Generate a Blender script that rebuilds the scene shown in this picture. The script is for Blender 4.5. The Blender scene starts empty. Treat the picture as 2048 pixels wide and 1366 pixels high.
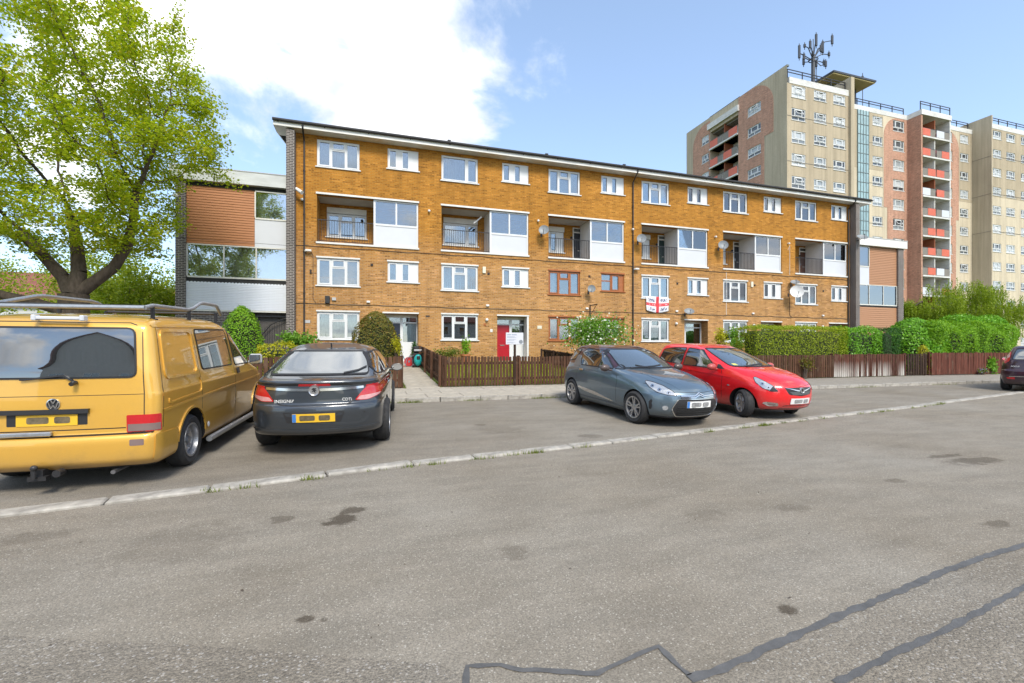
import bpy, bmesh, math, random
import numpy as np
from mathutils import Vector, Matrix, kdtree
from mathutils.bvhtree import BVHTree
R = math.radians
random.seed(7)
S = bpy.context.scene
COL = S.collection
# ---------------------------------------------------------------- camera
EYE = 1.45
cam_d = bpy.data.cameras.new('camera'); cam = bpy.data.objects.new('camera', cam_d); COL.objects.link(cam)
cam.location = (0, 0, EYE); cam.rotation_euler = (R(90), 0, R(-17.2))
cam_d.sensor_width = 36; cam_d.lens = 900 * 36 / 2048; cam_d.shift_y = 17 / 2048
cam_d.clip_start = 0.05; cam_d.clip_end = 3000
S.camera = cam
S.render.resolution_x, S.render.resolution_y = 1024, 683
# ---------------------------------------------------------------- node helper
def N(t, kind, props=None, **ins):
    n = t.nodes.new('ShaderNode' + kind)
    for k, v in (props or {}).items(): setattr(n, k, v)
    for k, v in ins.items():
        k = k.replace('_', ' ')
        key = int(k[1:]) if k[0] == 'i' and k[1:].isdigit() else k
        s = n.inputs[key]
        if isinstance(v, bpy.types.NodeSocket): t.links.new(v, s)
        elif isinstance(v, bpy.types.Node): t.links.new(v.outputs[0], s)
        else: s.default_value = v
    return n
def math_(t, op, a, b=0.0, c=None, clamp=False):
    kw = dict(i0=a, i1=b)
    if c is not None: kw['i2'] = c
    return N(t, 'Math', dict(operation=op, use_clamp=clamp), **kw).outputs[0]
def ramp(t, fac, stops, interp='LINEAR'):
    n = t.nodes.new('ShaderNodeValToRGB'); t.links.new(fac if isinstance(fac, bpy.types.NodeSocket) else fac.outputs[0], n.inputs[0])
    n.color_ramp.interpolation = interp
    e = n.color_ramp.elements
    while len(e) < len(stops): e.new(0.5)
    for q, (p, c) in zip(e, stops):
        q.position = p; q.color = (c, c, c, 1) if isinstance(c, (int, float)) else (*c, 1)
    return n.outputs[0]
def mixc(t, fac, a, b, blend='MIX'):
    n = N(t, 'Mix', dict(data_type='RGBA', blend_type=blend))
    for i, v in ((0, fac), (6, a), (7, b)):
        if isinstance(v, bpy.types.NodeSocket): t.links.new(v, n.inputs[i])
        elif isinstance(v, (int, float)): n.inputs[i].default_value = v if i == 0 else (v, v, v, 1)
        else: n.inputs[i].default_value = (*v, 1)
    return n.outputs[2]
# ---------------------------------------------------------------- world: blue sky with broken white cloud
SUN_EL, SUN_AZ = R(46), R(178)          # azimuth clockwise from +Y: behind the camera
W = bpy.data.worlds.new('World'); S.world = W; W.use_nodes = True
t = W.node_tree; t.nodes.clear()
sky = N(t, 'TexSky', dict(sky_type='NISHITA', sun_disc=False, sun_elevation=SUN_EL, sun_rotation=SUN_AZ, air_density=1.0, dust_density=0.6, ozone_density=1.3, altitude=0))
tc = N(t, 'TexCoord'); dirv = tc.outputs['Generated']
sep = N(t, 'SeparateXYZ', i0=dirv)
den = math_(t, 'ADD', math_(t, 'MAXIMUM', sep.outputs[2], 0.0), 0.30)
pl = N(t, 'CombineXYZ', i0=math_(t, 'DIVIDE', sep.outputs[0], den), i1=math_(t, 'DIVIDE', sep.outputs[1], den), i2=0.0)
n1 = N(t, 'TexNoise', Vector=pl, Scale=2.3, Detail=11.0, Roughness=0.58, Distortion=0.35)
n2 = N(t, 'TexNoise', Vector=pl, Scale=0.75, Detail=2.0, Roughness=0.5)
def blob(d, lo, hi):
    d = Vector(d).normalized()
    dp = N(t, 'VectorMath', dict(operation='DOT_PRODUCT'), i0=dirv, i1=tuple(d)).outputs['Value']
    return N(t, 'MapRange', dict(interpolation_type='SMOOTHSTEP'), Value=dp, From_Min=lo, From_Max=hi).outputs[0]
def pix_dir(x, y):
    a = math.atan((x - 1024) / 900) + R(17.2)
    return (math.sin(a) , math.cos(a), (700 - y) / 900 * math.cos(a - R(17.2)))
b1 = blob(pix_dir(560, 110), 0.940, 0.990)
b2 = blob(pix_dir(960, 30), 0.950, 0.995)
b3 = blob(pix_dir(1560, 160), 0.80, 0.97)
b4 = blob(pix_dir(490, 370), 0.972, 0.996)
fld = math_(t, 'ADD', math_(t, 'MULTIPLY', math_(t, 'SUBTRACT', n1.outputs[0], .5), 1.7), math_(t, 'MULTIPLY', math_(t, 'SUBTRACT', n2.outputs[0], .5), .5))
fld = math_(t, 'ADD', fld, math_(t, 'MULTIPLY', math_(t, 'MAXIMUM', b1, b2), 0.30))
fld = math_(t, 'SUBTRACT', fld, math_(t, 'MAXIMUM', math_(t, 'MULTIPLY', b3, 0.42), math_(t, 'MULTIPLY', b4, 0.34)))
cm = N(t, 'MapRange', dict(interpolation_type='SMOOTHSTEP'), Value=fld, From_Min=-0.05, From_Max=0.25).outputs[0]
shade = N(t, 'TexNoise', Vector=pl, Scale=2.6, Detail=5.0)
cl = ramp(t, shade, [(0.36, (3.7, 4.0, 4.5)), (0.64, (10.5, 10.4, 10.2))])
cl = N(t, 'VectorMath', dict(operation='SCALE'), i0=cl, Scale=1.0).outputs[0]
# thin high veil: paler towards the horizon
veil = N(t, 'MapRange', Value=sep.outputs[2], From_Min=0.0, From_Max=0.75, To_Min=0.175, To_Max=0.10).outputs[0]
skyc = mixc(t, veil, sky.outputs[0], (8.0, 10.9, 15.5))
col = mixc(t, math_(t, 'MULTIPLY', cm, 0.95), skyc, cl)
bg = N(t, 'Background', Color=col, Strength=0.085)
N(t, 'OutputWorld', Surface=bg)
# ---------------------------------------------------------------- sun through thin cloud: soft
sd = bpy.data.lights.new('sun', 'SUN'); sd.energy = 1.5; sd.angle = R(18); sd.color = (1.0, 0.93, 0.82)
sun = bpy.data.objects.new('sun', sd); COL.objects.link(sun)
sun.rotation_euler = Vector((-math.sin(SUN_AZ) * math.cos(SUN_EL), -math.cos(SUN_AZ) * math.cos(SUN_EL), -math.sin(SUN_EL))).to_track_quat('-Z', 'Y').to_euler()
sun.location = (-20, -30, 40)
S.view_settings.view_transform = 'Standard'; S.view_settings.look = 'None'
S.view_settings.exposure = 1.36; S.view_settings.gamma = 1.0; S.view_settings.use_curve_mapping = False
try:
    S.cycles.max_bounces = 8; S.cycles.transparent_max_bounces = 12; S.cycles.caustics_reflective = False; S.cycles.caustics_refractive = False
    S.cycles.use_denoising = True; S.cycles.sample_clamp_indirect = 6.0
except Exception: pass
# ---------------------------------------------------------------- materials
MATS = {}
def principled(name):
    m = bpy.data.materials.new(name); m.use_nodes = True; t = m.node_tree
    return m, t, t.nodes['Principled BSDF']
def M(name, col=(.5, .5, .5), rough=.6, metal=0.0, var=.12, scale=6.0, bump=0.0, bscale=60.0, coat=0.0, spec=.5, stretch=(1, 1, 1)):
    """plain procedural material: base colour with two-scale mottling, uneven gloss, optional fine bump"""
    if name in MATS: return MATS[name]
    m, t, b = principled(name)
    tc = N(t, 'TexCoord'); mp = N(t, 'Mapping', Vector=tc.outputs['Object'], Scale=stretch)
    a = N(t, 'TexNoise', Vector=mp, Scale=scale, Detail=6.0, Roughness=.6)
    c = N(t, 'TexNoise', Vector=mp, Scale=scale * .17, Detail=3.0)
    f = math_(t, 'ADD', math_(t, 'MULTIPLY', a.outputs[0], .6), math_(t, 'MULTIPLY', c.outputs[0], .4))
    k = ramp(t, f, [(.3, 1 - var * 1.4), (.7, 1 + var)])
    t.links.new(mixc(t, 1.0, col, k, 'MULTIPLY'), b.inputs['Base Color'])
    t.links.new(ramp(t, f, [(.3, min(1, rough * 1.15)), (.7, rough * .85)]), b.inputs['Roughness'])
    b.inputs['Metallic'].default_value = metal; b.inputs['Specular IOR Level'].default_value = spec
    b.inputs['Coat Weight'].default_value = coat; b.inputs['Coat Roughness'].default_value = .04
    if bump:
        bn = N(t, 'TexNoise', Vector=mp, Scale=bscale, Detail=4.0)
        t.links.new(N(t, 'Bump', Strength=bump, Distance=.01, Height=bn.outputs[0]).outputs[0], b.inputs['Normal'])
    MATS[name] = m; return m
def planar(t):
    """object-space wall coordinates: (along, up, 0) whatever way the face looks"""
    g = N(t, 'NewGeometry'); sn = N(t, 'SeparateXYZ', i0=g.outputs['Normal']); tc = N(t, 'TexCoord'); so = N(t, 'SeparateXYZ', i0=tc.outputs['Object'])
    side = math_(t, 'GREATER_THAN', math_(t, 'ABSOLUTE', sn.outputs[0]), .6)
    flat = math_(t, 'GREATER_THAN', math_(t, 'ABSOLUTE', sn.outputs[2]), .6)
    al = math_(t, 'ADD', math_(t, 'MULTIPLY', so.outputs[0], math_(t, 'SUBTRACT', 1.0, side)), math_(t, 'MULTIPLY', so.outputs[1], side))
    up = math_(t, 'ADD', math_(t, 'MULTIPLY', so.outputs[2], math_(t, 'SUBTRACT', 1.0, flat)), math_(t, 'MULTIPLY', so.outputs[1], flat))
    return N(t, 'CombineXYZ', i0=al, i1=up).outputs[0], so, tc
def brick_mat(name, c1, c2, mortar, patch1, patch2, low=None, bw=.225, rh=.075, ms=.011, rough=.85, bump=.5):
    m, t, b = principled(name)
    v, so, tc = planar(t)
    br = N(t, 'TexBrick', dict(offset=.5, squash=1.0), Vector=v, Color1=(*c1, 1), Color2=(*c2, 1), Mortar=(*mortar, 1), Scale=1.0, Mortar_Size=ms, Mortar_Smooth=.15, Bias=0.0, Brick_Width=bw, Row_Height=rh)
    # each brick its own tint
    sv = N(t, 'SeparateXYZ', i0=v); row = math_(t, 'FLOOR', math_(t, 'DIVIDE', sv.outputs[1], rh))
    cx = math_(t, 'FLOOR', math_(t, 'DIVIDE', math_(t, 'ADD', sv.outputs[0], math_(t, 'MULTIPLY', math_(t, 'MODULO', row, 2.0), bw * .5)), bw))
    wn = N(t, 'TexWhiteNoise', dict(noise_dimensions='2D'), Vector=N(t, 'CombineXYZ', i0=cx, i1=row).outputs[0])
    pn = N(t, 'TexNoise', Vector=tc.outputs['Object'], Scale=.55, Detail=4.0, Roughness=.6)
    fine = N(t, 'TexNoise', Vector=tc.outputs['Object'], Scale=30.0, Detail=3.0)
    col = mixc(t, .65, br.outputs[0], ramp(t, wn.outputs[0], [(0, tuple(q * .45 for q in c2)), (.18, c2), (.45, c1), (.8, tuple(q * 1.1 for q in c1)), (1, tuple(min(1, q * 1.45 + .02) for q in c1))]))
    col = mixc(t, br.outputs['Fac'], col, mortar)
    col = mixc(t, .45, col, mixc(t, 1.0, col, ramp(t, pn, [(.35, patch1), (.65, patch2)]), 'MULTIPLY'))
    if low:
        z = N(t, 'MapRange', dict(interpolation_type='SMOOTHSTEP'), Value=math_(t, 'ADD', so.outputs[2], math_(t, 'MULTIPLY', pn.outputs[0], 1.6)), From_Min=5.9, From_Max=8.6, To_Min=1.0, To_Max=0.0).outputs[0]
        col = mixc(t, math_(t, 'MULTIPLY', z, .8), col, mixc(t, 1.0, col, low, 'MULTIPLY'))
    col = mixc(t, .35, col, mixc(t, 1.0, col, ramp(t, fine, [(.3, .6), (.7, 1.35)]), 'MULTIPLY'))
    sk = N(t, 'TexNoise', Vector=N(t, 'Mapping', Vector=tc.outputs['Object'], Scale=(2.6, 2.6, .22)), Scale=1.0, Detail=6.0, Roughness=.65)
    col = mixc(t, 1.0, col, ramp(t, sk, [(.30, (.80, .80, .81)), (.52, (1.0, 1.0, 1.0)), (.74, (1.06, 1.07, 1.09))]), 'MULTIPLY')
    t.links.new(col, b.inputs['Base Color']); b.inputs['Roughness'].default_value = rough; b.inputs['Specular IOR Level'].default_value = .25
    h = math_(t, 'SUBTRACT', math_(t, 'MULTIPLY', fine.outputs[0], .25), br.outputs['Fac'])
    t.links.new(N(t, 'Bump', Strength=bump, Distance=.008, Height=h).outputs[0], b.inputs['Normal'])
    MATS[name] = m; return m
def glass_mat(name, tint=(.75, .82, .84), dark=.12, wav=.02):
    """window glass: mirror by Fresnel over a see-through pane"""
    m = bpy.data.materials.new(name); m.use_nodes = True; t = m.node_tree; t.nodes.clear()
    tc = N(t, 'TexCoord'); nz = N(t, 'TexNoise', Vector=tc.outputs['Object'], Scale=1.4, Detail=1.0)
    bp = N(t, 'Bump', Strength=wav, Distance=.05, Height=nz.outputs[0]).outputs[0]
    fr = N(t, 'Fresnel', IOR=1.55, Normal=bp)
    fac = math_(t, 'ADD', math_(t, 'MULTIPLY', fr.outputs[0], 1.25), dark, clamp=True)
    gl = N(t, 'BsdfGlossy', Color=(.93, .96, 1, 1), Roughness=.015, Normal=bp); tr = N(t, 'BsdfTransparent', Color=(*tint, 1))
    N(t, 'OutputMaterial', Surface=N(t, 'MixShader', i0=fac, i1=tr, i2=gl))
    MATS[name] = m; return m
def car_paint(name, col, metal=.5, rough=.35, flake=.25):
    m, t, b = principled(name)
    tc = N(t, 'TexCoord'); fl = N(t, 'TexVoronoi', Vector=tc.outputs['Object'], Scale=900.0)
    dirt = N(t, 'TexNoise', Vector=tc.outputs['Object'], Scale=3.0, Detail=7.0, Roughness=.65)
    c = mixc(t, math_(t, 'MULTIPLY', fl.outputs['Color'], flake), col, tuple(min(1, q * 1.7 + .03) for q in col))
    so = N(t, 'SeparateXYZ', i0=tc.outputs['Object'])
    low = N(t, 'MapRange', dict(interpolation_type='SMOOTHSTEP'), Value=math_(t, 'ADD', so.outputs[2], math_(t, 'MULTIPLY', dirt.outputs[0], -.25)), From_Min=.0, From_Max=.38, To_Min=.55, To_Max=0.0).outputs[0]
    grime = math_(t, 'ADD', low, ramp(t, dirt, [(.5, 0.0), (.8, .14)]), clamp=True)
    t.links.new(mixc(t, grime, c, (.13, .115, .095)), b.inputs['Base Color'])
    b.inputs['Metallic'].default_value = metal
    t.links.new(math_(t, 'ADD', math_(t, 'MULTIPLY', grime, .4), rough), b.inputs['Roughness'])
    t.links.new(math_(t, 'SUBTRACT', 1.0, math_(t, 'MULTIPLY', grime, .9), clamp=True), b.inputs['Coat Weight']); b.inputs['Coat Roughness'].default_value = .03
    MATS[name] = m; return m
def leaf_mat(name, c1, c2, c3=None, trans=.35, rough=.5):
    """foliage: every leaf its own tint, some light passing through"""
    m = bpy.data.materials.new(name); m.use_nodes = True; t = m.node_tree; t.nodes.clear()
    g = N(t, 'NewGeometry'); tc = N(t, 'TexCoord'); nz = N(t, 'TexNoise', Vector=tc.outputs['Object'], Scale=.9, Detail=3.0)
    st = [(0, c1), (.7, c2), (1, c3 or tuple(min(1, q * 1.25) for q in c2))]
    f = math_(t, 'ADD', math_(t, 'MULTIPLY', g.outputs['Random Per Island'], .72), math_(t, 'MULTIPLY', nz.outputs[0], .28))
    c = ramp(t, f, st)
    d = N(t, 'BsdfPrincipled', Base_Color=c, Roughness=rough); d.inputs['Specular IOR Level'].default_value = .3
    tr = N(t, 'BsdfTranslucent', Color=mixc(t, 1.0, c, (1.25, 1.3, .6), 'MULTIPLY'))
    N(t, 'OutputMaterial', Surface=N(t, 'MixShader', i0=trans, i1=d, i2=tr))
    MATS[name] = m; return m
# ---------------------------------------------------------------- mesh helpers
class MB:
    def __init__(s): s.v = []; s.f = []
    def add(s, vs, fs):
        o = len(s.v); s.v += [tuple(p) for p in vs]; s.f += [tuple(i + o for i in f) for f in fs]; return s
    def box(s, a, b):
        (x0, y0, z0), (x1, y1, z1) = a, b
        return s.add([(x0, y0, z0), (x1, y0, z0), (x1, y1, z0), (x0, y1, z0), (x0, y0, z1), (x1, y0, z1), (x1, y1, z1), (x0, y1, z1)],
                     [(0, 3, 2, 1), (4, 5, 6, 7), (0, 1, 5, 4), (1, 2, 6, 5), (2, 3, 7, 6), (3, 0, 4, 7)])
    def bbox(s, a, b, c=.01):
        """box with chamfered edges"""
        bm = bmesh.new(); bmesh.ops.create_cube(bm, size=1)
        sx = [b[i] - a[i] for i in range(3)]
        for q in bm.verts: q.co = Vector([a[i] + (q.co[i] + .5) * sx[i] for i in range(3)])
        bmesh.ops.bevel(bm, geom=bm.edges[:], offset=min(c, min(map(abs, sx)) * .45), segments=1, affect='EDGES', profile=.5)
        return s.bm(bm)
    def bm(s, bm):
        bm.verts.ensure_lookup_table()
        for i, q in enumerate(bm.verts): q.index = i
        s.add([q.co for q in bm.verts], [[q.index for q in f.verts] for f in bm.faces]); bm.free(); return s
    def quad(s, *p): return s.add(p, [tuple(range(len(p)))])
    def prism(s, poly, a, b, axis=1):
        """extrude a 2-D outline: axis 1 -> outline in (x,z) along y; 0 -> (y,z) along x; 2 -> (x,y) along z"""
        def P(q, h): return (q[0], h, q[1]) if axis == 1 else ((h, q[0], q[1]) if axis == 0 else (q[0], q[1], h))
        n = len(poly); vs = [P(q, a) for q in poly] + [P(q, b) for q in poly]
        return s.add(vs, [tuple(range(n)), tuple(range(2 * n - 1, n - 1, -1))] + [(i, i + n, (i + 1) % n + n, (i + 1) % n) for i in range(n)])
    def cyl(s, p0, p1, r0, r1=None, n=8, caps=True):
        r1 = r0 if r1 is None else r1; p0, p1 = Vector(p0), Vector(p1); d = (p1 - p0).normalized()
        u = d.orthogonal().normalized(); w = d.cross(u); vs = []
        for p, r in ((p0, r0), (p1, r1)):
            for i in range(n):
                a = 2 * math.pi * i / n; vs.append(p + (u * math.cos(a) + w * math.sin(a)) * r)
        fs = [(i, (i + 1) % n, (i + 1) % n + n, i + n) for i in range(n)]
        if caps: fs += [tuple(range(n - 1, -1, -1)), tuple(range(n, 2 * n))]
        return s.add(vs, fs)
    def tube(s, pts, r, n=6, caps=True):
        pts = [Vector(p) for p in pts]; rs = r if isinstance(r, (list, tuple)) else [r] * len(pts); vs = []; u = None
        for i, p in enumerate(pts):
            d = (pts[min(i + 1, len(pts) - 1)] - pts[max(i - 1, 0)]).normalized()
            u = d.orthogonal().normalized() if u is None else (u - d * u.dot(d)).normalized(); w = d.cross(u)
            for k in range(n):
                a = 2 * math.pi * k / n; vs.append(p + (u * math.cos(a) + w * math.sin(a)) * rs[i])
        fs = [(i * n + k, i * n + (k + 1) % n, (i + 1) * n + (k + 1) % n, (i + 1) * n + k) for i in range(len(pts) - 1) for k in range(n)]
        if caps: fs += [tuple(range(n - 1, -1, -1)), tuple(range((len(pts) - 1) * n, len(pts) * n))]
        return s.add(vs, fs)
    def lathe(s, prof, n=24, axis='z', o=(0, 0, 0), closed=False):
        vs = []
        for r, h in prof:
            for k in range(n):
                a = 2 * math.pi * k / n; c, d = r * math.cos(a), r * math.sin(a)
                q = {'z': (c, d, h), 'x': (h, c, d), 'y': (c, h, d)}[axis]
                vs.append((q[0] + o[0], q[1] + o[1], q[2] + o[2]))
        m = len(prof); fs = [(i * n + k, i * n + (k + 1) % n, ((i + 1) % m) * n + (k + 1) % n, ((i + 1) % m) * n + k) for i in range(m if closed else m - 1) for k in range(n)]
        return s.add(vs, fs)
    def ball(s, c, r, n=10, m=6):
        rx, ry, rz = (r, r, r) if isinstance(r, (int, float)) else r; vs = []
        for i in range(1, m):
            for k in range(n):
                a, e = 2 * math.pi * k / n, math.pi * i / m
                vs.append((c[0] + rx * math.cos(a) * math.sin(e), c[1] + ry * math.sin(a) * math.sin(e), c[2] + rz * math.cos(e)))
        vs += [(c[0], c[1], c[2] + rz), (c[0], c[1], c[2] - rz)]; T = (m - 1) * n
        fs = [(i * n + k, (i + 1) * n + k, (i + 1) * n + (k + 1) % n, i * n + (k + 1) % n) for i in range(m - 2) for k in range(n)]
        fs += [(T, k, (k + 1) % n) for k in range(n)] + [(T + 1, (m - 2) * n + (k + 1) % n, (m - 2) * n + k) for k in range(n)]
        return s.add(vs, fs)
    def xf(s, mat): s.v = [tuple(mat @ Vector(p)) for p in s.v]; return s
    def mesh(s, name, smooth=False):
        me = bpy.data.meshes.new(name); me.from_pydata(s.v, [], s.f); me.validate()
        bm = bmesh.new(); bm.from_mesh(me); bmesh.ops.recalc_face_normals(bm, faces=bm.faces); bm.to_mesh(me); bm.free()
        if smooth: sm(me)
        return me
    def obj(s, name, m, parent=None, loc=None, smooth=False, rz=0): return ob(name, s.mesh(name, smooth), m, parent, loc, rz)
def sm(me, ang=35):
    me.polygons.foreach_set('use_smooth', [True] * len(me.polygons))
    try: me.set_sharp_from_angle(angle=R(ang))
    except Exception: pass
def ob(name, me, m=None, parent=None, loc=None, rz=0):
    o = bpy.data.objects.new(name, me); COL.objects.link(o)
    if m is not None and me is not None:
        m = MATS[m] if isinstance(m, str) else m
        if not len(me.materials): me.materials.append(m)
        elif me.materials[0] != m: o.material_slots[0].link = 'OBJECT'; o.material_slots[0].material = m
    if parent is not None:
        o.parent = parent
        if 'wb' in parent.keys(): o.matrix_parent_inverse = Matrix.Translation(-Vector(parent.location))
    if loc is not None: o.location = loc
    if rz: o.rotation_euler = (0, 0, rz)
    return o
def tag(o, label, cat, group=None):
    o['label'] = label; o['category'] = cat
    if group: o['group'] = group
    return o
def thing(name, label, cat, loc=(0, 0, 0), rz=0, group=None, world=False):
    """an Empty at the thing's base; world=True: its parts are written in world coordinates"""
    o = bpy.data.objects.new(name, None); COL.objects.link(o); o.location = loc; o.rotation_euler = (0, 0, rz); o.empty_display_size = .2
    if world: o['wb'] = 1
    return tag(o, label, cat, group)
def struct(o, kind='structure'): o['kind'] = kind; return o
TXT = {}
def text_mesh(s, size, depth=.004):
    k = (s, size, depth)
    if k in TXT: return TXT[k]
    c = bpy.data.curves.new('lettering', 'FONT'); c.body = s; c.size = size; c.extrude = depth / 2; c.align_x = 'CENTER'; c.align_y = 'CENTER'; c.resolution_u = 3
    o = bpy.data.objects.new('lettering', c); COL.objects.link(o)
    dg = bpy.context.evaluated_depsgraph_get(); me = bpy.data.meshes.new_from_object(o.evaluated_get(dg))
    bpy.data.objects.remove(o); TXT[k] = me; return me
# ---------------------------------------------------------------- the lie of the land
KV = 11.1; FV = 13.4
def gh(v):
    if v < 6: return 0.0
    if v < KV: return .035 * (v - 6)
    if v < FV: return .28 + (v - KV) * .022
    return min(.33 + (v - FV) * .057, .85)
def pxg(x, y):
    """where a sight line meets the ground"""
    a = math.tan(math.atan((x - 1024) / 900) + R(17.2)); k = .9553 + a * .2955
    v = 1.0
    for _ in range(4000):
        if EYE - (y - 700) / 900 * v * k <= gh(v): break
        v += .01
    return a * v, v
# ================================================================ ground, road, parking bay, kerbs, pavement, path
def asphalt(name, base, chip, chipscale, chipamt, stains=(), bump=.35, warm=(1.06, 1.0, .92)):
    m, t, b = principled(name); tc = N(t, 'TexCoord'); o = tc.outputs['Object']
    big = N(t, 'TexNoise', Vector=o, Scale=.35, Detail=5.0, Roughness=.6)
    mid = N(t, 'TexNoise', Vector=N(t, 'Mapping', Vector=o, Scale=(.5, 1.6, 1)), Scale=2.2, Detail=6.0, Roughness=.62)
    fine = N(t, 'TexNoise', Vector=o, Scale=120.0, Detail=3.0, Roughness=.7)
    vor = N(t, 'TexVoronoi', Vector=o, Scale=chipscale)
    sc = N(t, 'SeparateColor', i0=vor.outputs['Color'])
    c = mixc(t, 1.0, base, ramp(t, big, [(.3, tuple(.84 * q for q in warm)), (.7, (1.1, 1.1, 1.1))]), 'MULTIPLY')
    c = mixc(t, 1.0, c, ramp(t, mid, [(.3, .84), (.72, 1.14)]), 'MULTIPLY')
    c = mixc(t, 1.0, c, ramp(t, fine, [(.25, .58), (.75, 1.42)]), 'MULTIPLY')
    c = mixc(t, 1.0, c, ramp(t, sc.outputs[1], [(0, .82), (1, 1.16)]), 'MULTIPLY')
    cm = math_(t, 'MULTIPLY', math_(t, 'GREATER_THAN', sc.outputs[0], 1 - chipamt), math_(t, 'LESS_THAN', vor.outputs['Distance'], .52))
    c = mixc(t, math_(t, 'MULTIPLY', cm, .75), c, chip)
    wv = N(t, 'TexNoise', Vector=o, Scale=7.0, Detail=7.0, Roughness=.68); msk = None
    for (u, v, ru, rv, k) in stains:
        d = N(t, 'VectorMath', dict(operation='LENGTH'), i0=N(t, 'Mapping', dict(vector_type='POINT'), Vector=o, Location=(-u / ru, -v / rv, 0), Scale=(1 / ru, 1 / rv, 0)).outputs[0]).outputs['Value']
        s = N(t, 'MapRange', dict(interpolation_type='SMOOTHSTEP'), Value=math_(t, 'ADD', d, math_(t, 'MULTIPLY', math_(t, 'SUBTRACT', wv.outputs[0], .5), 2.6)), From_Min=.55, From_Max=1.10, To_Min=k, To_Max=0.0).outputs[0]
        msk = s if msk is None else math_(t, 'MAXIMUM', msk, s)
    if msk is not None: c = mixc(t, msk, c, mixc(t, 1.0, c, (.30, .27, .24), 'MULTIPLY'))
    t.links.new(c, b.inputs['Base Color']); b.inputs['Roughness'].default_value = .92; b.inputs['Specular IOR Level'].default_value = .25
    hh = math_(t, 'ADD', fine.outputs[0], math_(t, 'MULTIPLY', vor.outputs['Distance'], -.8))
    t.links.new(N(t, 'Bump', Strength=bump, Distance=.008, Height=hh).outputs[0], b.inputs['Normal'])
    MATS[name] = m; return m
def spot(x, y, ru, rv, k): u, v = pxg(x, y); return (u, v, ru, rv, k)
asphalt('road_asphalt', (.235, .214, .178), (.44, .41, .35), 105.0, .06, [spot(562, 1038, .11, .10, .55), spot(705, 1021, .12, .11, .8), spot(683, 1040, .16, .13, .85), spot(612, 1241, .045, .04, .85), spot(648, 1241, .02, .02, .6),
    spot(1030, 1105, .13, .13, .35), spot(1410, 1030, .22, .12, .22), spot(1585, 1016, .2, .12, .25), spot(1950, 922, .55, .16, .6), spot(1890, 912, .35, .08, .6), spot(1790, 962, .16, .09, .45), spot(1580, 1222, .07, .05, .85), spot(1990, 1047, .15, .08, .5), spot(360, 1090, .5, .4, .22), spot(70, 1075, .3, .15, .3)])
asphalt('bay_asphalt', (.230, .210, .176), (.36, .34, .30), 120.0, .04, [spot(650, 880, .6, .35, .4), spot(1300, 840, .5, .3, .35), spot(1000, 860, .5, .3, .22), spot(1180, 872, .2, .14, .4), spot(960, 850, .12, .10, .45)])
asphalt('coarse_chippings', (.235, .213, .178), (.42, .39, .35), 75.0, .12, bump=1.0)
asphalt('patch_asphalt', (.225, .205, .172), (.38, .36, .32), 85.0, .10, bump=.6)
M('concrete', (.43, .385, .31), .9, var=.22, scale=5, bump=.3, bscale=70)
M('kerb_concrete', (.37, .345, .30), .92, var=.42, scale=9, bump=.45, bscale=90)
M('tar_band', (.105, .104, .102), .7, var=.25, scale=14, bump=.3, bscale=120)
M('pavement_tarmac', (.275, .245, .20), .95, var=.2, scale=30, bump=.4, bscale=150)
M('earth', (.11, .085, .05), .95, var=.35, scale=9, bump=.6, bscale=40)
M('turf', (.085, .115, .03), .95, var=.3, scale=5, bump=.6, bscale=60)
# kerb line from the photograph's sight lines, carried on straight beyond the frame
KP = [pxg(x, y) for x, y in ((0, 1030), (200, 1006), (425, 979), (560, 962), (720, 940), (990, 911), (1200, 887), (1500, 851), (1800, 817), (2010, 789))]
KP = [(-30, KP[0][1] - (KP[0][0] + 30) * .13)] + KP + [(KP[-1][0] + 40, KP[-1][1] + 6.5)]
def vk(u):
    for (a, b), (c, d) in zip(KP, KP[1:]):
        if u <= c: return b + (d - b) * (u - a) / (c - a)
    return KP[-1][1]
us = [-60 + i * .8 for i in range(150)]
def sheet(name, m, f0, f1, nv, dz=0.0, u_list=us):
    mb = MB()
    for i, u in enumerate(u_list):
        a, b = f0(u), f1(u)
        for j in range(nv + 1):
            v = a + (b - a) * j / nv; mb.v.append((u, v, gh(v) + dz))
    n = nv + 1
    mb.f = [(i * n + j, (i + 1) * n + j, (i + 1) * n + j + 1, i * n + j + 1) for i in range(len(u_list) - 1) for j in range(nv)]
    return struct(mb.obj(name, m))
KW = .10
sheet('road', 'road_asphalt', lambda u: -16.0, lambda u: min(vk(u) - KW, KV - .05), 24)
sheet('parking_bay', 'bay_asphalt', lambda u: min(vk(u) + KW, KV - .03), lambda u: KV - .01, 12)
mb = MB(); vs_ = [-900, -16, 5.9, KV, FV, 22.5, 60, 900]
for v in vs_:
    for u in (-900, -60, 60, 900): mb.v.append((u, v, (gh(v - .01) if v > 6 else 0) - (.03 if v < 13 else .015)))
mb.f = [(i * 4 + k, i * 4 + k + 1, (i + 1) * 4 + k + 1, (i + 1) * 4 + k) for i in range(len(vs_) - 1) for k in range(3)]
struct(mb.obj('ground', 'turf'))
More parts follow.
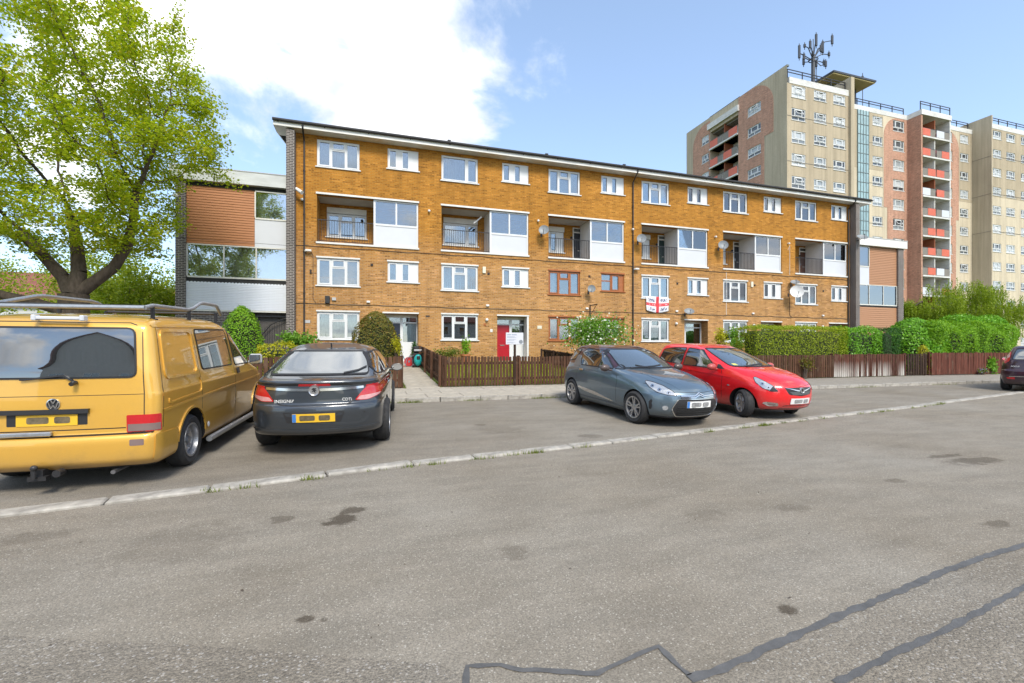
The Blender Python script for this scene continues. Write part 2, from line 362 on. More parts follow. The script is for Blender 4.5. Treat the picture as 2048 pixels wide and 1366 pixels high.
def stones(name, pts, L, w, up, down, m, jit=.006):
    """a row of separate kerb stones along a line"""
    root = bpy.data.objects.new(name, None); COL.objects.link(root); struct(root)
    rng = random.Random(3); meshes = []
    for k in range(5):
        l = L * (.78 + .11 * k); b = MB().bbox((-l / 2 + .006, -w / 2, -down), (l / 2 - .006, w / 2, up), .018)
        b.v = [(x + rng.uniform(-.004, .004), y + rng.uniform(-.007, .007), z + rng.uniform(-.005, .004)) for x, y, z in b.v]
        meshes.append((l, b.mesh('kerb_stone')))
    i = 0; p = Vector(pts[0]); d = 0.0
    segs = [(Vector(a), Vector(b)) for a, b in zip(pts, pts[1:])]
    tot = sum((b - a).length for a, b in segs)
    def at(s):
        for a, b in segs:
            q = (b - a).length
            if s <= q: return a + (b - a) * (s / q), math.atan2(b.y - a.y, b.x - a.x)
            s -= q
        return segs[-1][1], math.atan2(segs[-1][1].y - segs[-1][0].y, segs[-1][1].x - segs[-1][0].x)
    while d < tot:
        l, me = rng.choice(meshes); q, a = at(d + l / 2); d += l
        o = ob('kerb_stone', me, m, root, (q.x, q.y + rng.uniform(-jit, jit), gh(min(q.y, KV - .02)) + rng.uniform(-.004, .004)), a + rng.uniform(-.006, .006))
    return root
kp = [(u, vk(u)) for u in [-9 + i * 1.5 for i in range(27)]]
stones('kerb', kp, .92, .2, .028, .1, 'kerb_concrete')
stones('pavement_kerb', [(-16, KV + .06), (26.5, KV + .06), (29, KV + .5), (31, KV + 1.2)], .92, .13, .108, .1, 'kerb_concrete')
# pavement: concrete slabs at the left, tarmac further along
mb = MB()
for i, u in enumerate(us):
    for j, v in enumerate((KV + .126, 12.3, FV + .25)): mb.v.append((u, v, gh(v) - (.006 if -9 < u < 8.2 else 0)))
mb.f = [(i * 3 + j, i * 3 + j + 3, i * 3 + j + 4, i * 3 + j + 1) for i in range(len(us) - 1) for j in range(2)]
pav = struct(mb.obj('pavement', 'pavement_tarmac'))
rng = random.Random(11); sl = [MB().bbox((.006, .006, -.04), (.894, .732, .004), .008).mesh('paving_slab') for _ in range(1)]
for i in range(18):
    for j in range(3):
        v = KV + .13 + j * .738; u = -8.6 + i * .9 + (.45 if j == 1 else 0)
        o = ob('paving_slab', sl[0], 'concrete', pav, (u, v, gh(v + .3) + rng.uniform(-.004, .004)))
        o.rotation_euler = (math.atan(.022) + rng.uniform(-.004, .004), rng.uniform(-.004, .004), 0)
pth = bpy.data.objects.new('path', None); COL.objects.link(pth); struct(pth)
sl2 = MB().bbox((0, .008, -.06), (1.0, .832, .012), .01).mesh('paving_slab')
for i in range(11):
    v = FV + .02 + i * .84
    o = ob('paving_slab', sl2, 'concrete', pth, (.93, v, gh(v + .1))); o.rotation_euler = (math.atan(.057) if v < 22 else 0, 0, rng.uniform(-.004, .004))
def garden(name, m, u0, u1, v0, v1, dz=.004):
    mb = MB(); vs = [v0 + (v1 - v0) * i / 10 for i in range(11)]
    for v in vs: mb.v += [(u0, v, gh(v) + dz), (u1, v, gh(v) + dz)]
    mb.f = [(2 * i, 2 * i + 1, 2 * i + 3, 2 * i + 2) for i in range(10)]
    return struct(mb.obj(name, m))
garden('garden_bed', 'earth', -9.0, .9, FV + .05, 22.45)
garden('garden_bed', 'earth', 9.2, 36.0, FV + .27, 22.45)
# repair bands: thin poured tar with ragged edges
def tar(pts, w):
    P = [Vector((*pxg(x, y), 0)) for x, y in pts]; Q = [P[0]]
    for a, b in zip(P, P[1:]):
        n = max(2, int((b - a).length / .05)); Q += [a + (b - a) * (i / n) for i in range(1, n + 1)]
    rg = random.Random(5); mb = MB(); off = 0
    for i, p in enumerate(Q):
        d = (Q[min(i + 1, len(Q) - 1)] - Q[max(i - 1, 0)]).normalized(); n = Vector((-d.y, d.x, 0))
        a, b = w * (.5 + rg.uniform(-.22, .12)), w * (.5 + rg.uniform(-.22, .12))
        if rg.random() < .08: a *= 1.35
        mb.v += [tuple(p + n * a + Vector((0, 0, .0045))), tuple(p - n * b + Vector((0, 0, .0045)))]
    mb.f = [(2 * i, 2 * i + 1, 2 * i + 3, 2 * i + 2) for i in range(len(Q) - 1)]
    return struct(mb.obj('tar_band', 'tar_band'))
tar([(1379, 1361), (1445, 1342), (1537, 1299), (1640, 1250), (1768, 1197), (1870, 1153), (1962, 1117), (2060, 1088)], .048)
tar([(1672, 1372), (1768, 1319), (1870, 1271), (1947, 1235), (2060, 1172)], .038)
tar([(931, 1380), (934, 1336), (1000, 1334), (1046, 1343), (1194, 1349), (1235, 1331), (1276, 1312), (1317, 1294), (1348, 1327), (1378, 1354)], .030)
def road_patch(name, m, pts, dz=.0025):
    mb = MB(); P = [pxg(*p) if isinstance(p[0], int) else (p[0], p[1]) for p in pts]
    mb.quad(*[(u, v, dz) for u, v in P]); return struct(mb.obj(name, m))
road_patch('road_patch', 'coarse_chippings', [(-60, 1268), (0, 1273), (244, 1286), (381, 1291), (552, 1306), (683, 1316), (879, 1331), (940, 1366), (0.0, .6), (-4.0, .6)])
road_patch('road_patch', 'coarse_chippings', [(1672, 1374), (1768, 1321), (1870, 1273), (1947, 1237), (2060, 1174), (8.0, .9), (1.5, .6)])
road_patch('road_patch', 'patch_asphalt', [(1379, 1363), (1445, 1344), (1537, 1301), (1640, 1252), (1768, 1199), (1870, 1155), (1962, 1119), (2060, 1090), (2060, 1174), (1947, 1237), (1870, 1273), (1768, 1321), (1672, 1374), (1500, 1400)], .0015)
# ================================================================ four-storey brick block
brick_mat('buff_brick', (.42, .180, .022), (.33, .126, .013), (.38, .21, .05), (.80, .76, .70), (1.15, 1.12, 1.1), low=(1.12, 1.40, 3.6))
brick_mat('dark_brick', (.065, .056, .052), (.12, .10, .09), (.36, .33, .30), (.8, .8, .8), (1.2, 1.15, 1.1), ms=.013)
M('upvc', (.70, .71, .70), .35, var=.05, scale=3)
M('white_paint', (.68, .67, .63), .5, var=.10, scale=2.5)
M('fascia_white', (.72, .71, .66), .5, var=.16, scale=2, stretch=(1, 1, 3))
M('grey_fascia', (.56, .58, .56), .55, var=.15, scale=1.5, stretch=(1, 1, 4))
M('white_panel', (.60, .615, .64), .35, var=.04, scale=1.2)
M('black_metal', (.018, .018, .02), .45, var=.2, scale=9)
M('black_plastic', (.02, .02, .021), .5, var=.15)
M('dark_void', (.03, .03, .03), .9)
M('brown_frame', (.36, .115, .028), .4, var=.18, scale=10, stretch=(1, 1, 4))
M('soffit_grey', (.46, .45, .42), .8, var=.12, scale=2)
M('room_wall', (.12, .11, .10), .9)
M('net', (.66, .67, .65), .9, var=.10, scale=4); M('net_cream', (.66, .61, .50), .9, var=.12, scale=4); M('net_grey', (.42, .44, .44), .9, var=.15, scale=3); M('drape', (.50, .52, .50), .9, var=.12, scale=3); M('blind', (.55, .55, .53), .7); M('green_drape', (.10, .30, .16), .9); M('red_drape', (.35, .05, .04), .9)
M('roof_tile', (.045, .045, .048), .75, var=.3, scale=8, bump=.4)
M('pipe_black', (.022, .02, .02), .5); M('cable', (.05, .04, .035), .7)
glass_mat('pane_glass'); glass_mat('pane_bright', tint=(.95, .97, .97), dark=.25)
D = 22.5; BF = .85
def ring(mb, x0, x1, z0, z1, t, y0, y1):
    mb.box((x0, y0, z0), (x0 + t, y1, z1)).box((x1 - t, y0, z0), (x1, y1, z1)); mb.box((x0 + t, y0, z0), (x1 - t, y1, z0 + t)).box((x0 + t, y0, z1 - t), (x1 - t, y1, z1))
def wall(mb, pt, s0, s1, z0, z1, holes, depth):
    """front face cut round rectangular openings, with the reveals of each opening"""
    S_ = sorted({s0, s1, *[h[0] for h in holes], *[h[1] for h in holes]}); Z_ = sorted({z0, z1, *[h[2] for h in holes], *[h[3] for h in holes]})
    for a, b in zip(S_, S_[1:]):
        for c, d in zip(Z_, Z_[1:]):
            m = ((a + b) / 2, (c + d) / 2)
            if any(h[0] < m[0] < h[1] and h[2] < m[1] < h[3] for h in holes): continue
            mb.quad(pt(a, c, 0), pt(b, c, 0), pt(b, d, 0), pt(a, d, 0))
    for h in holes:
        a, b, c, d = h[:4]; e = h[4] if len(h) > 4 else depth
        for p, q in (((a, c), (b, c)), ((b, c), (b, d)), ((b, d), (a, d)), ((a, d), (a, c))):
            mb.quad(pt(*p, 0), pt(*q, 0), pt(*q, e), pt(*p, e))
def front(v): return lambda s, z, d: (s, v + d, z)
WM = {}
def sheet_mesh(x0, x1, z0, z1, y, amp, folds):
    mb = MB(); n = max(4, int(folds * 4))
    for i in range(n + 1):
        x = x0 + (x1 - x0) * i / n; yy = y + amp * math.sin(i * math.pi / 2 + .5 * math.sin(i * 1.7))
        mb.v += [(x, yy, z0), (x, yy, z1)]
    mb.f = [(2 * i, 2 * i + 2, 2 * i + 3, 2 * i + 1) for i in range(n)]
    return mb
def wmesh(kind, w, h):
    """frame and pane meshes for one pattern of window, built once"""
    k = (kind, round(w, 2), round(h, 2))
    if k in WM: return WM[k]
    fr = MB(); panes = []; Y0, Y1 = .06, .13
    if kind == 'A':
        ring(fr, 0, w, 0, h, .055, Y0, Y1); a, b = w * .335, w * .665
        for m in (a, b): fr.box((m - .035, Y0, .055), (m + .035, Y1, h - .055))
        tz = h * .66; fr.box((a + .035, Y0, tz - .03), (b - .035, Y1, tz + .03))
        ring(fr, .058, a - .038, .058, h - .058, .055, Y0 - .018, Y1 - .02); ring(fr, b + .038, w - .058, .058, h - .058, .045, Y0 - .012, Y1 - .02); ring(fr, a + .038, b - .038, tz + .033, h - .058, .045, Y0 - .022, Y1 - .02)
        panes = [(.11, a - .09, .11, h - .11), (b + .08, w - .10, .10, h - .10), (a + .035, b - .035, .055, tz - .03), (a + .08, b - .08, tz + .075, h - .10)]
    elif kind == 'P':                                   # one wide picture light and a narrow one
        ring(fr, 0, w, 0, h, .055, Y0, Y1); b = w * .69; fr.box((b - .035, Y0, .055), (b + .035, Y1, h - .055))
        ring(fr, .058, b - .038, .058, h - .058, .045, Y0 - .012, Y1 - .02); ring(fr, b + .038, w - .058, .058, h - .058, .045, Y0 - .018, Y1 - .02)
        panes = [(.10, b - .08, .10, h - .10), (b + .08, w - .10, .10, h - .10)]
    elif kind == 'B':                                   # two narrow lights and a blank panel
        ring(fr, 0, w, 0, h, .05, Y0, Y1)
        fr.box((.44, Y0, .05), (.66, Y1, h - .05)); fr.box((w * .70, Y0 + .012, .05), (w - .05, Y1, h - .05))
        ring(fr, .052, .438, .052, h - .052, .055, Y0 - .016, Y1 - .02); ring(fr, .662, w * .70 - .003, .052, h - .052, .05, Y0 - .022, Y1 - .02)
        for i in range(3): fr.box((w * .70 + .08 + i * .11, Y0 + .008, .06), (w * .70 + .085 + i * .11, Y0 + .011, h - .06))
        panes = [(.105, .385, .105, h - .105), (.71, w * .70 - .053, .10, h - .10)]
    elif kind == 'B2':                                  # stained timber: hopper left, light right, board
        ring(fr, 0, w, 0, h, .055, Y0, Y1)
        fr.box((.60, Y0, .055), (.68, Y1, h - .055)); fr.box((w - .30, Y0 + .01, .055), (w - .055, Y1, h - .055)); fr.box((.055, Y0, h * .56), (.60, Y1, h * .56 + .06))
        ring(fr, .683, w - .303, .058, h - .058, .05, Y0 - .018, Y1 - .02)
        panes = [(.055, .60, .055, h * .56), (.055, .60, h * .56 + .06, h - .055), (.73, w - .35, .105, h - .105)]
    WM[k] = (fr.mesh('window'), [MB().box((a, .088, c), (b, .094, d)).mesh('pane') for a, b, c, d in panes])
    return WM[k]
def window(root, kind, u, v, z, w, h, m='upvc', cur='net', lintel=True, sill=True, gl='pane_glass', lm=None):
    fr, panes = wmesh(kind, w, h); o = ob('window', fr, m, root, (u, v, z))
    for p in panes: ob('pane', p, gl, o)
    if lintel: MB().box((-.03, -.03, h), (w + .03, .05, h + .075)).obj('lintel', lm or ('white_paint' if m == 'upvc' else m), o)
    if sill: MB().bbox((-.07, -.06, -.055), (w + .07, .06, 0), .01).obj('sill', 'upvc' if m == 'upvc' else m, o)
    rg = random.Random(int(u * 131 + z * 17)); y = .22
    if cur == 'net': sheet_mesh(.05, w - .05, .05 + (rg.choice((0, 0, .12)) if h > 1.1 else 0), h - .03, y, .012, w * 8).obj('curtain', rg.choice(('net', 'net', 'net_cream', 'net_grey')), o)
    elif cur == 'drape':
        sheet_mesh(.05, w * .26, .03, h - .03, y + .04, .025, 5).obj('curtain', 'drape', o); sheet_mesh(w * .76, w - .05, .03, h - .03, y + .04, .025, 5).obj('curtain', 'drape', o)
    elif cur == 'blind':
        mb = MB()
        n = int(w / .085)
        for i in range(n):
            x = .06 + i * (w - .12) / n; mb.box((x, y, .05), (x + .052, y + .004, h - .04))
        mb.obj('blind', 'blind', o)
    elif cur == 'half':
        sheet_mesh(.05, w - .05, .04, h * .38, y, .010, w * 9).obj('curtain', 'net', o)
        sheet_mesh(w * .72, w - .05, .03, h - .03, y + .05, .025, 4).obj('curtain', 'green_drape', o)
    elif cur == 'red':
        sheet_mesh(w * .72, w - .05, .03, h - .03, y + .05, .025, 4).obj('curtain', 'red_drape', o); sheet_mesh(.05, w * .9, .04, h * .30, y, .010, w * 7).obj('curtain', 'red_drape', o)
    elif cur == 'top': sheet_mesh(.05, w - .05, h * .45, h - .03, y, .012, w * 8).obj('curtain', 'net', o)
    return o
blk = thing('apartment_block', 'four-storey orange-buff brick apartment block with recessed balconies and a dark overhanging roof', 'building', (13.9, 22.5, BF), world=True)
U0, PITCH = -2.46, 5.74; UL, UR = -3.34, 31.06
A_CUR = {0: 'net none net'.split(), 1: 'none blind net'.split(), 2: 'drape drape net'.split(), 3: 'half net drape'.split(), 4: 'red drape net'.split(), 5: 'net drape drape'.split()}
holes = []; bays = [U0 + PITCH * i for i in range(6)]
DOORW = {0: (2.93, 4.61), 1: (2.88, 4.61), 3: (2.93, 4.61), 4: (2.93, 4.61), 5: (2.93, 4.61)}
for i, u in enumerate(bays):
    holes += [(u, u + 1.86, 1.96, 3.23), (u, u + 1.86, 4.45, 5.72), (u + 3.15, u + 4.61, 4.75, 5.72), (u, u + 1.86, 9.94, 11.21), (u + 3.15, u + 4.61, 10.22, 11.21), (u, u + 4.60, 6.46, 8.66, .3)]
    if i in DOORW: holes.append((u + DOORW[i][0], u + DOORW[i][1], BF, 3.22, .62))
    else: holes.append((u + 3.15, u + 4.61, 2.1, 3.23))
mb = MB(); wall(mb, front(D), UL, UR, BF - .4, 11.36, holes, .13); mb.obj('wall', 'buff_brick', blk)
# carcass behind: back, sides, floors, so rooms are dark and closed
mb = MB(); mb.box((UL + .02, D + 8.2, .5), (UR - .02, D + 8.5, 11.4)); mb.obj('back_wall', 'buff_brick', blk)
for z in (BF - .1, 3.55, 6.10, 8.90, 11.36):
    MB().box((UL + .02, D + (1.72 if 5 < z < 10 else .66), z), (UR - .02, D + 8.2, z + .12)).obj('floor_slab', 'soffit_grey', blk)
for i in range(7):
    u = UL + .02 if i == 0 else (UR - .14 if i == 6 else bays[i] - .56)
    MB().box((u, D + 1.7, BF), (u + .12, D + 8.2, 11.36)).obj('party_wall', 'room_wall', blk)
for u0, u1 in ((-3.68, -3.34), (31.06, 31.42)):
    MB().box((u0, D - .42, BF - .4), (u1, D + 8.6, 11.30)).obj('end_wall', 'dark_brick', blk)
# roof: shallow pitch, deep white eaves
ev = D - .52
mb = MB(); mb.prism([(ev - .02, 11.60), (ev - .02, 11.68), (D + 4.2, 12.5), (D + 9.2, 11.60), (D + 9.2, 11.5), (D + 4.2, 12.4)], -4.22, 32.4, axis=0); rf = mb.obj('roof', 'roof_tile', blk)
mb = MB().box((-4.18, ev, 11.36), (32.36, ev + .03, 11.60)); mb.obj('fascia', 'fascia_white', blk)
mb = MB().prism([(ev + .03, 11.36), (ev + .03, 11.60), (D + 4.2, 12.40), (D + 4.2, 12.14), (D + .2, 11.36)], -4.18, -4.14, axis=0); mb.obj('barge_board', 'fascia_white', blk)
mb = MB().box((-4.14, ev + .03, 11.36), (32.3, D + .5, 11.385)); mb.obj('soffit', 'fascia_white', blk)
mb = MB(); prof = [(ev - .125 + .06 * math.cos(a) + .06, 11.585 - .065 * math.sin(a)) for a in [i * math.pi / 8 for i in range(9)]]
mb.prism(prof, -4.2, 32.38, axis=0); mb.obj('gutter', 'pipe_black', blk)
for i in range(20): MB().box((-4.0 + i * 1.9, ev - .02, 11.50), (-3.96 + i * 1.9, ev, 11.58)).obj('gutter_bracket', 'pipe_black', blk)
for u in (.95, 1.05, 1.18, 6.4, 6.5, 6.62, 12.4, 12.5, 12.62, 20.1, 20.25, 25.9, 26.05): MB().cyl((u, D + 3.3, 12.2), (u, D + 3.3, 13.32), .03).ball((u, D + 3.3, 13.32), .045).obj('roof_vent', 'pipe_black', rf)
for u in (4.2, 10.2, 15.6, 22.3): MB().cyl((u, D + 3.3, 12.2), (u, D + 3.3, 13.45), .06).box((u - .09, D + 3.2, 13.45), (u + .09, D + 3.4, 13.50)).obj('roof_vent', 'pipe_black', rf)
def downpipe(u):
    mb = MB().tube([(u, ev - .05, 11.53), (u, ev - .03, 11.40), (u, D - .07, 11.0), (u, D - .07, BF + .05)], .038, 8)
    for z in (9.6, 7.6, 5.9, 4.0, 2.2): mb.cyl((u, D - .07, z), (u, D - .07, z + .07), .05)
    mb.obj('downpipe', 'pipe_black', blk)
downpipe(-2.99); downpipe(14.16); downpipe(30.86)
# windows
BC = ['top', 'none', 'net', 'none', 'net', 'top']
for i, u in enumerate(bays):
    br = i == 2; m = 'brown_frame' if br else 'upvc'
    window(blk, 'A', u, D, 1.96, 1.86, 1.27, m, A_CUR[i][0])
    window(blk, 'A', u, D, 4.45, 1.86, 1.27, m, A_CUR[i][1])
    window(blk, 'B2' if br else 'B', u + 3.15, D, 4.75, 1.46, .97, m, BC[i])
    if br: window(blk, 'B2', u + 3.15, D, 2.1, 1.46, 1.13, m, 'none')
    window(blk, 'P' if i == 1 else 'A', u, D, 9.94, 1.86, 1.27, 'upvc', A_CUR[i][2], lintel=False)
    window(blk, 'B', u + 3.15, D, 10.22, 1.46, .99, 'upvc', 'net', lintel=False)
    for a, b in ((u, u + 1.86), (u + 3.15, u + 4.61)): MB().box((a, D + .055, 11.212), (b, D + .12, 11.36)).obj('head_board', 'fascia_white', blk)
# balconies
M('door_green', (.012, .035, .030), .35, var=.1); M('door_black', (.015, .017, .022), .35); M('door_brown', (.10, .035, .016), .4, var=.2); M('door_red', (.42, .012, .022), .35, var=.08); M('door_navy', (.018, .024, .042), .3); M('chrome', (.62, .62, .63), .15, 1.0, var=.05); M('glow_lamp', (.8, .78, .7), .4); M('letter_brass', (.7, .68, .6), .25, .9)
def door(root, u, v, z, w, h, m, fan=False, plate=True):
    mb = MB().box((0, 0, 0), (w, .045, h)); o = mb.obj('door', m, root, (u, v, z))
    for a, b in ((.10, w / 2 - .04), (w / 2 + .04, w - .10)):
        for c, d in ((.12, h * .36), (h * .50, h * .80)):
            p = MB(); ring(p, a, b, c, d, .03, -.012, -.002); p.obj('panel_moulding', m, o)
    if plate: MB().bbox((w / 2 - .13, -.018, h * .42), (w / 2 + .13, -.004, h * .42 + .05), .004).obj('letter_plate', 'letter_brass', o)
    MB().tube([(.09, -.006, h * .47), (.09, -.05, h * .47), (.09, -.05, h * .47 + .16)], .009, 6).obj('handle', 'chrome', o)
    return o
BB = 1.38; bw_ = ['A', 'P', 'A', 'A', 'A', 'none']; bd = [None, None, 'door_black', 'door_green', 'door_black', 'door_brown']
for i, u in enumerate(bays):
    wu = u + (.30 if i < 2 else -.35); ww = 1.86 if i < 5 else 0
    mb = MB(); hl = []
    x0 = max(u, wu) if i < 5 else 0
    if i < 5: hl.append((wu if wu > u else u + .001, wu + 1.86, 7.05, 8.22, .1))
    if bd[i]: hl.append((u + 2.05 - .1 * (i == 5), u + 3.0, 6.46, 8.55, .1))
    wall(mb, front(D + BB), u, u + 4.6, 6.46, 8.66, hl, .1)
    mb.box((u - .12, D + .302, 6.46), (u - .001, D + BB, 8.66)); mb.box((u + 4.601, D + .302, 6.46), (u + 4.72, D + BB, 8.66))
    mb.obj('balcony_wall', 'buff_brick', blk)
    MB().box((u - .1, D + .302, 8.661), (u + 4.7, D + BB + .1, 8.72)).obj('balcony_ceiling', 'soffit_grey', blk)
    MB().box((u - .1, D + .302, 6.38), (u + 4.7, D + BB + .1, 6.459)).obj('balcony_floor', 'soffit_grey', blk)
    MB().box((u - .04, D - .045, 8.66), (u + 4.64, D + .08, 8.745)).obj('balcony_lintel', 'white_paint', blk)
    MB().box((u - .04, D - .05, 6.375), (u + 4.64, D + .20, 6.46)).obj('balcony_sill', 'white_paint', blk)
    if i < 5:
        if wu > u: window(blk, bw_[i], wu, D + BB, 7.05, 1.86, 1.17, 'upvc', 'net', lintel=False); MB().box((wu, D + BB - .02, 8.22), (wu + 1.86, D + BB + .1, 8.5)).obj('head_board', 'white_paint', blk)
        else:
            window(blk, 'B', u + .02, D + BB, 7.05, 1.48, 1.17, 'upvc', 'net', lintel=False); MB().box((u + .01, D + BB - .02, 8.22), (u + 1.52, D + BB + .1, 8.5)).obj('head_board', 'white_paint', blk)
    if bd[i]:
        du = u + 2.05 - .1 * (i == 5); door(blk, du + .07, D + BB + .05, 6.46, .80, 1.78, bd[i])
        f = MB(); f.box((du, D + BB - .02, 6.46), (du + .07, D + BB + .08, 8.55)).box((du + .88, D + BB - .02, 6.46), (du + .95, D + BB + .08, 8.55)).box((du + .07, D + BB - .02, 8.25), (du + .88, D + BB + .08, 8.31)).box((du + .07, D + BB - .02, 8.49), (du + .88, D + BB + .08, 8.55)); f.obj('door_frame', 'white_paint', blk)
        MB().box((du + .07, D + BB + .03, 8.31), (du + .88, D + BB + .035, 8.49)).obj('fanlight', 'pane_glass', blk)
    # railing: hand rail, foot rail, every bar
    rl = MB().box((u + .01, D + .10, 7.50), (u + 2.49, D + .14, 7.53)).box((u + .01, D + .105, 6.53), (u + 2.49, D + .135, 6.555)).obj('railing', 'black_metal', blk)
    bar = WM.setdefault('bar', MB().box((-.008, D + .112, 6.555), (.008, D + .128, 7.50)).mesh('bar'))
    for k in range(22): ob('bar', bar, 'black_metal', rl, (u + .07 + k * .1125, 0, 0))
    # glazed screen with white panel below
    s = MB(); a, b, y0, y1 = u + 2.50, u + 4.60, D + .06, D + .13
    s.box((a, y0, 6.46), (a + .09, y1, 8.66)).box((b - .075, y0, 6.46), (b, y1, 8.66)).box((a + .09, y0, 8.585), (b - .075, y1, 8.66)).box((a + .09, y0, 7.44), (b - .075, y1, 7.53)).box((a + .09, y0, 6.46), (b - .075, y1, 6.52)).box(((a + b) / 2 - .03, y0, 7.53), ((a + b) / 2 + .045, y1, 8.585))
    s.box((a + .02, y1, 6.46), (a + .06, D + BB, 8.66))
    so = s.obj('screen', 'upvc', blk)
    MB().box((a + .09, y0 + .025, 6.52), (b - .075, y1 - .01, 7.44)).obj('screen_panel', 'white_panel', so)
    for c, d in ((a + .09, (a + b) / 2 - .03), ((a + b) / 2 + .045, b - .075)): MB().box((c, y0 + .03, 7.53), (d, y0 + .036, 8.585)).obj('pane', 'pane_glass', so)
    MB().ball((u + 1.95, D + BB - .04, 7.95), .07).obj('wall_light', 'black_plastic', blk)
# ground-floor entrances
for i, (a, b) in DOORW.items():
    u = bays[i]; a += u; b += u; v = D + .62; m = {0: 'door_navy', 1: 'door_red', 3: 'door_red', 4: 'door_navy', 5: 'door_black'}[i]
    mid = a + .84 if i != 3 else a + .42
    f = MB()
    f.box((a, v - .04, BF), (a + .05, v + .06, 3.22)).box((b - .05, v - .04, BF), (b, v + .06, 3.22)).box((mid, v - .04, BF), (mid + .13, v + .06, 3.22))
    for c, d in ((a + .05, mid), (mid + .13, b - .05)): f.box((c, v - .035, 2.78), (d, v + .06, 2.85)).box((c, v - .035, 3.06), (d, v + .06, 3.22))
    f.box((mid + .13, v - .03, BF), (b - .05, v + .04, BF + (1.0 if i < 2 else .25)))
    fo = f.obj('door_frame', 'upvc', blk)
    MB().box((mid + .13, v + .01, BF + (1.0 if i < 2 else .25)), (b - .05, v + .016, 2.78)).obj('pane', 'pane_glass', fo)
    for c, d in ((a + .05, mid), (mid + .13, b - .05)): MB().box((c, v + .01, 2.85), (d, v + .016, 3.06)).obj('pane', 'pane_glass', fo)
    if i == 0: sheet_mesh(mid + .14, b - .06, BF + 1.0, 2.76, v + .08, .015, 6).obj('curtain', 'net', fo)
    door(blk, a + .05, v, BF + .03, mid - a - .05, 1.90, m)
    MB().box((a - .02, D - .03, 3.22), (b + .02, D + .06, 3.29)).obj('lintel', 'white_paint', blk)
    MB().box((a + .001, D + .05, BF - .05), (b - .001, v, BF + .03)).obj('door_step', 'concrete', blk)
    if i == 1: MB().box((b - .10, D - .012, BF), (b - .001, D + .5, 3.219)).obj('reveal_lining', 'white_paint', blk)
# wall furniture
M('grey_box', (.45, .45, .44), .5); M('lamp_white', (.75, .74, .70), .4); M('vent_dark', (.04, .03, .025), .8); M('cream_plastic', (.72, .68, .52), .45)
def wbox(name, u, z, w, h, d, m, label=None):
    o = MB().bbox((u - w / 2, D - d, z - h / 2), (u + w / 2, D + .002, z + h / 2), .012).obj(name, m, blk); return o
for i, u in enumerate(bays):
    wbox('air_vent', u + 2.42, 5.52 if i % 2 == 0 else 5.38, .12, .12, .03, 'vent_dark'); wbox('meter_box', u + 2.26 + .1 * (i % 2), 3.74, .16, .1, .08, 'lamp_white')
    if i in (1, 4): wbox('alarm_box', u + 2.18, 5.55, .17, .34, .07, 'cream_plastic')
    mb = MB().ball((u + 2.32, D - .06, 3.0), .085).cyl((u + 2.32, D + .01, 3.0), (u + 2.32, D - .05, 3.0), .06); mb.obj('wall_light', 'lamp_white', blk, smooth=True)
    mb = MB().cyl((u - .62, D + .01, 8.33), (u - .62, D - .08, 8.33), .05).ball((u - .62, D - .1, 8.31), .065); mb.obj('flood_light', 'lamp_white', blk, smooth=True)
wbox('junction_box', -2.0, 3.78, .2, .34, .14, 'black_plastic'); wbox('junction_box', -1.72, 3.82, .18, .14, .08, 'grey_box')
wbox('air_brick', 3.22 - .62, 3.12, .2, .08, .012, 'vent_dark'); wbox('name_plate', 5.5, 2.75, .13, .13, .02, 'brown_frame'); wbox('name_plate', 8.5, 2.66, .26, .17, .02, 'cream_plastic')
wbox('name_plate', 5.85, 2.45, .13, .16, .02, 'lamp_white'); wbox('wall_plaque', -2.86, 2.75, .24, .14, .02, 'grey_box'); wbox('air_vent', -2.72, 5.05, .08, .2, .05, 'vent_dark')
for s, z, sag in ((UL, 6.22, .02), (UL, 3.58, .03)):
    pts = [(UL + (UR - UL) * i / 90, D - .02, z + .015 * math.sin(i * .9) + .012 * math.sin(i * 2.3)) for i in range(91)]
    MB().tube(pts, .013, 4).obj('cable_run', 'cable', blk)
MB().tube([(-2.72, D - .02, 6.0), (-2.62, D - .02, 5.8), (-2.62, D - .02, 3.8), (-2.5, D - .02, 3.62)], .012, 4).obj('cable_run', 'cable', blk)
MB().tube([(20.72, D - .02, 6.2), (20.72, D - .02, 3.6)], .012, 4).obj('cable_run', 'lamp_white', blk); MB().tube([(25.6, D - .02, 7.9), (25.75, D - .02, 8.2), (25.75, D - .02, 6.3)], .012, 4).obj('cable_run', 'lamp_white', blk)
MB().tube([(25.75, D - .02, 5.0), (25.75, D - .02, 3.7), (25.95, D - .02, 3.58)], .012, 4).obj('cable_run', 'cable', blk)
for u, z in ((-2.92, 5.98), (14.25, 6.05)): MB().cyl((u, D, z), (u, D - .12, z), .05).bbox((u - .02, D - .2, z - .04), (u + .25, D - .08, z + .06), .02).obj('flood_light', 'lamp_white', blk)
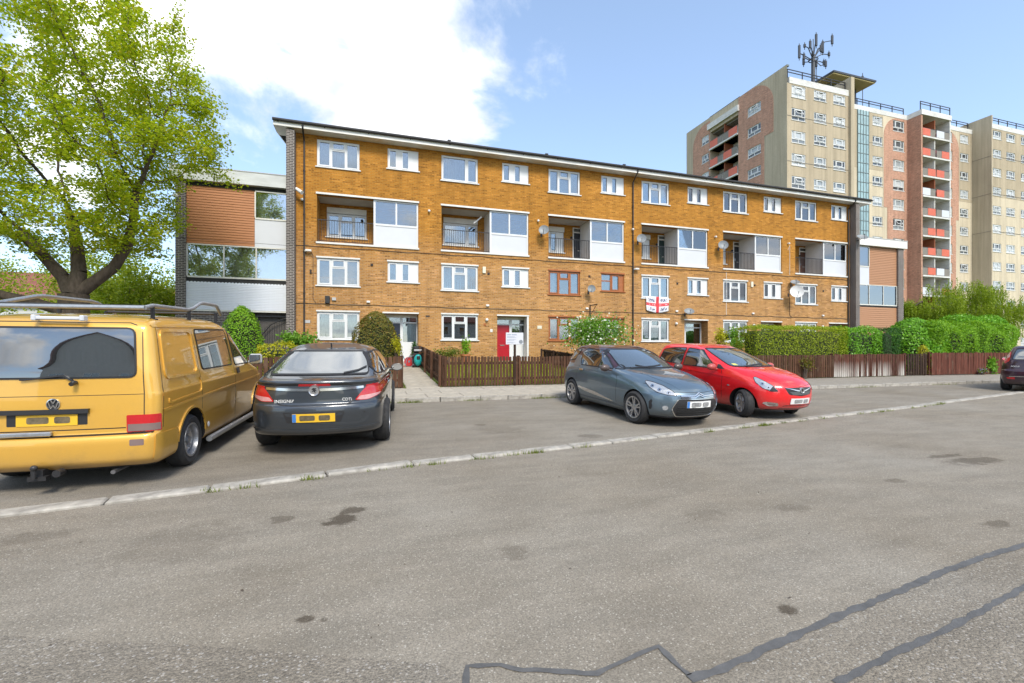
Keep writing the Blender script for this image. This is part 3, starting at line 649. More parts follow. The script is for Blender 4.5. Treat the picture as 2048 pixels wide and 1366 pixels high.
# ================================================================ stair blocks at both ends
M('cladding', (.42, .165, .055), .55, var=.12, scale=3, stretch=(.3, 1, 5)); M('cladding_pale', (.42, .215, .11), .6, var=.1, scale=3, stretch=(.3, 1, 5)); M('shutter_white', (.70, .73, .78), .4, var=.04); M('frame_cream', (.66, .65, .58), .5)
def boards(root, u0, u1, z0, z1, n, m, v):
    h = (z1 - z0) / n; me = MB().prism([(0, 0), (-.022, .004), (-.004, h - .012), (0, h - .012)], u0, u1, axis=0).mesh('cladding_board')
    for k in range(n): ob('cladding_board', me, m, root, (0, v, z0 + k * h))
def strip_window(root, us_, z0, z1, v, bright='pane_bright'):
    f = MB(); t_ = .05
    f.box((us_[0], v - .03, z0), (us_[-1], v + .06, z0 + .07)).box((us_[0], v - .03, z1 - .05), (us_[-1], v + .06, z1))
    for q in us_: f.box((q - t_ / 2, v - .025, z0 + .07), (q + t_ / 2, v + .05, z1 - .05))
    fo = f.obj('window', 'frame_cream', root)
    for a, b in zip(us_, us_[1:]): MB().box((a + t_ / 2, v + .01, z0 + .07), (b - t_ / 2, v + .016, z1 - .05)).obj('pane', bright, fo)
    for a, b in zip(us_, us_[1:]): sheet_mesh(a + t_, b - t_, z0 + .07, z1 - .05, v + .16, .006, 3).obj('curtain', 'net', fo)
    return fo
sl_ = thing('stair_block', 'flat-roofed stair block with wood-effect cladding left of the brick apartment block', 'building', (-5.8, 22.6, BF), world=True)
v = D + .05
MB().box((-8.0, v - .1, .45), (-7.63, v + 6, 8.72)).obj('end_wall', 'dark_brick', sl_)
MB().box((-7.63, v + 5.7, .45), (-3.69, v + 6, 8.72)).obj('back_wall', 'dark_brick', sl_); MB().box((-7.63, v + .35, .45), (-3.69, v + .40, 8.72)).obj('lining', 'room_wall', sl_)
MB().box((-7.63, v, .45), (-5.25, v + .25, 3.16)).obj('wall', 'dark_brick', sl_); MB().box((-5.25, v + 1.6, .45), (-3.69, v + 1.7, 3.16)).obj('porch_wall', 'buff_brick', sl_)
mb = MB().box((-8.18, v - .22, 8.72), (-3.69, v + 6.1, 9.27)); mb.obj('fascia', 'grey_fascia', sl_); MB().box((-8.2, v - .24, 9.27), (-3.69, v + 6.12, 9.31)).obj('roof_edge', 'grey_box', sl_)
MB().box((-7.63, v + .02, 8.55), (-3.69, v + .1, 8.72)).obj('head_strip', 'dark_void', sl_)
cb = MB().box((-7.63, v + .03, 6.05), (-5.03, v + .08, 8.55)).obj('cladding_panel', 'cladding', sl_); boards(cb, -7.625, -5.03, 6.06, 8.54, 22, 'cladding', v + .028)
strip_window(sl_, [-5.0, -3.715], 7.28, 8.55, v); MB().box((-5.02, v + .0, 6.05), (-3.69, v + .07, 7.28)).obj('white_panel', 'white_panel', sl_)
strip_window(sl_, [-7.6, -6.22, -4.96, -3.715], 4.58, 6.04, v)
MB().box((-7.63, v + .01, 4.36), (-3.69, v + .2, 4.58)).obj('band', 'dark_void', sl_)
sh = MB().box((-7.63, v - .02, 3.20), (-3.69, v + .1, 4.36)).obj('shutter', 'shutter_white', sl_)
h = 1.16 / 16; me = MB().prism([(0, 0), (-.014, .01), (-.014, h - .02), (0, h - .004)], -7.62, -3.70, axis=0).mesh('shutter_slat')
for k in range(16): ob('shutter_slat', me, 'shutter_white', sh, (0, v - .021, 3.20 + k * h))
sc_ = [(-7.63, 4.345)] + [(-7.63 + .13 * i + .065 + .065 * math.cos(a), 4.36 + .055 * math.sin(a)) for i in range(30) for a in (math.pi, math.pi * .75, math.pi * .5, math.pi * .25)] + [(-3.70, 4.345)]
MB().prism(sc_, v - .03, v - .015, axis=1).obj('scalloped_trim', 'shutter_white', sh)
MB().box((-7.63, v - .03, 3.13), (-3.69, v + .1, 3.20)).obj('sill', 'frame_cream', sl_)
mb = MB().cyl((-8.05, v - .1, 8.0), (-7.95, v - .18, 8.0), .07, n=10).ball((-7.93, v - .22, 7.97), .09); mb.obj('dome_camera', 'lamp_white', sl_, smooth=True)
sr_ = thing('stair_block', 'flat-roofed stair block with pale wood-effect cladding right of the brick apartment block', 'building', (34, 22.6, BF), world=True)
MB().box((35.72, v - .1, .45), (36.25, v + 6, 8.66)).obj('end_wall', 'dark_brick', sr_); MB().box((31.43, v + 5.7, .45), (35.72, v + 6, 8.66)).obj('back_wall', 'dark_brick', sr_); MB().box((31.43, v + .35, .45), (35.72, v + .40, 8.66)).obj('lining', 'room_wall', sr_)
MB().box((31.43, v - .22, 8.66), (36.45, v + 6.1, 9.18)).obj('fascia', 'fascia_white', sr_); MB().box((31.43, v - .24, 9.18), (36.47, v + 6.12, 9.22)).obj('roof_edge', 'grey_box', sr_)
cb = MB().box((33.0, v + .03, 6.0), (35.72, v + .08, 8.62)).obj('cladding_panel', 'cladding_pale', sr_); boards(cb, 33.0, 35.71, 6.01, 8.61, 22, 'cladding_pale', v + .028)
strip_window(sr_, [31.5, 32.95], 7.2, 8.62, v); MB().box((31.43, v, 6.0), (32.98, v + .07, 7.2)).obj('white_panel', 'white_panel', sr_)
strip_window(sr_, [31.5, 32.95, 34.35, 35.68], 4.56, 5.99, v)
cb = MB().box((31.43, v + .03, .85), (35.72, v + .08, 4.45)).obj('cladding_panel', 'cladding_pale', sr_); boards(cb, 31.44, 35.71, 2.2, 4.44, 16, 'cladding_pale', v + .028)
MB().box((31.43, v + .01, 4.45), (35.72, v + .2, 4.56)).obj('band', 'dark_void', sr_)
# iron gate in the left stair block
g = thing('iron_gate', 'black iron gate with an arched brace under the white shutter', 'gate', (-4.5, v + .2, BF), world=True)
f = MB().box((-5.2, v + .12, BF), (-5.1, v + .22, 3.13)).box((-4.98, v + .14, BF), (-4.92, v + .2, 3.0)).box((-4.92, v + .14, 2.94), (-3.72, v + .2, 3.0)).box((-4.92, v + .14, 1.35), (-3.72, v + .2, 1.40)); f.box((-3.76, v + .14, BF), (-3.72, v + .2, 2.94)).obj('gate_frame', 'black_metal', g)
for k in range(12): MB().box((-4.86 + k * .098, v + .16, BF + .03), (-4.845 + k * .098, v + .178, 2.3 + .55 * math.sin(k / 11 * 1.5))).obj('bar', 'black_metal', g)
MB().tube([(-4.9, v + .15, 1.7 + .0), (-4.75, v + .15, 2.15), (-4.4, v + .15, 2.6), (-3.95, v + .15, 2.85), (-3.72, v + .15, 2.9)], .022, 6).obj('arched_brace', 'black_metal', g)
MB().box((-5.0, v + .08, 1.75), (-4.86, v + .24, 1.92)).obj('lock_box', 'black_metal', g)
# ================================================================ tower block, twelve storeys
def roughcast(name, c, bscale=25):
    m, t, b = principled(name); tc = N(t, 'TexCoord'); o = tc.outputs['Object']
    a = N(t, 'TexNoise', Vector=N(t, 'Mapping', Vector=o, Scale=(1, 1, .25)), Scale=.5, Detail=6.0, Roughness=.65); f = N(t, 'TexNoise', Vector=o, Scale=bscale, Detail=3.0)
    so = N(t, 'SeparateXYZ', i0=o); fr = math_(t, 'FRACT', math_(t, 'DIVIDE', math_(t, 'SUBTRACT', so.outputs[2], .95), 2.58))
    st = N(t, 'TexNoise', Vector=N(t, 'Mapping', Vector=o, Scale=(4, 4, .12)), Scale=1.0, Detail=4.0)
    c1 = mixc(t, 1.0, c, ramp(t, a, [(.3, (.80, .79, .78)), (.7, (1.08, 1.08, 1.08))]), 'MULTIPLY')
    c1 = mixc(t, 1.0, c1, ramp(t, f, [(.3, .86), (.7, 1.12)]), 'MULTIPLY')
    c1 = mixc(t, 1.0, c1, ramp(t, st, [(.35, .88), (.6, 1.04)]), 'MULTIPLY')
    t.links.new(c1, b.inputs['Base Color']); b.inputs['Roughness'].default_value = .9; b.inputs['Specular IOR Level'].default_value = .2
    t.links.new(N(t, 'Bump', Strength=.3, Distance=.02, Height=f.outputs[0]).outputs[0], b.inputs['Normal']); MATS[name] = m
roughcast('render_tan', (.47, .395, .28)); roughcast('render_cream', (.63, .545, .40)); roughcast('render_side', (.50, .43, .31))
brick_mat('red_brick', (.50, .255, .17), (.44, .215, .14), (.48, .34, .25), (.85, .85, .85), (1.12, 1.12, 1.12), bump=.2)
M('band_white', (.66, .65, .61), .7, var=.2, scale=2, stretch=(1, 1, 4)); M('orange_panel', (.62, .13, .065), .5, var=.1); M('stair_glass', (.33, .47, .49), .15, var=.25, scale=3, stretch=(1, 1, .3)); M('yellow_stain', (.55, .40, .12), .8)
M('grille', (.16, .19, .19), .6); M('soffit_yellow', (.50, .40, .18), .8); M('mast_steel', (.06, .065, .075), .5, .3); M('louvre', (.22, .20, .17), .8); M('laundry', (.25, .05, .08), .9, var=.4, scale=3); M('white_render', (.74, .72, .66), .8, var=.1); M('green_paint', (.06, .25, .07), .6); M('rust_column', (.33, .10, .04), .7)
def tower_glass():
    m, t, b = principled('tower_glass'); oi = N(t, 'ObjectInfo')
    t.links.new(ramp(t, oi.outputs['Random'], [(0, (.05, .055, .06)), (.35, (.13, .15, .16)), (.6, (.34, .37, .38)), (1, (.60, .62, .62))]), b.inputs['Base Color'])
    b.inputs['Roughness'].default_value = .06; b.inputs['Specular IOR Level'].default_value = .9; MATS['tower_glass'] = m
tower_glass()
tw = thing('tower_block', 'cream and red brick tower block with arched brick panels and stacked balconies', 'building', (66, 45, BF), world=True)
NR = 12; ROW0 = 31.57; ST = 2.58; Z0 = .6; TOP = 32.4
def tw_meshes(w, h):
    k = ('tw', round(w, 2), round(h, 2))
    if k in WM: return WM[k]
    f = MB(); ring(f, 0, w, 0, h, .09, .05, .14); tz = h * .36; a = w * .22 if w > 1 else None
    f.box((.09, .05, tz - .05), (w - .09, .14, tz + .05))
    if a:
        f.box((a, .05, tz + .05), (a + .08, .14, h - .09)); f.box((w - a - .08, .05, tz + .05), (w - a, .14, h - .09)); f.box((w * .5 - .04, .05, .09), (w * .5 + .04, .14, tz - .05)); ring(f, a + .083, w - a - .083, tz + .053, h - .093, .06, .02, .10)
    WM[k] = (f.mesh('window'), MB().box((.09, .10, tz + .05), (w - .09, .105, h - .09)).mesh('pane'), MB().box((.09, .10, .09), (w - .09, .105, tz - .05)).mesh('pane'), MB().bbox((-.06, -.06, -.07), (w + .06, .05, 0), .01).mesh('sill'), MB().box((-.05, -.05, h), (w + .05, .04, h + .06)).mesh('drip_mould'))
    return WM[k]
rgT = random.Random(4)
opened = {}
def twin(loc, rz, w, h):
    f, p1, p2, s_, d_ = tw_meshes(w, h); o = ob('window', f, 'upvc', tw, loc, rz)
    ob('pane', p1, 'tower_glass', o); ob('pane', p2, 'tower_glass', o); ob('sill', s_, 'band_white', o)
    if rgT.random() < .3:
        k = ('hop', round(w, 2))
        if k not in WM:
            a = w * .22; m_ = MB(); ring(m_, a + .09, w - a - .09, 0, h * .44, .06, -.02, .02); WM[k] = m_.mesh('open_sash')
        if w > 1:
            q = ob('open_sash', WM[k], 'upvc', o, (0, -.02, h * .46)); q.rotation_euler = (R(-28), 0, 0); q.location = (0, -.24, h * .50)
def tface(name, pt, s0, s1, z1, cols, m, extra=()):
    holes = []
    for a, b, hh in cols:
        for r in range(NR):
            zt = ROW0 - r * ST
            if zt - hh > Z0 + .2: holes.append((a, b, zt - hh, zt))
    mb = MB(); wall(mb, pt, s0, s1, Z0, z1, holes + list(extra), .16); mb.obj(name, m, tw); return holes
def panels(name, pt, poly, m, holes, off=-.03):
    """a brick-faced panel standing just proud of the render, cut round its windows"""
    # clip polygon against the window grid by cells
    xs = sorted({p[0] for p in poly} | {h[0] for h in holes} | {h[1] for h in holes}); bm = bmesh.new()
    f = bm.faces.new([bm.verts.new((p[0], 0, p[1])) for p in poly])
    cuts = [(x, 0) for h in holes for x in h[:2]] + [(z, 1) for h in holes for z in h[2:4]]
    for c, ax in set(cuts): bmesh.ops.bisect_plane(bm, geom=bm.verts[:] + bm.edges[:] + bm.faces[:], dist=1e-5, plane_co=(c, 0, 0) if ax == 0 else (0, 0, c), plane_no=(1, 0, 0) if ax == 0 else (0, 0, 1))
    kill = [f for f in bm.faces if any(h[0] < f.calc_center_median().x < h[1] and h[2] < f.calc_center_median().z < h[3] for h in holes)]
    bmesh.ops.delete(bm, geom=kill, context='FACES')
    ex = bmesh.ops.extrude_face_region(bm, geom=bm.faces[:])
    for q in ex['geom']:
        if isinstance(q, bmesh.types.BMVert): q.co.y = off
    mb = MB().bm(bm); mb.v = [pt(x, z, y) for x, y, z in mb.v]; return mb.obj(name, m, tw)
FT = front(39.4); FC = front(41.5)
UT = 44.74
# left block, front
cl_ = [(45.42, 47.5, 1.38), (48.77, 50.69, 1.18), (51.78, 53.71, 1.14)]
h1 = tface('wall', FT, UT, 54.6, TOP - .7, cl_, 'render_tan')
for a, b, hh in cl_:
    for r in range(NR): 
        if ROW0 - r * ST - hh > Z0 + .2: twin((a, 39.4, ROW0 - r * ST - hh), 0, b - a, hh)
MB().box((UT + .3, 39.36, TOP - .7), (54.2, 39.7, TOP)).obj('parapet_band', 'band_white', tw)
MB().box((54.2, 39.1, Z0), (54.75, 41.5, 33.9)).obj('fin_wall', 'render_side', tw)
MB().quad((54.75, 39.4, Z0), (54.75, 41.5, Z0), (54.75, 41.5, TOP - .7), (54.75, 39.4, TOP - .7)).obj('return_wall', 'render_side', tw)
# stair tower strip and centre section
cc = [(57.55, 57.95, 1.2), (61.3, 63.1, 1.2), (65.0, 67.1, 1.42), (76.0, 76.62, 1.4), (78.3, 80.05, 1.18)]
h2 = tface('wall', FC, 54.75, 80.86, TOP - .5, cc, 'render_cream')
for a, b, hh in cc:
    for r in range(NR):
        if ROW0 - r * ST - hh > Z0 + .2: twin((a, 41.5, ROW0 - r * ST - hh), 0, b - a, hh)
MB().box((54.76, 41.46, TOP - .5), (67.7, 41.8, TOP + .1)).obj('parapet_band', 'band_white', tw); MB().box((73.4, 41.46, TOP - .5), (80.85, 41.8, TOP + .1)).obj('parapet_band', 'band_white', tw)
sg = MB().box((58.55, 41.40, 3), (60.5, 41.5, TOP - .5)).obj('stair_glazing', 'stair_glass', tw)
for k in range(24): MB().box((58.55, 41.36, 3.2 + k * 1.22), (60.5, 41.40, 3.26 + k * 1.22)).obj('transom', 'grille', sg)
for k in range(5): MB().box((58.53 + k * .485, 41.355, 3), (58.57 + k * .485, 41.395, TOP - .5)).obj('mullion', 'grille', sg)
def arch(x0, x1, z0, z1, r, left=True, step=None):
    """brick panel outline: one rounded top corner, a step part-way down"""
    if left:
        pts = [(x1, z0), (x1, z1)] + [(x0 + r - r * math.sin(a), z1 - r + r * math.cos(a)) for a in [i * math.pi / 20 for i in range(11)]]
        if step: pts += [(x0, step[1]), (x0 + step[0], step[1]), (x0 + step[0], z0)]
        else: pts += [(x0, z0)]
    else:
        pts = [(x0, z0), (x0, z1)] + [(x1 - r + r * math.sin(a), z1 - r + r * math.cos(a)) for a in [i * math.pi / 20 for i in range(11)]]
        if step: pts += [(x1, step[1]), (x1 - step[0], step[1]), (x1 - step[0], z0)]
        else: pts += [(x1, z0)]
    return pts
panels('brick_panel', FC, arch(63.3, 67.69, Z0, 31.85, 2.6, True, (.65, 20.0)), 'red_brick', [h for h in h2 if 64 < h[0] < 68])
panels('brick_panel', FC, arch(73.42, 78.0, Z0, 31.85, 2.6, False, (.6, 19.5)), 'red_brick', [h for h in h2 if 75 < h[0] < 77])
panels('aged_render', FC, [(54.76, 24.6), (58.5, 24.6), (58.5, 31.89), (54.76, 31.89)], 'render_tan', [h for h in h2 if h[0] < 58], -.012)
panels('aged_render', FC, [(60.55, 24.6), (63.2, 24.6), (63.2, 31.89), (60.55, 31.89)], 'render_tan', [h for h in h2 if 60 < h[0] < 64], -.012)
panels('aged_render', FC, [(78.05, 22.2), (80.85, 22.2), (80.85, 31.89), (78.05, 31.89)], 'render_tan', [h for h in h2 if 78 < h[0]], -.012)
# balcony stack in the centre
bu0, bu1, bv = 67.7, 73.4, 39.9
MB().box((bu0, bv, Z0), (bu0 + .25, 41.5, TOP + .1)).obj('balcony_side_wall', 'red_brick', tw); MB().box((bu1 - .2, bv, Z0), (bu1, 41.5, TOP + .1)).obj('balcony_side_wall', 'band_white', tw)
MB().box((bu0 - .05, bv - .1, TOP - .5), (bu1 + .05, 41.55, TOP + .15)).obj('parapet_band', 'band_white', tw)
for r in range(NR):
    z = ROW0 - r * ST - 2.33
    if z < 1: continue
    MB().box((bu0 + .25, bv - .08, z - .2), (bu1 - .2, 41.45, z)).obj('balcony_slab', 'band_white', tw)
    MB().box(((bu0 + bu1) / 2 - .06, bv + .15, z), ((bu0 + bu1) / 2 + .06, 41.45, z + 2.38)).obj('balcony_divider', 'white_render' if r % 3 else 'rust_column', tw)
    for k in range(2):
        a = bu0 + .25 + k * 2.68; b = a + 2.45
        q = rgT.random(); c = a + (1.0 if q > .4 else 0)
        MB().box((c, bv - .03, z + .08), (c + 1.45, bv + .02, z + .98)).obj('balcony_panel', 'orange_panel' if rgT.random() < .88 else 'white_panel', tw)
        MB().box((a, bv - .02, z + .98), (b, bv + .02, z + 1.03)).obj('balcony_rail', 'black_metal', tw)
        MB().box((a if c > a + .1 else a + 1.45, bv - .005, z + .08), (c if c > a + .1 else b, bv + .005, z + .98)).obj('balcony_mesh', 'louvre', tw)
        MB().box((a + .25, 41.40, z), (a + 1.05, 41.49, z + 2.0)).obj('balcony_door', 'white_panel' if rgT.random() < .5 else 'door_brown', tw); MB().box((a + 1.2, 41.40, z + .9), (a + 2.2, 41.49, z + 2.0)).obj('balcony_window', 'tower_glass', tw)
        if rgT.random() < .4: MB().bbox((a + .4, bv + .3, z), (a + 1.1, bv + .8, z + rgT.uniform(.8, 1.5)), .08).obj('stored_goods', 'laundry', tw)
# right wing
cw = [(81.11, 82.96, 1.14), (84.06, 86.01, 1.14), (87.33, 89.26, 1.14), (90.4, 92.3, 1.14)]
h3 = tface('wall', FT, 80.86, 100, TOP - .6, cw, 'render_cream')
for a, b, hh in cw:
    for r in range(NR):
        if ROW0 - r * ST - hh > Z0 + .2: twin((a, 39.4, ROW0 - r * ST - hh), 0, b - a, hh)
MB().box((80.86, 39.36, TOP - .6), (100, 39.7, TOP + .05)).obj('parapet_band', 'band_white', tw)
MB().box((80.84, 39.38, Z0), (81.05, 46, 33.6)).obj('wing_side_wall', 'render_side', tw)
panels('aged_render', FT, [(81.06, 22.5), (93, 22.5), (93, 31.78), (81.06, 31.78)], 'render_tan', h3, -.012)
panels('aged_render', FT, [(54.18, .7), (54.18, 19.0), (44.78, 19.0), (44.78, .7)], 'render_cream', h1, -.012)
# left flank
def FLK(s, z, d): return (UT + d, s, z)
cf = [(42.97, 44.98, 1.15), (51.77, 53.18, 1.15)]
ext = [(46.5, 51.5, ROW0 - r * ST - 2.33, ROW0 - r * ST + .05, 1.5) for r in range(NR) if ROW0 - r * ST - 2.4 > Z0 + .3]
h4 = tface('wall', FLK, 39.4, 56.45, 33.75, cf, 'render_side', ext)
for a, b, hh in cf:
    for r in range(NR):
        if ROW0 - r * ST - hh > Z0 + .2: twin((UT, b, ROW0 - r * ST - hh), R(-90), b - a, hh)
panels('brick_panel', FLK, arch(41.2, 46.45, Z0, 33.7, 3.2, True, (1.3, 27.0)), 'red_brick', h4[:NR * 2] )
panels('brick_panel', FLK, arch(51.55, 55.0, Z0, 33.3, 2.6, False, (.9, 26.0)), 'red_brick', h4[:NR * 2])
for e in ext:
    z = e[2]
    MB().box((UT + 1.5, 46.5, z), (UT + 1.6, 51.5, z + 2.4)).obj('balcony_back', 'white_render' if rgT.random() < .7 else 'green_paint', tw)
    MB().box((UT - .25, 46.5, z - .2), (UT + 1.5, 51.5, z - .001)).obj('balcony_slab', 'band_white', tw); MB().box((UT + .1, 48.95, z), (UT + 1.5, 49.05, z + 2.38)).obj('balcony_divider', 'rust_column', tw)
    for k in range(2):
        a = 46.55 + k * 2.5; c = a + (.9 if rgT.random() < .6 else 0)
        MB().box((UT - .2, c, z + .06), (UT - .15, c + 1.4, z + .98)).obj('balcony_panel', 'orange_panel', tw); MB().box((UT - .2, a, z + .98), (UT - .15, a + 2.4, z + 1.03)).obj('balcony_rail', 'black_metal', tw); MB().box((UT - .18, a, z + .06), (UT - .17, a + 2.4, z + .98)).obj('balcony_mesh', 'louvre', tw)
MB().box((UT - .3, 46.3, 32.0), (UT + .2, 51.8, 32.75)).obj('parapet_band', 'band_white', tw)
MB().box((UT + .02, 39.42, 33.6), (UT + .35, 56.4, 33.78)).obj('coping', 'grille', tw)
# roof, plant room, railings, hidden back
MB().box((UT + .4, 39.8, 31.4), (54.6, 56.3, 31.6)).box((54.76, 41.9, 31.4), (80.8, 56, 31.6)).box((81.1, 39.8, 31.4), (99.8, 56, 31.6)).obj('roof', 'louvre', tw)
MB().box((UT + .4, 56.2, Z0), (100, 56.45, 32.4)).obj('back_wall', 'render_side', tw); MB().box((99.8, 39.5, Z0), (100, 56.2, 32.4)).obj('end_wall', 'render_side', tw)
MB().box((UT + .4, 41.7, 31.6), (54.0, 41.8, 33.1)).box((60, 43.9, 31.6), (80.8, 44.0, 33.1)).obj('roof_parapet', 'render_side', tw)
MB().box((51.0, 41.0, 31.6), (54.2, 41.1, 33.2)).box((55.2, 42.1, 31.6), (58.6, 42.2, 33.3)).obj('roof_screen', 'louvre', tw)
MB().box((55.6, 43.0, 31.6), (60.0, 50, 35.5)).obj('plant_room', 'grille', tw); 
for k in range(9): MB().box((55.7 + k * .46, 42.94, 32.2), (55.75 + k * .46, 43.0, 35.5)).obj('cladding_rib', 'stair_glass', tw)
MB().box((60.0, 42.9, 31.6), (60.4, 43.3, 35.5)).obj('corner_post', 'mast_steel', tw); MB().box((54.2, 41.2, 35.5), (61.3, 50, 35.64)).obj('plant_room_soffit', 'soffit_yellow', tw); MB().box((54.1, 41.1, 35.64), (61.4, 50.1, 35.86)).obj('plant_room_roof', 'mast_steel', tw)
def rail(pts, z, h=1.1):
    pts = [Vector(p) for p in pts]; m = MB()
    for a, b in zip(pts, pts[1:]):
        n = max(1, int((b - a).length / 1.9))
        for q in (z + h, z + h * .72): m.box((min(a.x, b.x) - .03, min(a.y, b.y) - .03, q - .04), (max(a.x, b.x) + .03, max(a.y, b.y) + .03, q + .04))
        for i in range(n + 1):
            p = a + (b - a) * i / n; m.box((p.x - .04, p.y - .04, z), (p.x + .04, p.y + .04, z + h + .02))
    m.obj('roof_railing', 'black_metal', tw)
rail([(UT + .45, 39.75), (54.1, 39.75)], TOP); rail([(54.9, 41.9), (67.6, 41.9)], TOP + .1); rail([(67.7, 40.0), (73.4, 40.0)], TOP + .15); rail([(73.5, 41.9), (80.7, 41.9)], TOP + .1); rail([(81.2, 39.8), (99, 39.8)], TOP + .05); rail([(UT + .1, 46.4), (UT + .1, 51.7)], 32.75)
for z in (28.0, 22.85, 17.7): MB().box((UT + .02, 39.375, z), (54.19, 39.399, z + .05)).obj('panel_joint', 'louvre', tw); MB().box((81.06, 39.36, z), (99, 39.385, z + .05)).obj('panel_joint', 'louvre', tw); MB().box((80.815, 39.4, z), (80.839, 41.49, z + .05)).obj('panel_joint', 'louvre', tw); MB().box((60.6, 41.475, z), (63.2, 41.487, z + .05)).obj('panel_joint', 'louvre', tw)
# phone mast on the roof
ms = thing('phone_mast', 'dark steel phone mast bristling with antennas on the tower roof', 'antenna mast', (52.6, 42.6, 31.6), world=True)
mx, my = 52.6, 42.6
MB().cyl((mx, my, 31.6), (mx, my, 38.3), .26, .22, 10).obj('mast_pole', 'mast_steel', ms)
MB().cyl((mx + .55, my, 31.6), (mx + .55, my, 37.2), .035, n=6).obj('ladder_rail', 'mast_steel', ms)
MB().cyl((mx, my, 38.3), (mx, my, 40.3), .05, n=6).obj('whip_aerial', 'mast_steel', ms)
rg = random.Random(9)
for k, (dx, dz, hh) in enumerate(((-4.2, 38.6, 2.6), (-3.2, 38.4, 1.2), (-2.3, 39.9, 1.5), (-1.4, 38.5, 1.4), (-1.1, 40.2, 2.4), (.9, 38.0, 1.4), (1.4, 39.6, 1.6), (2.0, 37.6, 1.2), (2.5, 40.6, 1.4), (3.3, 40.6, 2.4), (3.75, 41.2, 1.8), (4.2, 39.9, .8), (4.0, 39.0, .9), (-2.7, 40.4, .7))):
    dx *= .56; dz = 36.6 + (dz - 37.6) * .82; hh *= .62; dy = rg.uniform(-.9, .9); q = MB().bbox((mx + dx - .14, my + dy - .1, dz), (mx + dx + .14, my + dy + .1, dz + hh), .04).cyl((mx + dx, my + dy, dz - .25), (mx + dx, my + dy, dz + hh + .2), .05, n=6); q.tube([(mx, my, 37.6 + .1 * (k % 4)), (mx + dx * .6, my + dy * .6, dz + hh * .3), (mx + dx, my + dy, dz + hh * .4)], .055, 5); q.obj('antenna', 'mast_steel', ms)
mb = MB()
for k in range(16):
    a = k * math.pi / 8; mb.cyl((mx + .5 * math.cos(a), my + .5 * math.sin(a), 37.7), (mx + .5 * math.cos(a + math.pi / 8), my + .5 * math.sin(a + math.pi / 8), 37.7), .06, n=5)
mb.obj('ring_frame', 'mast_steel', ms)
wa = thing('roof_aerial', 'thin whip aerial on the tower roof right of the plant room', 'aerial', (66, 45, 31.6), world=True); MB().cyl((66, 46, 31.6), (66, 46, 40.5), .05, n=5).box((65.85, 45.95, 39.6), (66.15, 46.05, 40.1)).obj('whip', 'mast_steel', wa)
# ================================================================ vehicles
M('tyre', (.028, .028, .029), .85, var=.25, scale=18, bump=.25); M('alloy', (.50, .50, .51), .3, .85, var=.12); M('steel_wheel', (.42, .43, .45), .35, .8, var=.15); M('arch_black', (.012, .012, .012), .9); M('trim_black', (.022, .022, .024), .45, var=.1); M('seal_black', (.01, .01, .011), .5)
M('lamp_red', (.50, .008, .014), .12, var=.1, coat=1.0); M('lamp_clear', (.50, .51, .52), .12, .5, var=.15, scale=25, coat=1.0); M('lamp_pink', (.62, .30, .30), .15, var=.15, scale=30, coat=1.0); M('lamp_smoke', (.20, .14, .13), .15, coat=1.0); M('lamp_amber', (.7, .25, .03), .2)
M('plate_yellow', (.78, .47, .03), .4, var=.06); M('plate_white', (.78, .78, .76), .4, var=.05); M('plate_blue', (.05, .20, .55), .4); M('plate_ink', (.14, .11, .06), .6, var=.5, scale=30); M('plate_ink_grey', (.32, .32, .32), .6, var=.4, scale=30); M('mirror', (.85, .87, .9), .03, 1.0, var=.02)
M('rubber', (.02, .02, .02), .8); M('galvanised', (.42, .44, .46), .4, .7, var=.2, scale=25); M('paper_yellow', (.7, .65, .15), .8); M('brake_disc', (.25, .25, .26), .4, .8)
def car_glass(name, col, spec=.9):
    m, t, b = principled(name); b.inputs['Base Color'].default_value = (*col, 1); b.inputs['Roughness'].default_value = .02; b.inputs['Specular IOR Level'].default_value = spec; b.inputs['IOR'].default_value = 1.9
    tc = N(t, 'TexCoord'); nz = N(t, 'TexNoise', Vector=tc.outputs['Object'], Scale=2.0, Detail=4.0); t.links.new(ramp(t, nz, [(.35, .012), (.75, .05)]), b.inputs['Roughness']); b.inputs['Coat Weight'].default_value = 1.0; b.inputs['Coat Roughness'].default_value = .008; b.inputs['Coat IOR'].default_value = 1.7; MATS[name] = m
car_glass('auto_glass', (.018, .022, .024)); car_glass('auto_glass_pale', (.05, .065, .07))
def pchip(xs, ys, x):
    n = len(xs); h = [xs[i + 1] - xs[i] for i in range(n - 1)]; d = [(ys[i + 1] - ys[i]) / h[i] for i in range(n - 1)]; m = [0.0] * n
    m[0], m[-1] = d[0], d[-1]
    for i in range(1, n - 1): m[i] = 0.0 if d[i - 1] * d[i] <= 0 else 2 * d[i - 1] * d[i] / (d[i - 1] + d[i])
    i = max(0, min(n - 2, int(x))) if xs[0] == 0 and xs[-1] == n - 1 else 0
    s = (x - xs[i]) / h[i]
    return ys[i] * (1 + 2 * s) * (1 - s) ** 2 + m[i] * h[i] * s * (1 - s) ** 2 + ys[i + 1] * s * s * (3 - 2 * s) + m[i + 1] * h[i] * s * s * (s - 1)
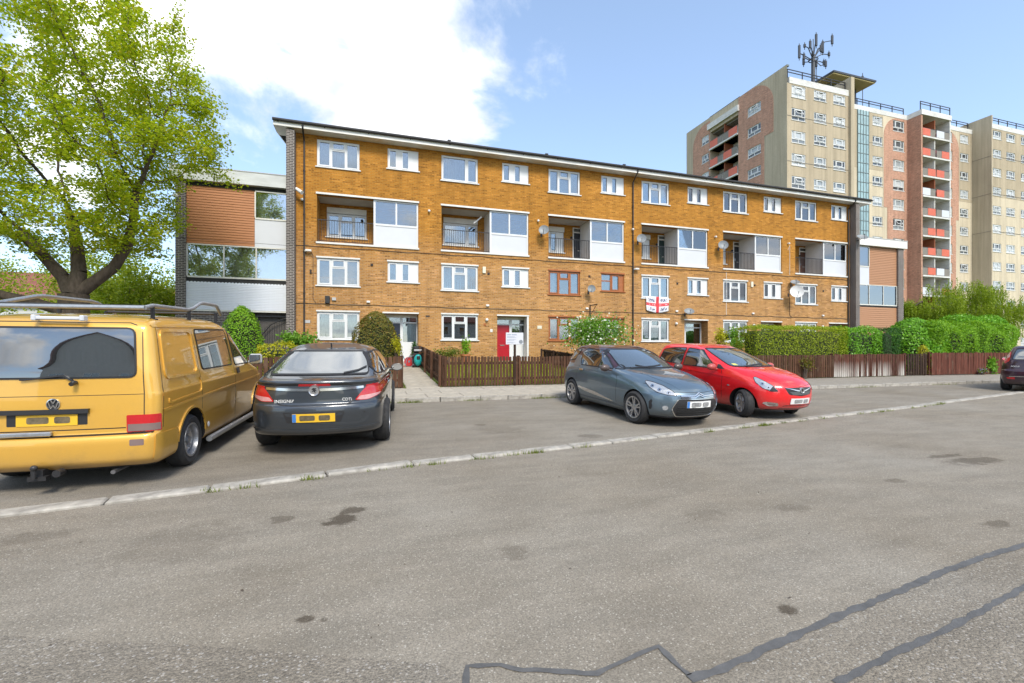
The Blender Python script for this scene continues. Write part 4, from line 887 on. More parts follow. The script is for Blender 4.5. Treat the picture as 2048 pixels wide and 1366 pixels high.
def contour(yf, yr, w, bf, br, rf, rr, tf, tr, ym):
    """half plan outline, front centre -> side -> rear centre, as (x, y)"""
    def frontE(s): return Vector((s * (w - tf), yf - bf * s * s))
    C = frontE(1.0); Rr = Vector((w - tr, yr + br)); fl = max(C.y - ym, .01); rl = max(ym - Rr.y, .01)
    def sideF(q): return Vector((w - tf * q * q, ym + fl * q))
    def sideR(q): return Vector((w - tr * q * q, ym - rl * q))
    wF, wR = max(w - tf, .02), max(w - tr, .02); rf = min(rf, wF * .6, fl * .8); rr = min(rr, wR * .6, rl * .8)
    a, b = 1 - rf / wF, 1 - rf / fl; c, d = 1 - rr / wR, 1 - rr / rl; P = []
    for i in range(10): P.append(frontE(a * i / 10))
    A, B = frontE(a), sideF(b)
    for i in range(9): s = i / 8; P.append(A * (1 - s) ** 2 + C * 2 * s * (1 - s) + B * s * s)
    for i in range(1, 12): P.append(sideF(b * (1 - i / 12)))
    for i in range(12): P.append(sideR(d * i / 12))
    A, B = sideR(d), Vector((c * (w - tr), yr + br * c * c))
    for i in range(9): s = i / 8; P.append(A * (1 - s) ** 2 + Rr * 2 * s * (1 - s) + B * s * s)
    for i in range(1, 11): q = c * (1 - i / 10); P.append(Vector((q * (w - tr), yr + br * q * q)))
    return P
def AXV(ax):
    if isinstance(ax, tuple): return Vector((math.sin(R(ax[0])), math.cos(R(ax[0])), 0))
    return Vector({'R': (1, 0, 0), 'L': (-1, 0, 0), 'F': (0, 1, 0), 'B': (0, -1, 0), 'T': (0, 0, 1)}[ax])
class Car:
    """body lofted from plan outlines at rising heights; every window, lamp, trim and shut line is laid on its surface"""
    def __init__(s, name, label, keys, ym, u, v, head, paint, roll=0, sub=6, paint2=None, zsplit=None, group='vehicles parked by the kerb'):
        s.root = thing(name, label, 'van' if name == 'van' else 'car', (u, v, gh(v)), -R(head), group); s.paint = paint
        slope = math.atan(.035) if v > 6.2 else math.atan(.03)
        s.root.rotation_euler = (0, 0, -R(head)); q = Vector((math.sin(R(head)), math.cos(R(head)), 0)); s.root.rotation_mode = 'XYZ'; s.root.rotation_euler.x = slope * q.y * (1 if True else 0)
        n = len(keys); X = list(range(n)); lv = []
        for k in range((n - 1) * sub + 1): lv.append([pchip(X, [kk[j] for kk in keys], min(k / sub, n - 1 - 1e-6)) for j in range(10)])
        V, F = [], []; m = None
        for z, yf, yr, w, bf, br, rf, rr, tf, tr in lv:
            h = contour(yf, yr, w, bf, br, rf, rr, tf, tr, min(max(ym, yr + br + .05), yf - bf - .05)); full = [(p.x, p.y, z) for p in h] + [(-p.x, p.y, z) for p in h[-2:0:-1]]
            m = len(full); V += full
        for i in range(len(lv) - 1):
            for k in range(m): F.append((i * m + k, i * m + (k + 1) % m, (i + 1) * m + (k + 1) % m, (i + 1) * m + k))
        F.append(tuple(range(m - 1, -1, -1))); T = (len(lv) - 1) * m
        hm = m // 2                                        # cap the roof with quads between the two sides
        for k in range(hm - 1):
            a, b, c, d = T + k, T + k + 1, T + (m - k - 1) % m, T + (m - k) % m
            F.append((a, b, c, d) if k else (T, T + 1, T + m - 1))
        F.append((T + hm - 1, T + hm, T + hm + 1))
        s.mb = MB(); s.mb.v = V; s.mb.f = F; s.V, s.F = V, F
        me = s.mb.mesh('body', True); bm = bmesh.new(); bm.from_mesh(me); s.bvh = BVHTree.FromBMesh(bm); bm.free(); s.me = me; s.zsplit = zsplit; s.paint2 = paint2
    def cut(s, arches, slots=()):
        """wheel arches"""
        body = ob('body', s.me, s.paint); tmp = []
        for y, z, r, x0 in arches:
            for sg in (1, -1):
                c = MB().cyl((sg * x0, y, z), (sg * 1.4, y, z), r, n=40).obj('cutter', None); tmp.append(c); md = body.modifiers.new('b', 'BOOLEAN'); md.object = c; md.operation = 'DIFFERENCE'; md.solver = 'EXACT'
        dg = bpy.context.evaluated_depsgraph_get(); me = bpy.data.meshes.new_from_object(body.evaluated_get(dg)); me.name = 'body'
        for c in tmp: bpy.data.objects.remove(c)
        bpy.data.objects.remove(body)
        me.materials.clear(); me.materials.append(MATS[s.paint]); me.materials.append(MATS['arch_black']); me.materials.append(MATS[s.paint2 or s.paint])
        for p in me.polygons:
            c = p.center
            if any(abs(math.hypot(c.y - y, c.z - z) - r) < .012 and abs(c.x) > x0 - .01 for y, z, r, x0 in arches) and abs(p.normal.x) < .35 or any(abs(abs(c.x) - x0) < .004 and math.hypot(c.y - y, c.z - z) < r for y, z, r, x0 in arches): p.material_index = 1
            elif c.z < .30 and abs(p.normal.z) > .9: p.material_index = 1
            elif s.zsplit and s.zsplit(c): p.material_index = 2
        sm(me, 40); s.body = ob('body', me, None, s.root); return s.body
    def ray(s, a, b, ax):
        if isinstance(ax, tuple):
            th, x0, y0 = ax; tx, ty, dx, dy = math.cos(R(th)), -math.sin(R(th)), math.sin(R(th)), math.cos(R(th))
            h = s.bvh.ray_cast(Vector((x0 + tx * a + dx * 3, y0 + ty * a + dy * 3, b)), Vector((-dx, -dy, 0)))
            return h[:2] if h[0] is not None else s.bvh.find_nearest(Vector((x0 + tx * a, y0 + ty * a, b)))[:2]
        d = {'R': ((4, a, b), (-1, 0, 0)), 'L': ((-4, a, b), (1, 0, 0)), 'F': ((a, 8, b), (0, -1, 0)), 'B': ((a, -6, b), (0, 1, 0)), 'T': ((a, b, 4), (0, 0, -1))}[ax]
        h = s.bvh.ray_cast(Vector(d[0]), Vector(d[1]))
        if h[0] is None:
            h = s.bvh.find_nearest(Vector(d[0]) + Vector(d[1]) * (3.1 if ax in 'RL' else 4.2 if ax == 'F' else 5))
        return h[0], h[1]
    def patch(s, name, poly, ax, m, off=.004, r=0.0, parent=None, cell=.07, depth=.012, smooth=True):
        """a shaped piece lying on the body: outline given in the view along ax"""
        if r: poly = rpoly(poly, r)
        bm = bmesh.new(); vs = [bm.verts.new((p[0], p[1], 0)) for p in poly]; bm.faces.new(vs)
        for k in (0, 1):
            lo, hi = min(p[k] for p in poly), max(p[k] for p in poly); n = int((hi - lo) / cell)
            for i in range(1, n + 1):
                c = lo + (hi - lo) * i / (n + 1); co = (c, 0, 0) if k == 0 else (0, c, 0); no = (1, 0, 0) if k == 0 else (0, 1, 0)
                bmesh.ops.bisect_plane(bm, geom=bm.verts[:] + bm.edges[:] + bm.faces[:], dist=1e-5, plane_co=co, plane_no=no)
        axis = AXV(ax)
        inner = {}
        for q in bm.verts:
            h, nn = s.ray(q.co.x, q.co.y, ax)
            if nn.dot(axis) < 0: nn = -nn
            q.co = h + nn * off; inner[q] = h - nn * (depth - off)
        be = [e for e in bm.edges if e.is_boundary]
        mp = {}
        for e in be:
            for q in e.verts:
                if q not in mp: mp[q] = bm.verts.new(inner[q])
        for e in be:
            a, b = e.verts; bm.faces.new((a, b, mp[b], mp[a]))
        bmesh.ops.recalc_face_normals(bm, faces=bm.faces)
        me = bpy.data.meshes.new(name); bm.to_mesh(me); bm.free()
        if smooth: sm(me, 40)
        return ob(name, me, m, parent or s.root)
    def both(s, name, poly, m, parent=None, **k): return [s.patch(name, poly, ax, m, parent=parent, **k) for ax in 'RL']
    def line(s, name, pts, ax, w, m, off=.002, parent=None, closed=False, depth=.006):
        """narrow ribbon along a path on the body: shut lines, mouldings, seals"""
        P = [Vector(p) for p in (pts + [pts[0]] if closed else pts)]; Q = []
        for a, b in zip(P, P[1:]):
            n = max(1, int((b - a).length / .06)); Q += [a + (b - a) * i / n for i in range(n)]
        Q.append(P[-1]); bm = bmesh.new(); rows = []
        axis = AXV(ax)
        for i, p in enumerate(Q):
            d = (Q[min(i + 1, len(Q) - 1)] - Q[max(i - 1, 0)]).normalized(); n = Vector((-d.y, d.x)); r = []
            for t_, of in ((-.5, -depth), (-.5, off), (.5, off), (.5, -depth)):
                q = p + n * w * t_; h, nn = s.ray(q.x, q.y, ax)
                if nn.dot(axis) < 0: nn = -nn
                r.append(bm.verts.new(h + nn * of))
            rows.append(r)
        for a, b in zip(rows, rows[1:]):
            for k in range(3): bm.faces.new((a[k], a[k + 1], b[k + 1], b[k]))
        bmesh.ops.recalc_face_normals(bm, faces=bm.faces); me = bpy.data.meshes.new(name); bm.to_mesh(me); bm.free(); sm(me, 50)
        return ob(name, me, m, parent or s.root)
    def glass(s, name, poly, ax, r=.03, m='auto_glass', seal=.018, off=.003):
        g = s.patch(name, poly, ax, m, off=off + .004, r=r, cell=.04)
        c = Vector((sum(p[0] for p in poly) / len(poly), sum(p[1] for p in poly) / len(poly)))
        P = rpoly(poly, r); s.line('seal', [tuple(p) for p in P], ax, seal, 'seal_black', off=off + .006, parent=g, closed=True); return g
    def badge(s, txt, size, a, b, ax, m='chrome', parent=None, off=.006):
        h, nn = s.ray(a, b, ax); me = text_mesh(txt, size); o = ob('lettering', me, m, parent or s.root)
        fw = {'B': Matrix.Rotation(R(90), 4, 'X'), 'F': Matrix.Rotation(R(180), 4, 'Z') @ Matrix.Rotation(R(90), 4, 'X'), 'R': Matrix.Rotation(R(90), 4, 'Z') @ Matrix.Rotation(R(90), 4, 'X')}[ax]
        o.matrix_basis = Matrix.Translation(h + nn * off) @ fw; return o
    def wheels(s, pos, kind, rt, wd, rim, track, steer=0, visible=None):
        tyre, rm, hub = wheel_meshes(kind, rt, wd, rim)
        for y, st in ((pos[0], 0), (pos[1], steer)):
            for sg in (1, -1):
                o = ob('wheel', tyre, 'tyre', s.root, (sg * track, y, rt)); o.rotation_euler = (0, 0, (0 if sg > 0 else math.pi) - R(st))
                ob('rim', rm, 'alloy' if kind != 'steel' else 'steel_wheel', o); ob('brake_disc', hub, 'brake_disc', o)
    def mirror(s, y, z, x, m, glass='mirror', size=(.10, .06, .085)):
        for sg in (1, -1):
            a, b, c = size; mb = MB(); mb.ball((0, 0, 0), (a, b, c), 14, 10); mb.v = [(p[0], min(p[1], b * 5) if p[1] > -b * .35 else -b * .35, p[2]) for p in mb.v]
            mb.tube([(-sg * a * .6, .01, -c * .5), (-sg * (a + .10), .02, -c * .8)], .022, 8); o = mb.obj('door_mirror', m, s.root, (sg * x, y, z), smooth=True)
            MB().lathe([(.001, -b * .36), (.8 * c, -b * .36), (.8 * c, -b * .34)], 16, 'y').xf(Matrix.Scale(a / c, 4, (1, 0, 0))).obj('mirror_glass', glass, o)
    def plate(s, ax, z, m, eu=True, w=.52, ink='plate_ink', off=.012, x=0):
        p = s.patch('number_plate', [(x - w / 2, z - .055), (x + w / 2, z - .055), (x + w / 2, z + .055), (x - w / 2, z + .055)], ax, m, off=off, cell=.3)
        sg = 1 if ax == 'B' else -1
        def inkp(a, b): a, b = sorted((x + sg * a * w, x + sg * b * w)); s.patch('smudged_characters', [(a, z - .032), (b, z - .032), (b, z + .034), (a, z + .034)], ax, ink, off=off + .0015, cell=.3, parent=p, r=.02)
        inkp(-.33, .03); inkp(.12, .38)
        if eu: a, b = sorted((x - sg * w * .497, x - sg * w * .41)); s.patch('country_band', [(a, z - .052), (b, z - .052), (b, z + .052), (a, z + .052)], ax, 'plate_blue', off=off + .002, cell=.3, parent=p)
        return p
def rpoly(P, r, n=4):
    P = [Vector(p[:2]) for p in P]; O = []; m = len(P)
    for i in range(m):
        a, b, c = P[i - 1], P[i], P[(i + 1) % m]; q = min(r, (a - b).length * .45, (c - b).length * .45)
        A, B = b + (a - b).normalized() * q, b + (c - b).normalized() * q
        for k in range(n + 1): t_ = k / n; O.append(tuple(A * (1 - t_) ** 2 + b * 2 * t_ * (1 - t_) + B * t_ * t_))
    return O
WH = {}
def wheel_meshes(kind, rt, wd, rim):
    k = (kind, rt, wd, rim)
    if k in WH: return WH[k]
    h = wd / 2; ty = MB().lathe([(rim - .01, -h + .02), (rim + .012, -h + .005), (rt * .86, -h - .006), (rt - .022, -h + .012), (rt - .004, -h + .04), (rt, -h * .45), (rt, h * .45), (rt - .004, h - .04), (rt - .022, h - .012), (rt * .86, h + .006), (rim + .012, h - .005), (rim - .01, h - .02)], 48, 'x', closed=True)
    for q in (-.35, -.12, .12, .35): ty.lathe([(rt + .0012, h * q * 1.6 - .004), (rt + .0012, h * q * 1.6 + .004)], 48, 'x')
    rm = MB().lathe([(rim + .006, h - .012), (rim + .004, h), (rim - .016, h - .004), (rim - .026, h - .05), (rim - .03, -h + .02)], 40, 'x')
    if kind == 'steel':
        rm.lathe([(rim - .026, h - .07), (rim * .80, h - .075), (rim * .62, h - .045), (rim * .50, h - .035), (rim * .34, h - .06), (.045, h - .06), (.045, h - .03), (.001, h - .028)], 40, 'x')
        for i in range(5): a = i * 1.2566; rm.cyl((h - .075, rim * .40 * math.cos(a), rim * .40 * math.sin(a)), (h - .04, rim * .40 * math.cos(a), rim * .40 * math.sin(a)), .012, n=6)
    else:
        ns = {'ten': 5, 'five': 5, 'seven': 7}[kind]
        rm.lathe([(.001, h - .022), (.03, h - .022), (.062, h - .03), (.07, h - .055)], 24, 'x')
        for i in range(ns):
            for dl in ((-.17, .17) if kind == 'ten' else (0,)):
                a = 2 * math.pi * i / ns + .3; w0, w1 = (.020, .017) if kind == 'ten' else (.030, .036)
                c0, c1 = Vector((math.cos(a + dl * .9), math.sin(a + dl * .9))), Vector((math.cos(a + dl * 1.15), math.sin(a + dl * 1.15)))
                p0, p1 = c0 * .05, c1 * (rim - .014); d = (p1 - p0).normalized(); n_ = Vector((-d.y, d.x))
                vs = []
                for p, w_, x in ((p0, w0, h - .024), (p1, w1, h - .012)):
                    for sx, dx in ((-1, -.03), (-.75, 0), (.75, 0), (1, -.03)): q = p + n_ * w_ * sx; vs.append((x + dx, q.x, q.y))
                rm.add(vs, [(0, 1, 5, 4), (1, 2, 6, 5), (2, 3, 7, 6), (0, 4, 7, 3)])
    db = MB().lathe([(.02, h - .10), (rim * .72, h - .10), (rim * .72, h - .08), (.02, h - .08)], 28, 'x', closed=True).lathe([(.02, -h + .03), (rim - .03, -h + .03)], 28, 'x')
    WH[k] = (ty.mesh('wheel', True), rm.mesh('rim', True), db.mesh('brake_disc', True)); return WH[k]
def mir(P): return [(-a, b) for a, b in P]
# ---------------------------------------------------------------- gold van (rear towards the camera)
car_paint('gold_paint', (.70, .375, .055), .35, .36, .3)
K = lambda z, yf, yr, w, bf=.1, br=.03, rf=.2, rr=.1, tf=.05, tr=.02: (z, yf, yr, w, bf, br, rf, rr, tf, tr)
vn = Car('van', 'gold panel van with roof rack and blacked-out rear window', [
    K(.20, 3.40, -.70, .80, .2, .03), K(.26, 3.60, -.885, .885, .25, .05, .3, .13), K(.34, 3.66, -.955, .912, .25, .06, .3, .13), K(.50, 3.68, -.96, .918, .25, .06, .3, .12), K(.575, 3.67, -.94, .92, .24, .055, .3, .11), K(.60, 3.66, -.885, .922, .24, .05, .3, .10), K(.80, 3.60, -.875, .925, .22, .045, .3, .10), K(.98, 3.35, -.862, .925, .2, .045, .3, .10), K(1.02, 3.25, -.858, .917, .2, .045, .3, .10),
    K(1.10, 2.95, -.85, .905, .2, .045, .25, .10), K(1.20, 2.62, -.84, .89, .15, .045, .2, .10), K(1.40, 2.30, -.805, .862, .12, .045, .2, .10), K(1.62, 1.95, -.765, .83, .1, .045, .18, .10), K(1.70, 1.80, -.745, .812, .1, .045, .18, .10), K(1.755, 1.66, -.70, .785, .1, .05, .18, .12), K(1.80, 1.45, -.60, .735, .1, .05, .2, .14), K(1.835, 1.15, -.42, .64, .1, .05, .2, .16), K(1.855, .80, -.15, .48, .08, .05, .2, .16), K(1.862, .6, .2, .2, .02, .02, .08, .08, .01, .01)],
    1.2, -3.05, 6.58, 2.0, 'gold_paint')
vn.cut([(0, .33, .385, .50), (2.92, .33, .385, .50)])
vn.wheels((0, 2.92), 'steel', .318, .205, .205, .80)
rw = vn.glass('rear_window', [(-.70, 1.175), (.70, 1.175), (.655, 1.685), (-.655, 1.685)], 'B', r=.07)
vn.line('shut_line', [(-.78, .59), (-.775, 1.0), (-.72, 1.70), (-.60, 1.745), (.60, 1.745), (.72, 1.70), (.775, 1.0), (.78, .59)], 'B', .009, 'seal_black', off=.0008)
vn.line('shut_line', [(-.78, .995), (.78, .995)], 'B', .006, 'seal_black', off=.0008); vn.line('shut_line', [(-.86, .592), (.86, .592)], 'B', .014, 'seal_black', off=.001)
for sg in (1, -1):
    f = (lambda P: P) if sg > 0 else mir
    dg_ = (180 - 25 * sg, sg * .79, -.87); q_ = lambda P: [(-sg * a, b) for a, b in P]
    l = vn.patch('tail_lamp', q_([(-.14, .60), (.14, .60), (.14, .78), (-.14, .78)]), dg_, 'lamp_red', off=.008, r=.012, cell=.03); vn.patch('reversing_lens', q_([(-.13, .61), (.13, .61), (.13, .685), (-.13, .685)]), dg_, 'lamp_smoke', off=.011, parent=l, cell=.03); ax = 'R' if sg > 0 else 'L'
    vn.patch('fog_lamp', f([(.68, .47), (.80, .47), (.80, .535), (.68, .535)]), 'B', 'lamp_smoke', off=.003, r=.012)
    # flank: pressed load panel, side glass, front door glass, swage, shut lines
    fr_ = [(-.62, 1.14), (.20, 1.14), (.17, 1.665), (-.56, 1.665)]; vn.line('panel_pressing', [tuple(p) for p in rpoly(fr_, .08)], ax, .03, 'gold_paint', off=.014, closed=True)
    fr_ = [(-.62, .86), (.26, .89), (.26, 1.07), (-.52, 1.06)]; vn.line('panel_pressing', [tuple(p) for p in rpoly(fr_, .06)][:-6], ax, .022, 'gold_paint', off=.010)
    vn.glass('side_window', [(.36, 1.165), (1.50, 1.155), (1.42, 1.685), (.31, 1.685)], ax, r=.06); vn.glass('front_door_window', [(1.64, 1.14), (2.56, 1.13), (2.50, 1.25), (1.98, 1.665), (1.56, 1.675)], ax, r=.05)
    vn.line('swage', [(-.74, .80), (.6, .83), (2.2, .85), (3.2, .86)], ax, .028, 'gold_paint', off=.010); vn.line('shut_line', [(.275, .42), (.28, 1.0), (.24, 1.70)], ax, .008, 'seal_black', off=.0008)
    vn.line('shut_line', [(1.57, .36), (1.58, 1.1), (1.48, 1.69)], ax, .008, 'seal_black', off=.0008); vn.line('shut_line', [(2.88, .75), (2.80, 1.0), (2.62, 1.16)], ax, .008, 'seal_black', off=.0008); vn.line('roof_gutter', [(-.66, 1.712), (.6, 1.722), (1.7, 1.70), (2.05, 1.60)], ax, .02, 'gold_paint', off=.010)
    vn.line('shut_line', [(-.74, .62), (-.72, 1.0), (-.62, 1.69)], ax, .008, 'seal_black', off=.0008)
    vn.line('arch_lip', [(.40 * math.cos(a), .33 + .40 * math.sin(a)) for a in [R(5 + i * 12) for i in range(15)]], ax, .03, 'gold_paint', off=.012); vn.line('arch_lip', [(2.92 + .40 * math.cos(a), .33 + .40 * math.sin(a)) for a in [R(5 + i * 12) for i in range(15)]], ax, .03, 'gold_paint', off=.012)
    vn.patch('door_handle', [(1.66, 1.00), (1.78, 1.00), (1.78, 1.09), (1.66, 1.09)], ax, 'trim_black', off=.02, r=.02); vn.patch('bumper_wrap', [(-.86, .30), (-.42, .30), (-.405, .55), (-.86, .575)], ax, 'gold_paint', off=.012, r=.03)
    MB().tube([(sg * .93, .46, .22), (sg * .93, 2.46, .22)], .038, 10).obj('side_bar', 'galvanised', vn.root, smooth=True)
    MB().box((sg * .80 - .02, .6, .19), (sg * .80 + .12 * sg, .66, .23)).box((sg * .80 - .02, 2.2, .19), (sg * .80 + .12 * sg, 2.26, .23)).obj('bar_bracket', 'trim_black', vn.root)
vn.patch('plate_recess', [(-.36, .70), (.30, .70), (.30, .82), (-.36, .82)], 'B', 'trim_black', off=.001, r=.01); vn.plate('B', .755, 'plate_yellow', eu=False, w=.50, off=.008, x=-.03)
vn.line('plate_lamp_bar', [(-.42, .84), (.32, .84)], 'B', .045, 'trim_black', off=.035)
vn.patch('panel_edge', [(-.62, .645), (.62, .645), (.62, .655), (-.62, .655)], 'B', 'seal_black', off=.001)
# round emblem: ring with V over W
h0, nn = vn.ray(0.02, .915, 'B'); e = MB().lathe([(.058, 0), (.058, -.012), (.049, -.014), (.047, 0)], 32, 'y').xf(Matrix.Translation(h0)); eo = e.obj('emblem', 'chrome', vn.root, smooth=True); vn.patch('emblem_ground', [(.02 + .05 * math.cos(a), .915 + .05 * math.sin(a)) for a in [i * math.pi / 10 for i in range(20)]], 'B', 'trim_black', off=.003, parent=eo)
def stroke(mb, P, w, y):
    for a, b in zip(P, P[1:]):
        a, b = Vector(a), Vector(b); d = (b - a).normalized(); n = Vector((-d.y, d.x)) * w / 2; mb.add([(*(a + n), 0), (*(a - n), 0), (*(b - n), 0), (*(b + n), 0)], [(0, 1, 2, 3)])
mb = MB(); stroke(mb, [(-.020, .046), (0, .006), (.020, .046)], .010, 0); stroke(mb, [(-.042, .026), (-.018, -.042), (0, -.008), (.018, -.042), (.042, .026)], .010, 0)
mb.v = [(x + h0.x, h0.y - .012, y + h0.z) for x, y, z in mb.v]; mb.obj('emblem_letters', 'chrome', eo)

for sg in (1, -1):
    mo = MB().bbox((sg * 1.0 - .10, 2.36, 1.10), (sg * 1.0 + .10, 2.46, 1.28), .03).tube([(sg * .88, 2.44, 1.14), (sg * 1.0, 2.42, 1.16)], .02, 8).obj('door_mirror', 'grey_box', vn.root, smooth=True); MB().bbox((sg * 1.0 - .085, 2.352, 1.115), (sg * 1.0 + .085, 2.358, 1.265), .002).obj('mirror_glass', 'mirror', mo)
vn.line('wiper', [(-.25, 1.16), (.1, 1.20), (.20, 1.13)], 'B', .016, 'trim_black', off=.03)
MB().cyl((.20, -.93, 1.12), (.20, -.86, 1.13), .022, n=10).obj('wiper_pivot', 'trim_black', vn.root)
# roof rack: two hooped side tubes with feet and cross bars; aluminium bracket at the rear
rk = None
for sg in (1, -1):
    x = sg * .70
    mb = MB().tube([(x, -.62, 1.915), (x, -.45, 1.945), (x, .45, 1.945), (x, .62, 1.97), (x, .85, 2.05), (x, .95, 2.065), (x, 1.42, 2.065), (x, 1.50, 2.05), (x, 1.68, 1.93)] if sg > 0 else [(x, -.62, 1.90), (x, -.40, 1.945), (x, .1, 2.05), (x, .22, 2.065), (x, 1.1, 2.065), (x, 1.25, 2.05), (x, 1.68, 1.93)], .024, 10)
    o = mb.obj('roof_rail', 'galvanised', vn.root, smooth=True)
    for y in (-.45, .5, 1.45): MB().cyl((x, y, 1.76), (x, y, 1.94), .022, n=8).box((x - .04, y - .03, 1.755), (x + .04, y + .03, 1.80)).obj('rail_foot', 'trim_black', vn.root)
for y in (-.45, .5, 1.45): MB().tube([(-.70, y, 1.935), (.70, y, 1.935)], .016, 8).obj('cross_bar', 'trim_black', vn.root)
MB().tube([(-.70, -.62, 1.905), (.70, -.62, 1.915)], .022, 10).obj('rear_rack_tube', 'galvanised', vn.root, smooth=True)
MB().bbox((-.16, -.80, 1.765), (.22, -.745, 1.80), .008).bbox((-.19, -.81, 1.755), (-.15, -.73, 1.815), .008).bbox((.21, -.81, 1.755), (.25, -.73, 1.815), .008).obj('awning_bracket', 'white_panel', vn.root)
MB().bbox((-.40, -.93, .60), (.02, -.885, .645), .01).obj('step_plate', 'galvanised', vn.root)
mb = MB().box((-.13, -1.0, .18), (.02, -.93, .22)).cyl((-.06, -1.02, .21), (-.06, -1.02, .29), .016).ball((-.06, -1.02, .315), .03).box((-.12, -.97, .20), (-.02, -.8, .28)); mb.obj('tow_ball', 'trim_black', vn.root, smooth=True); MB().cyl((.12, -1.03, .25), (.12, -.95, .25), .036, n=12).obj('tow_socket', 'trim_black', vn.root)
MB().cyl((.52, -.90, .20), (.52, -.6, .20), .022, n=10).obj('exhaust', 'brake_disc', vn.root, smooth=True)
MB().lathe([(.001, .926), (.034, .926), (.036, .922)], 14, 'x', (0, .47, .42)).obj('round_sticker', 'plate_white', vn.root)
# ---------------------------------------------------------------- dark grey hatchback saloon (rear towards the camera)
car_paint('graphite_paint', (.042, .050, .060), .55, .3, .35)
ic = Car('car', 'dark grey metallic saloon seen from behind, beside the gold van', [
    K(.19, 3.50, -.42, .78, .3, .08, .35, .2, .08, .04), K(.26, 3.66, -.66, .85, .35, .12, .4, .25, .1, .09), K(.33, 3.75, -.985, .895, .38, .17, .4, .28, .1, .09), K(.48, 3.79, -1.035, .905, .40, .17, .4, .30, .1, .09), K(.62, 3.77, -1.05, .908, .40, .17, .4, .30, .1, .09), K(.70, 3.72, -1.035, .908, .40, .17, .4, .30, .1, .095), K(.735, 3.68, -1.00, .908, .40, .165, .4, .30, .1, .10), K(.85, 3.50, -.99, .905, .38, .165, .4, .30, .1, .11), K(.93, 3.1, -.985, .892, .3, .17, .4, .30, .1, .12), K(.965, 2.8, -.98, .880, .3, .17, .35, .30, .1, .10), K(1.00, 2.45, -1.00, .875, .25, .17, .3, .28, .08, .11), K(1.025, 2.2, -.99, .86, .2, .17, .3, .26, .06, .11),
    K(1.045, 2.05, -.86, .845, .15, .16, .25, .22, .05, .10), K(1.10, 1.92, -.64, .82, .15, .14, .25, .2, .05, .09), K(1.20, 1.70, -.34, .775, .12, .12, .22, .2, .04, .08), K(1.32, 1.42, .0, .70, .1, .1, .2, .2, .04, .06), K(1.40, 1.22, .24, .63, .1, .08, .2, .2, .03, .04), K(1.455, 1.02, .48, .53, .06, .05, .12, .12, .02, .02), K(1.488, .88, .64, .36, .03, .03, .06, .06, .01, .01), K(1.50, .79, .74, .15, .01, .01, .02, .02, .005, .005)],
    1.3, -.66, 7.42, 4.0, 'graphite_paint')

ic.cut([(0, .335, .372, .52), (2.737, .335, .372, .52)]); ic.wheels((0, 2.737), 'ten', .335, .235, .225, .80)
ic.glass('rear_window', [(-.655, 1.085), (.655, 1.085), (.535, 1.375), (-.535, 1.375)], 'B', r=.06, m='auto_glass_pale')
ic.glass('windscreen', [(-.66, 1.06), (.66, 1.06), (.52, 1.38), (-.52, 1.38)], 'F', r=.05)
for sg in (1, -1):
    f = (lambda P: P) if sg > 0 else mir; ax = 'R' if sg > 0 else 'L'
    ic.glass('front_door_window', [(.60, 1.045), (1.84, 1.045), (1.74, 1.085), (1.28, 1.335), (.62, 1.385)], ax, r=.03); ic.glass('rear_door_window', [(-.42, 1.075), (.54, 1.045), (.56, 1.385), (.18, 1.35), (-.30, 1.16)], ax, r=.03)
    ic.line('window_trim', [(-.50, 1.075), (-.2, 1.035), (.6, 1.018), (1.86, 1.022)], ax, .018, 'chrome', off=.006)
    ic.line('shut_line', [(.575, .32), (.58, .98), (.60, 1.03)], ax, .008, 'seal_black', off=.001); ic.line('shut_line', [(-.42, 1.03), (-.30, .80), (-.36, .62)], ax, .008, 'seal_black', off=.001); ic.line('shut_line', [(1.95, .34), (1.96, .9), (1.88, 1.0)], ax, .008, 'seal_black', off=.001)
    ic.line('swage', [(-.40, .84), (.7, .87), (2.2, .83)], ax, .014, 'graphite_paint', off=.008); ic.patch('door_handle', [(.15, .90), (.36, .90), (.36, .93), (.15, .93)], ax, 'graphite_paint', off=.03, r=.012); ic.patch('door_handle', [(.98, .89), (1.19, .89), (1.19, .92), (.98, .92)], ax, 'graphite_paint', off=.03, r=.012)
    l = ic.patch('tail_lamp', f([(.495, .758), (.66, .755), (.80, .80), (.885, .90), (.885, .965), (.78, .968), (.64, .935), (.58, .87)]), 'B', 'lamp_red', off=.006, r=.03, cell=.04)
    ic.patch('reversing_lens', f([(.515, .766), (.66, .763), (.79, .805), (.82, .835), (.56, .815)]), 'B', 'lamp_pink', off=.009, r=.015, parent=l, cell=.04)
    ic.patch('tail_lamp_side', [(-.80, .84), (-.60, .90), (-.58, .945), (-.74, .965), (-.84, .955)], ax, 'lamp_red', off=.005, r=.02, parent=l, cell=.04)
ic.line('chrome_bar', [(-.60, .930), (-.3, .915), (0, .910), (.3, .915), (.60, .930)], 'B', .034, 'chrome', off=.012)
h0, nn = ic.ray(0, .905, 'B'); mb = MB().lathe([(.001, -.020), (.056, -.020), (.066, -.027), (.071, -.012), (.071, .02)], 28, 'y').xf(Matrix.Translation(h0)); eo = mb.obj('emblem', 'alloy', ic.root, smooth=True)
mb = MB().add([(-.034, 0, .018), (-.01, 0, .036), (.030, 0, .030), (.014, 0, .012), (.036, 0, -.004), (.012, 0, -.004), (.020, 0, -.036), (-.006, 0, -.010), (-.030, 0, -.020), (-.012, 0, .006)], [tuple(range(10))]); mb.v = [(x + h0.x, h0.y - .0275, z + h0.z) for x, y, z in mb.v]; mb.obj('emblem_figure', 'trim_black', eo)
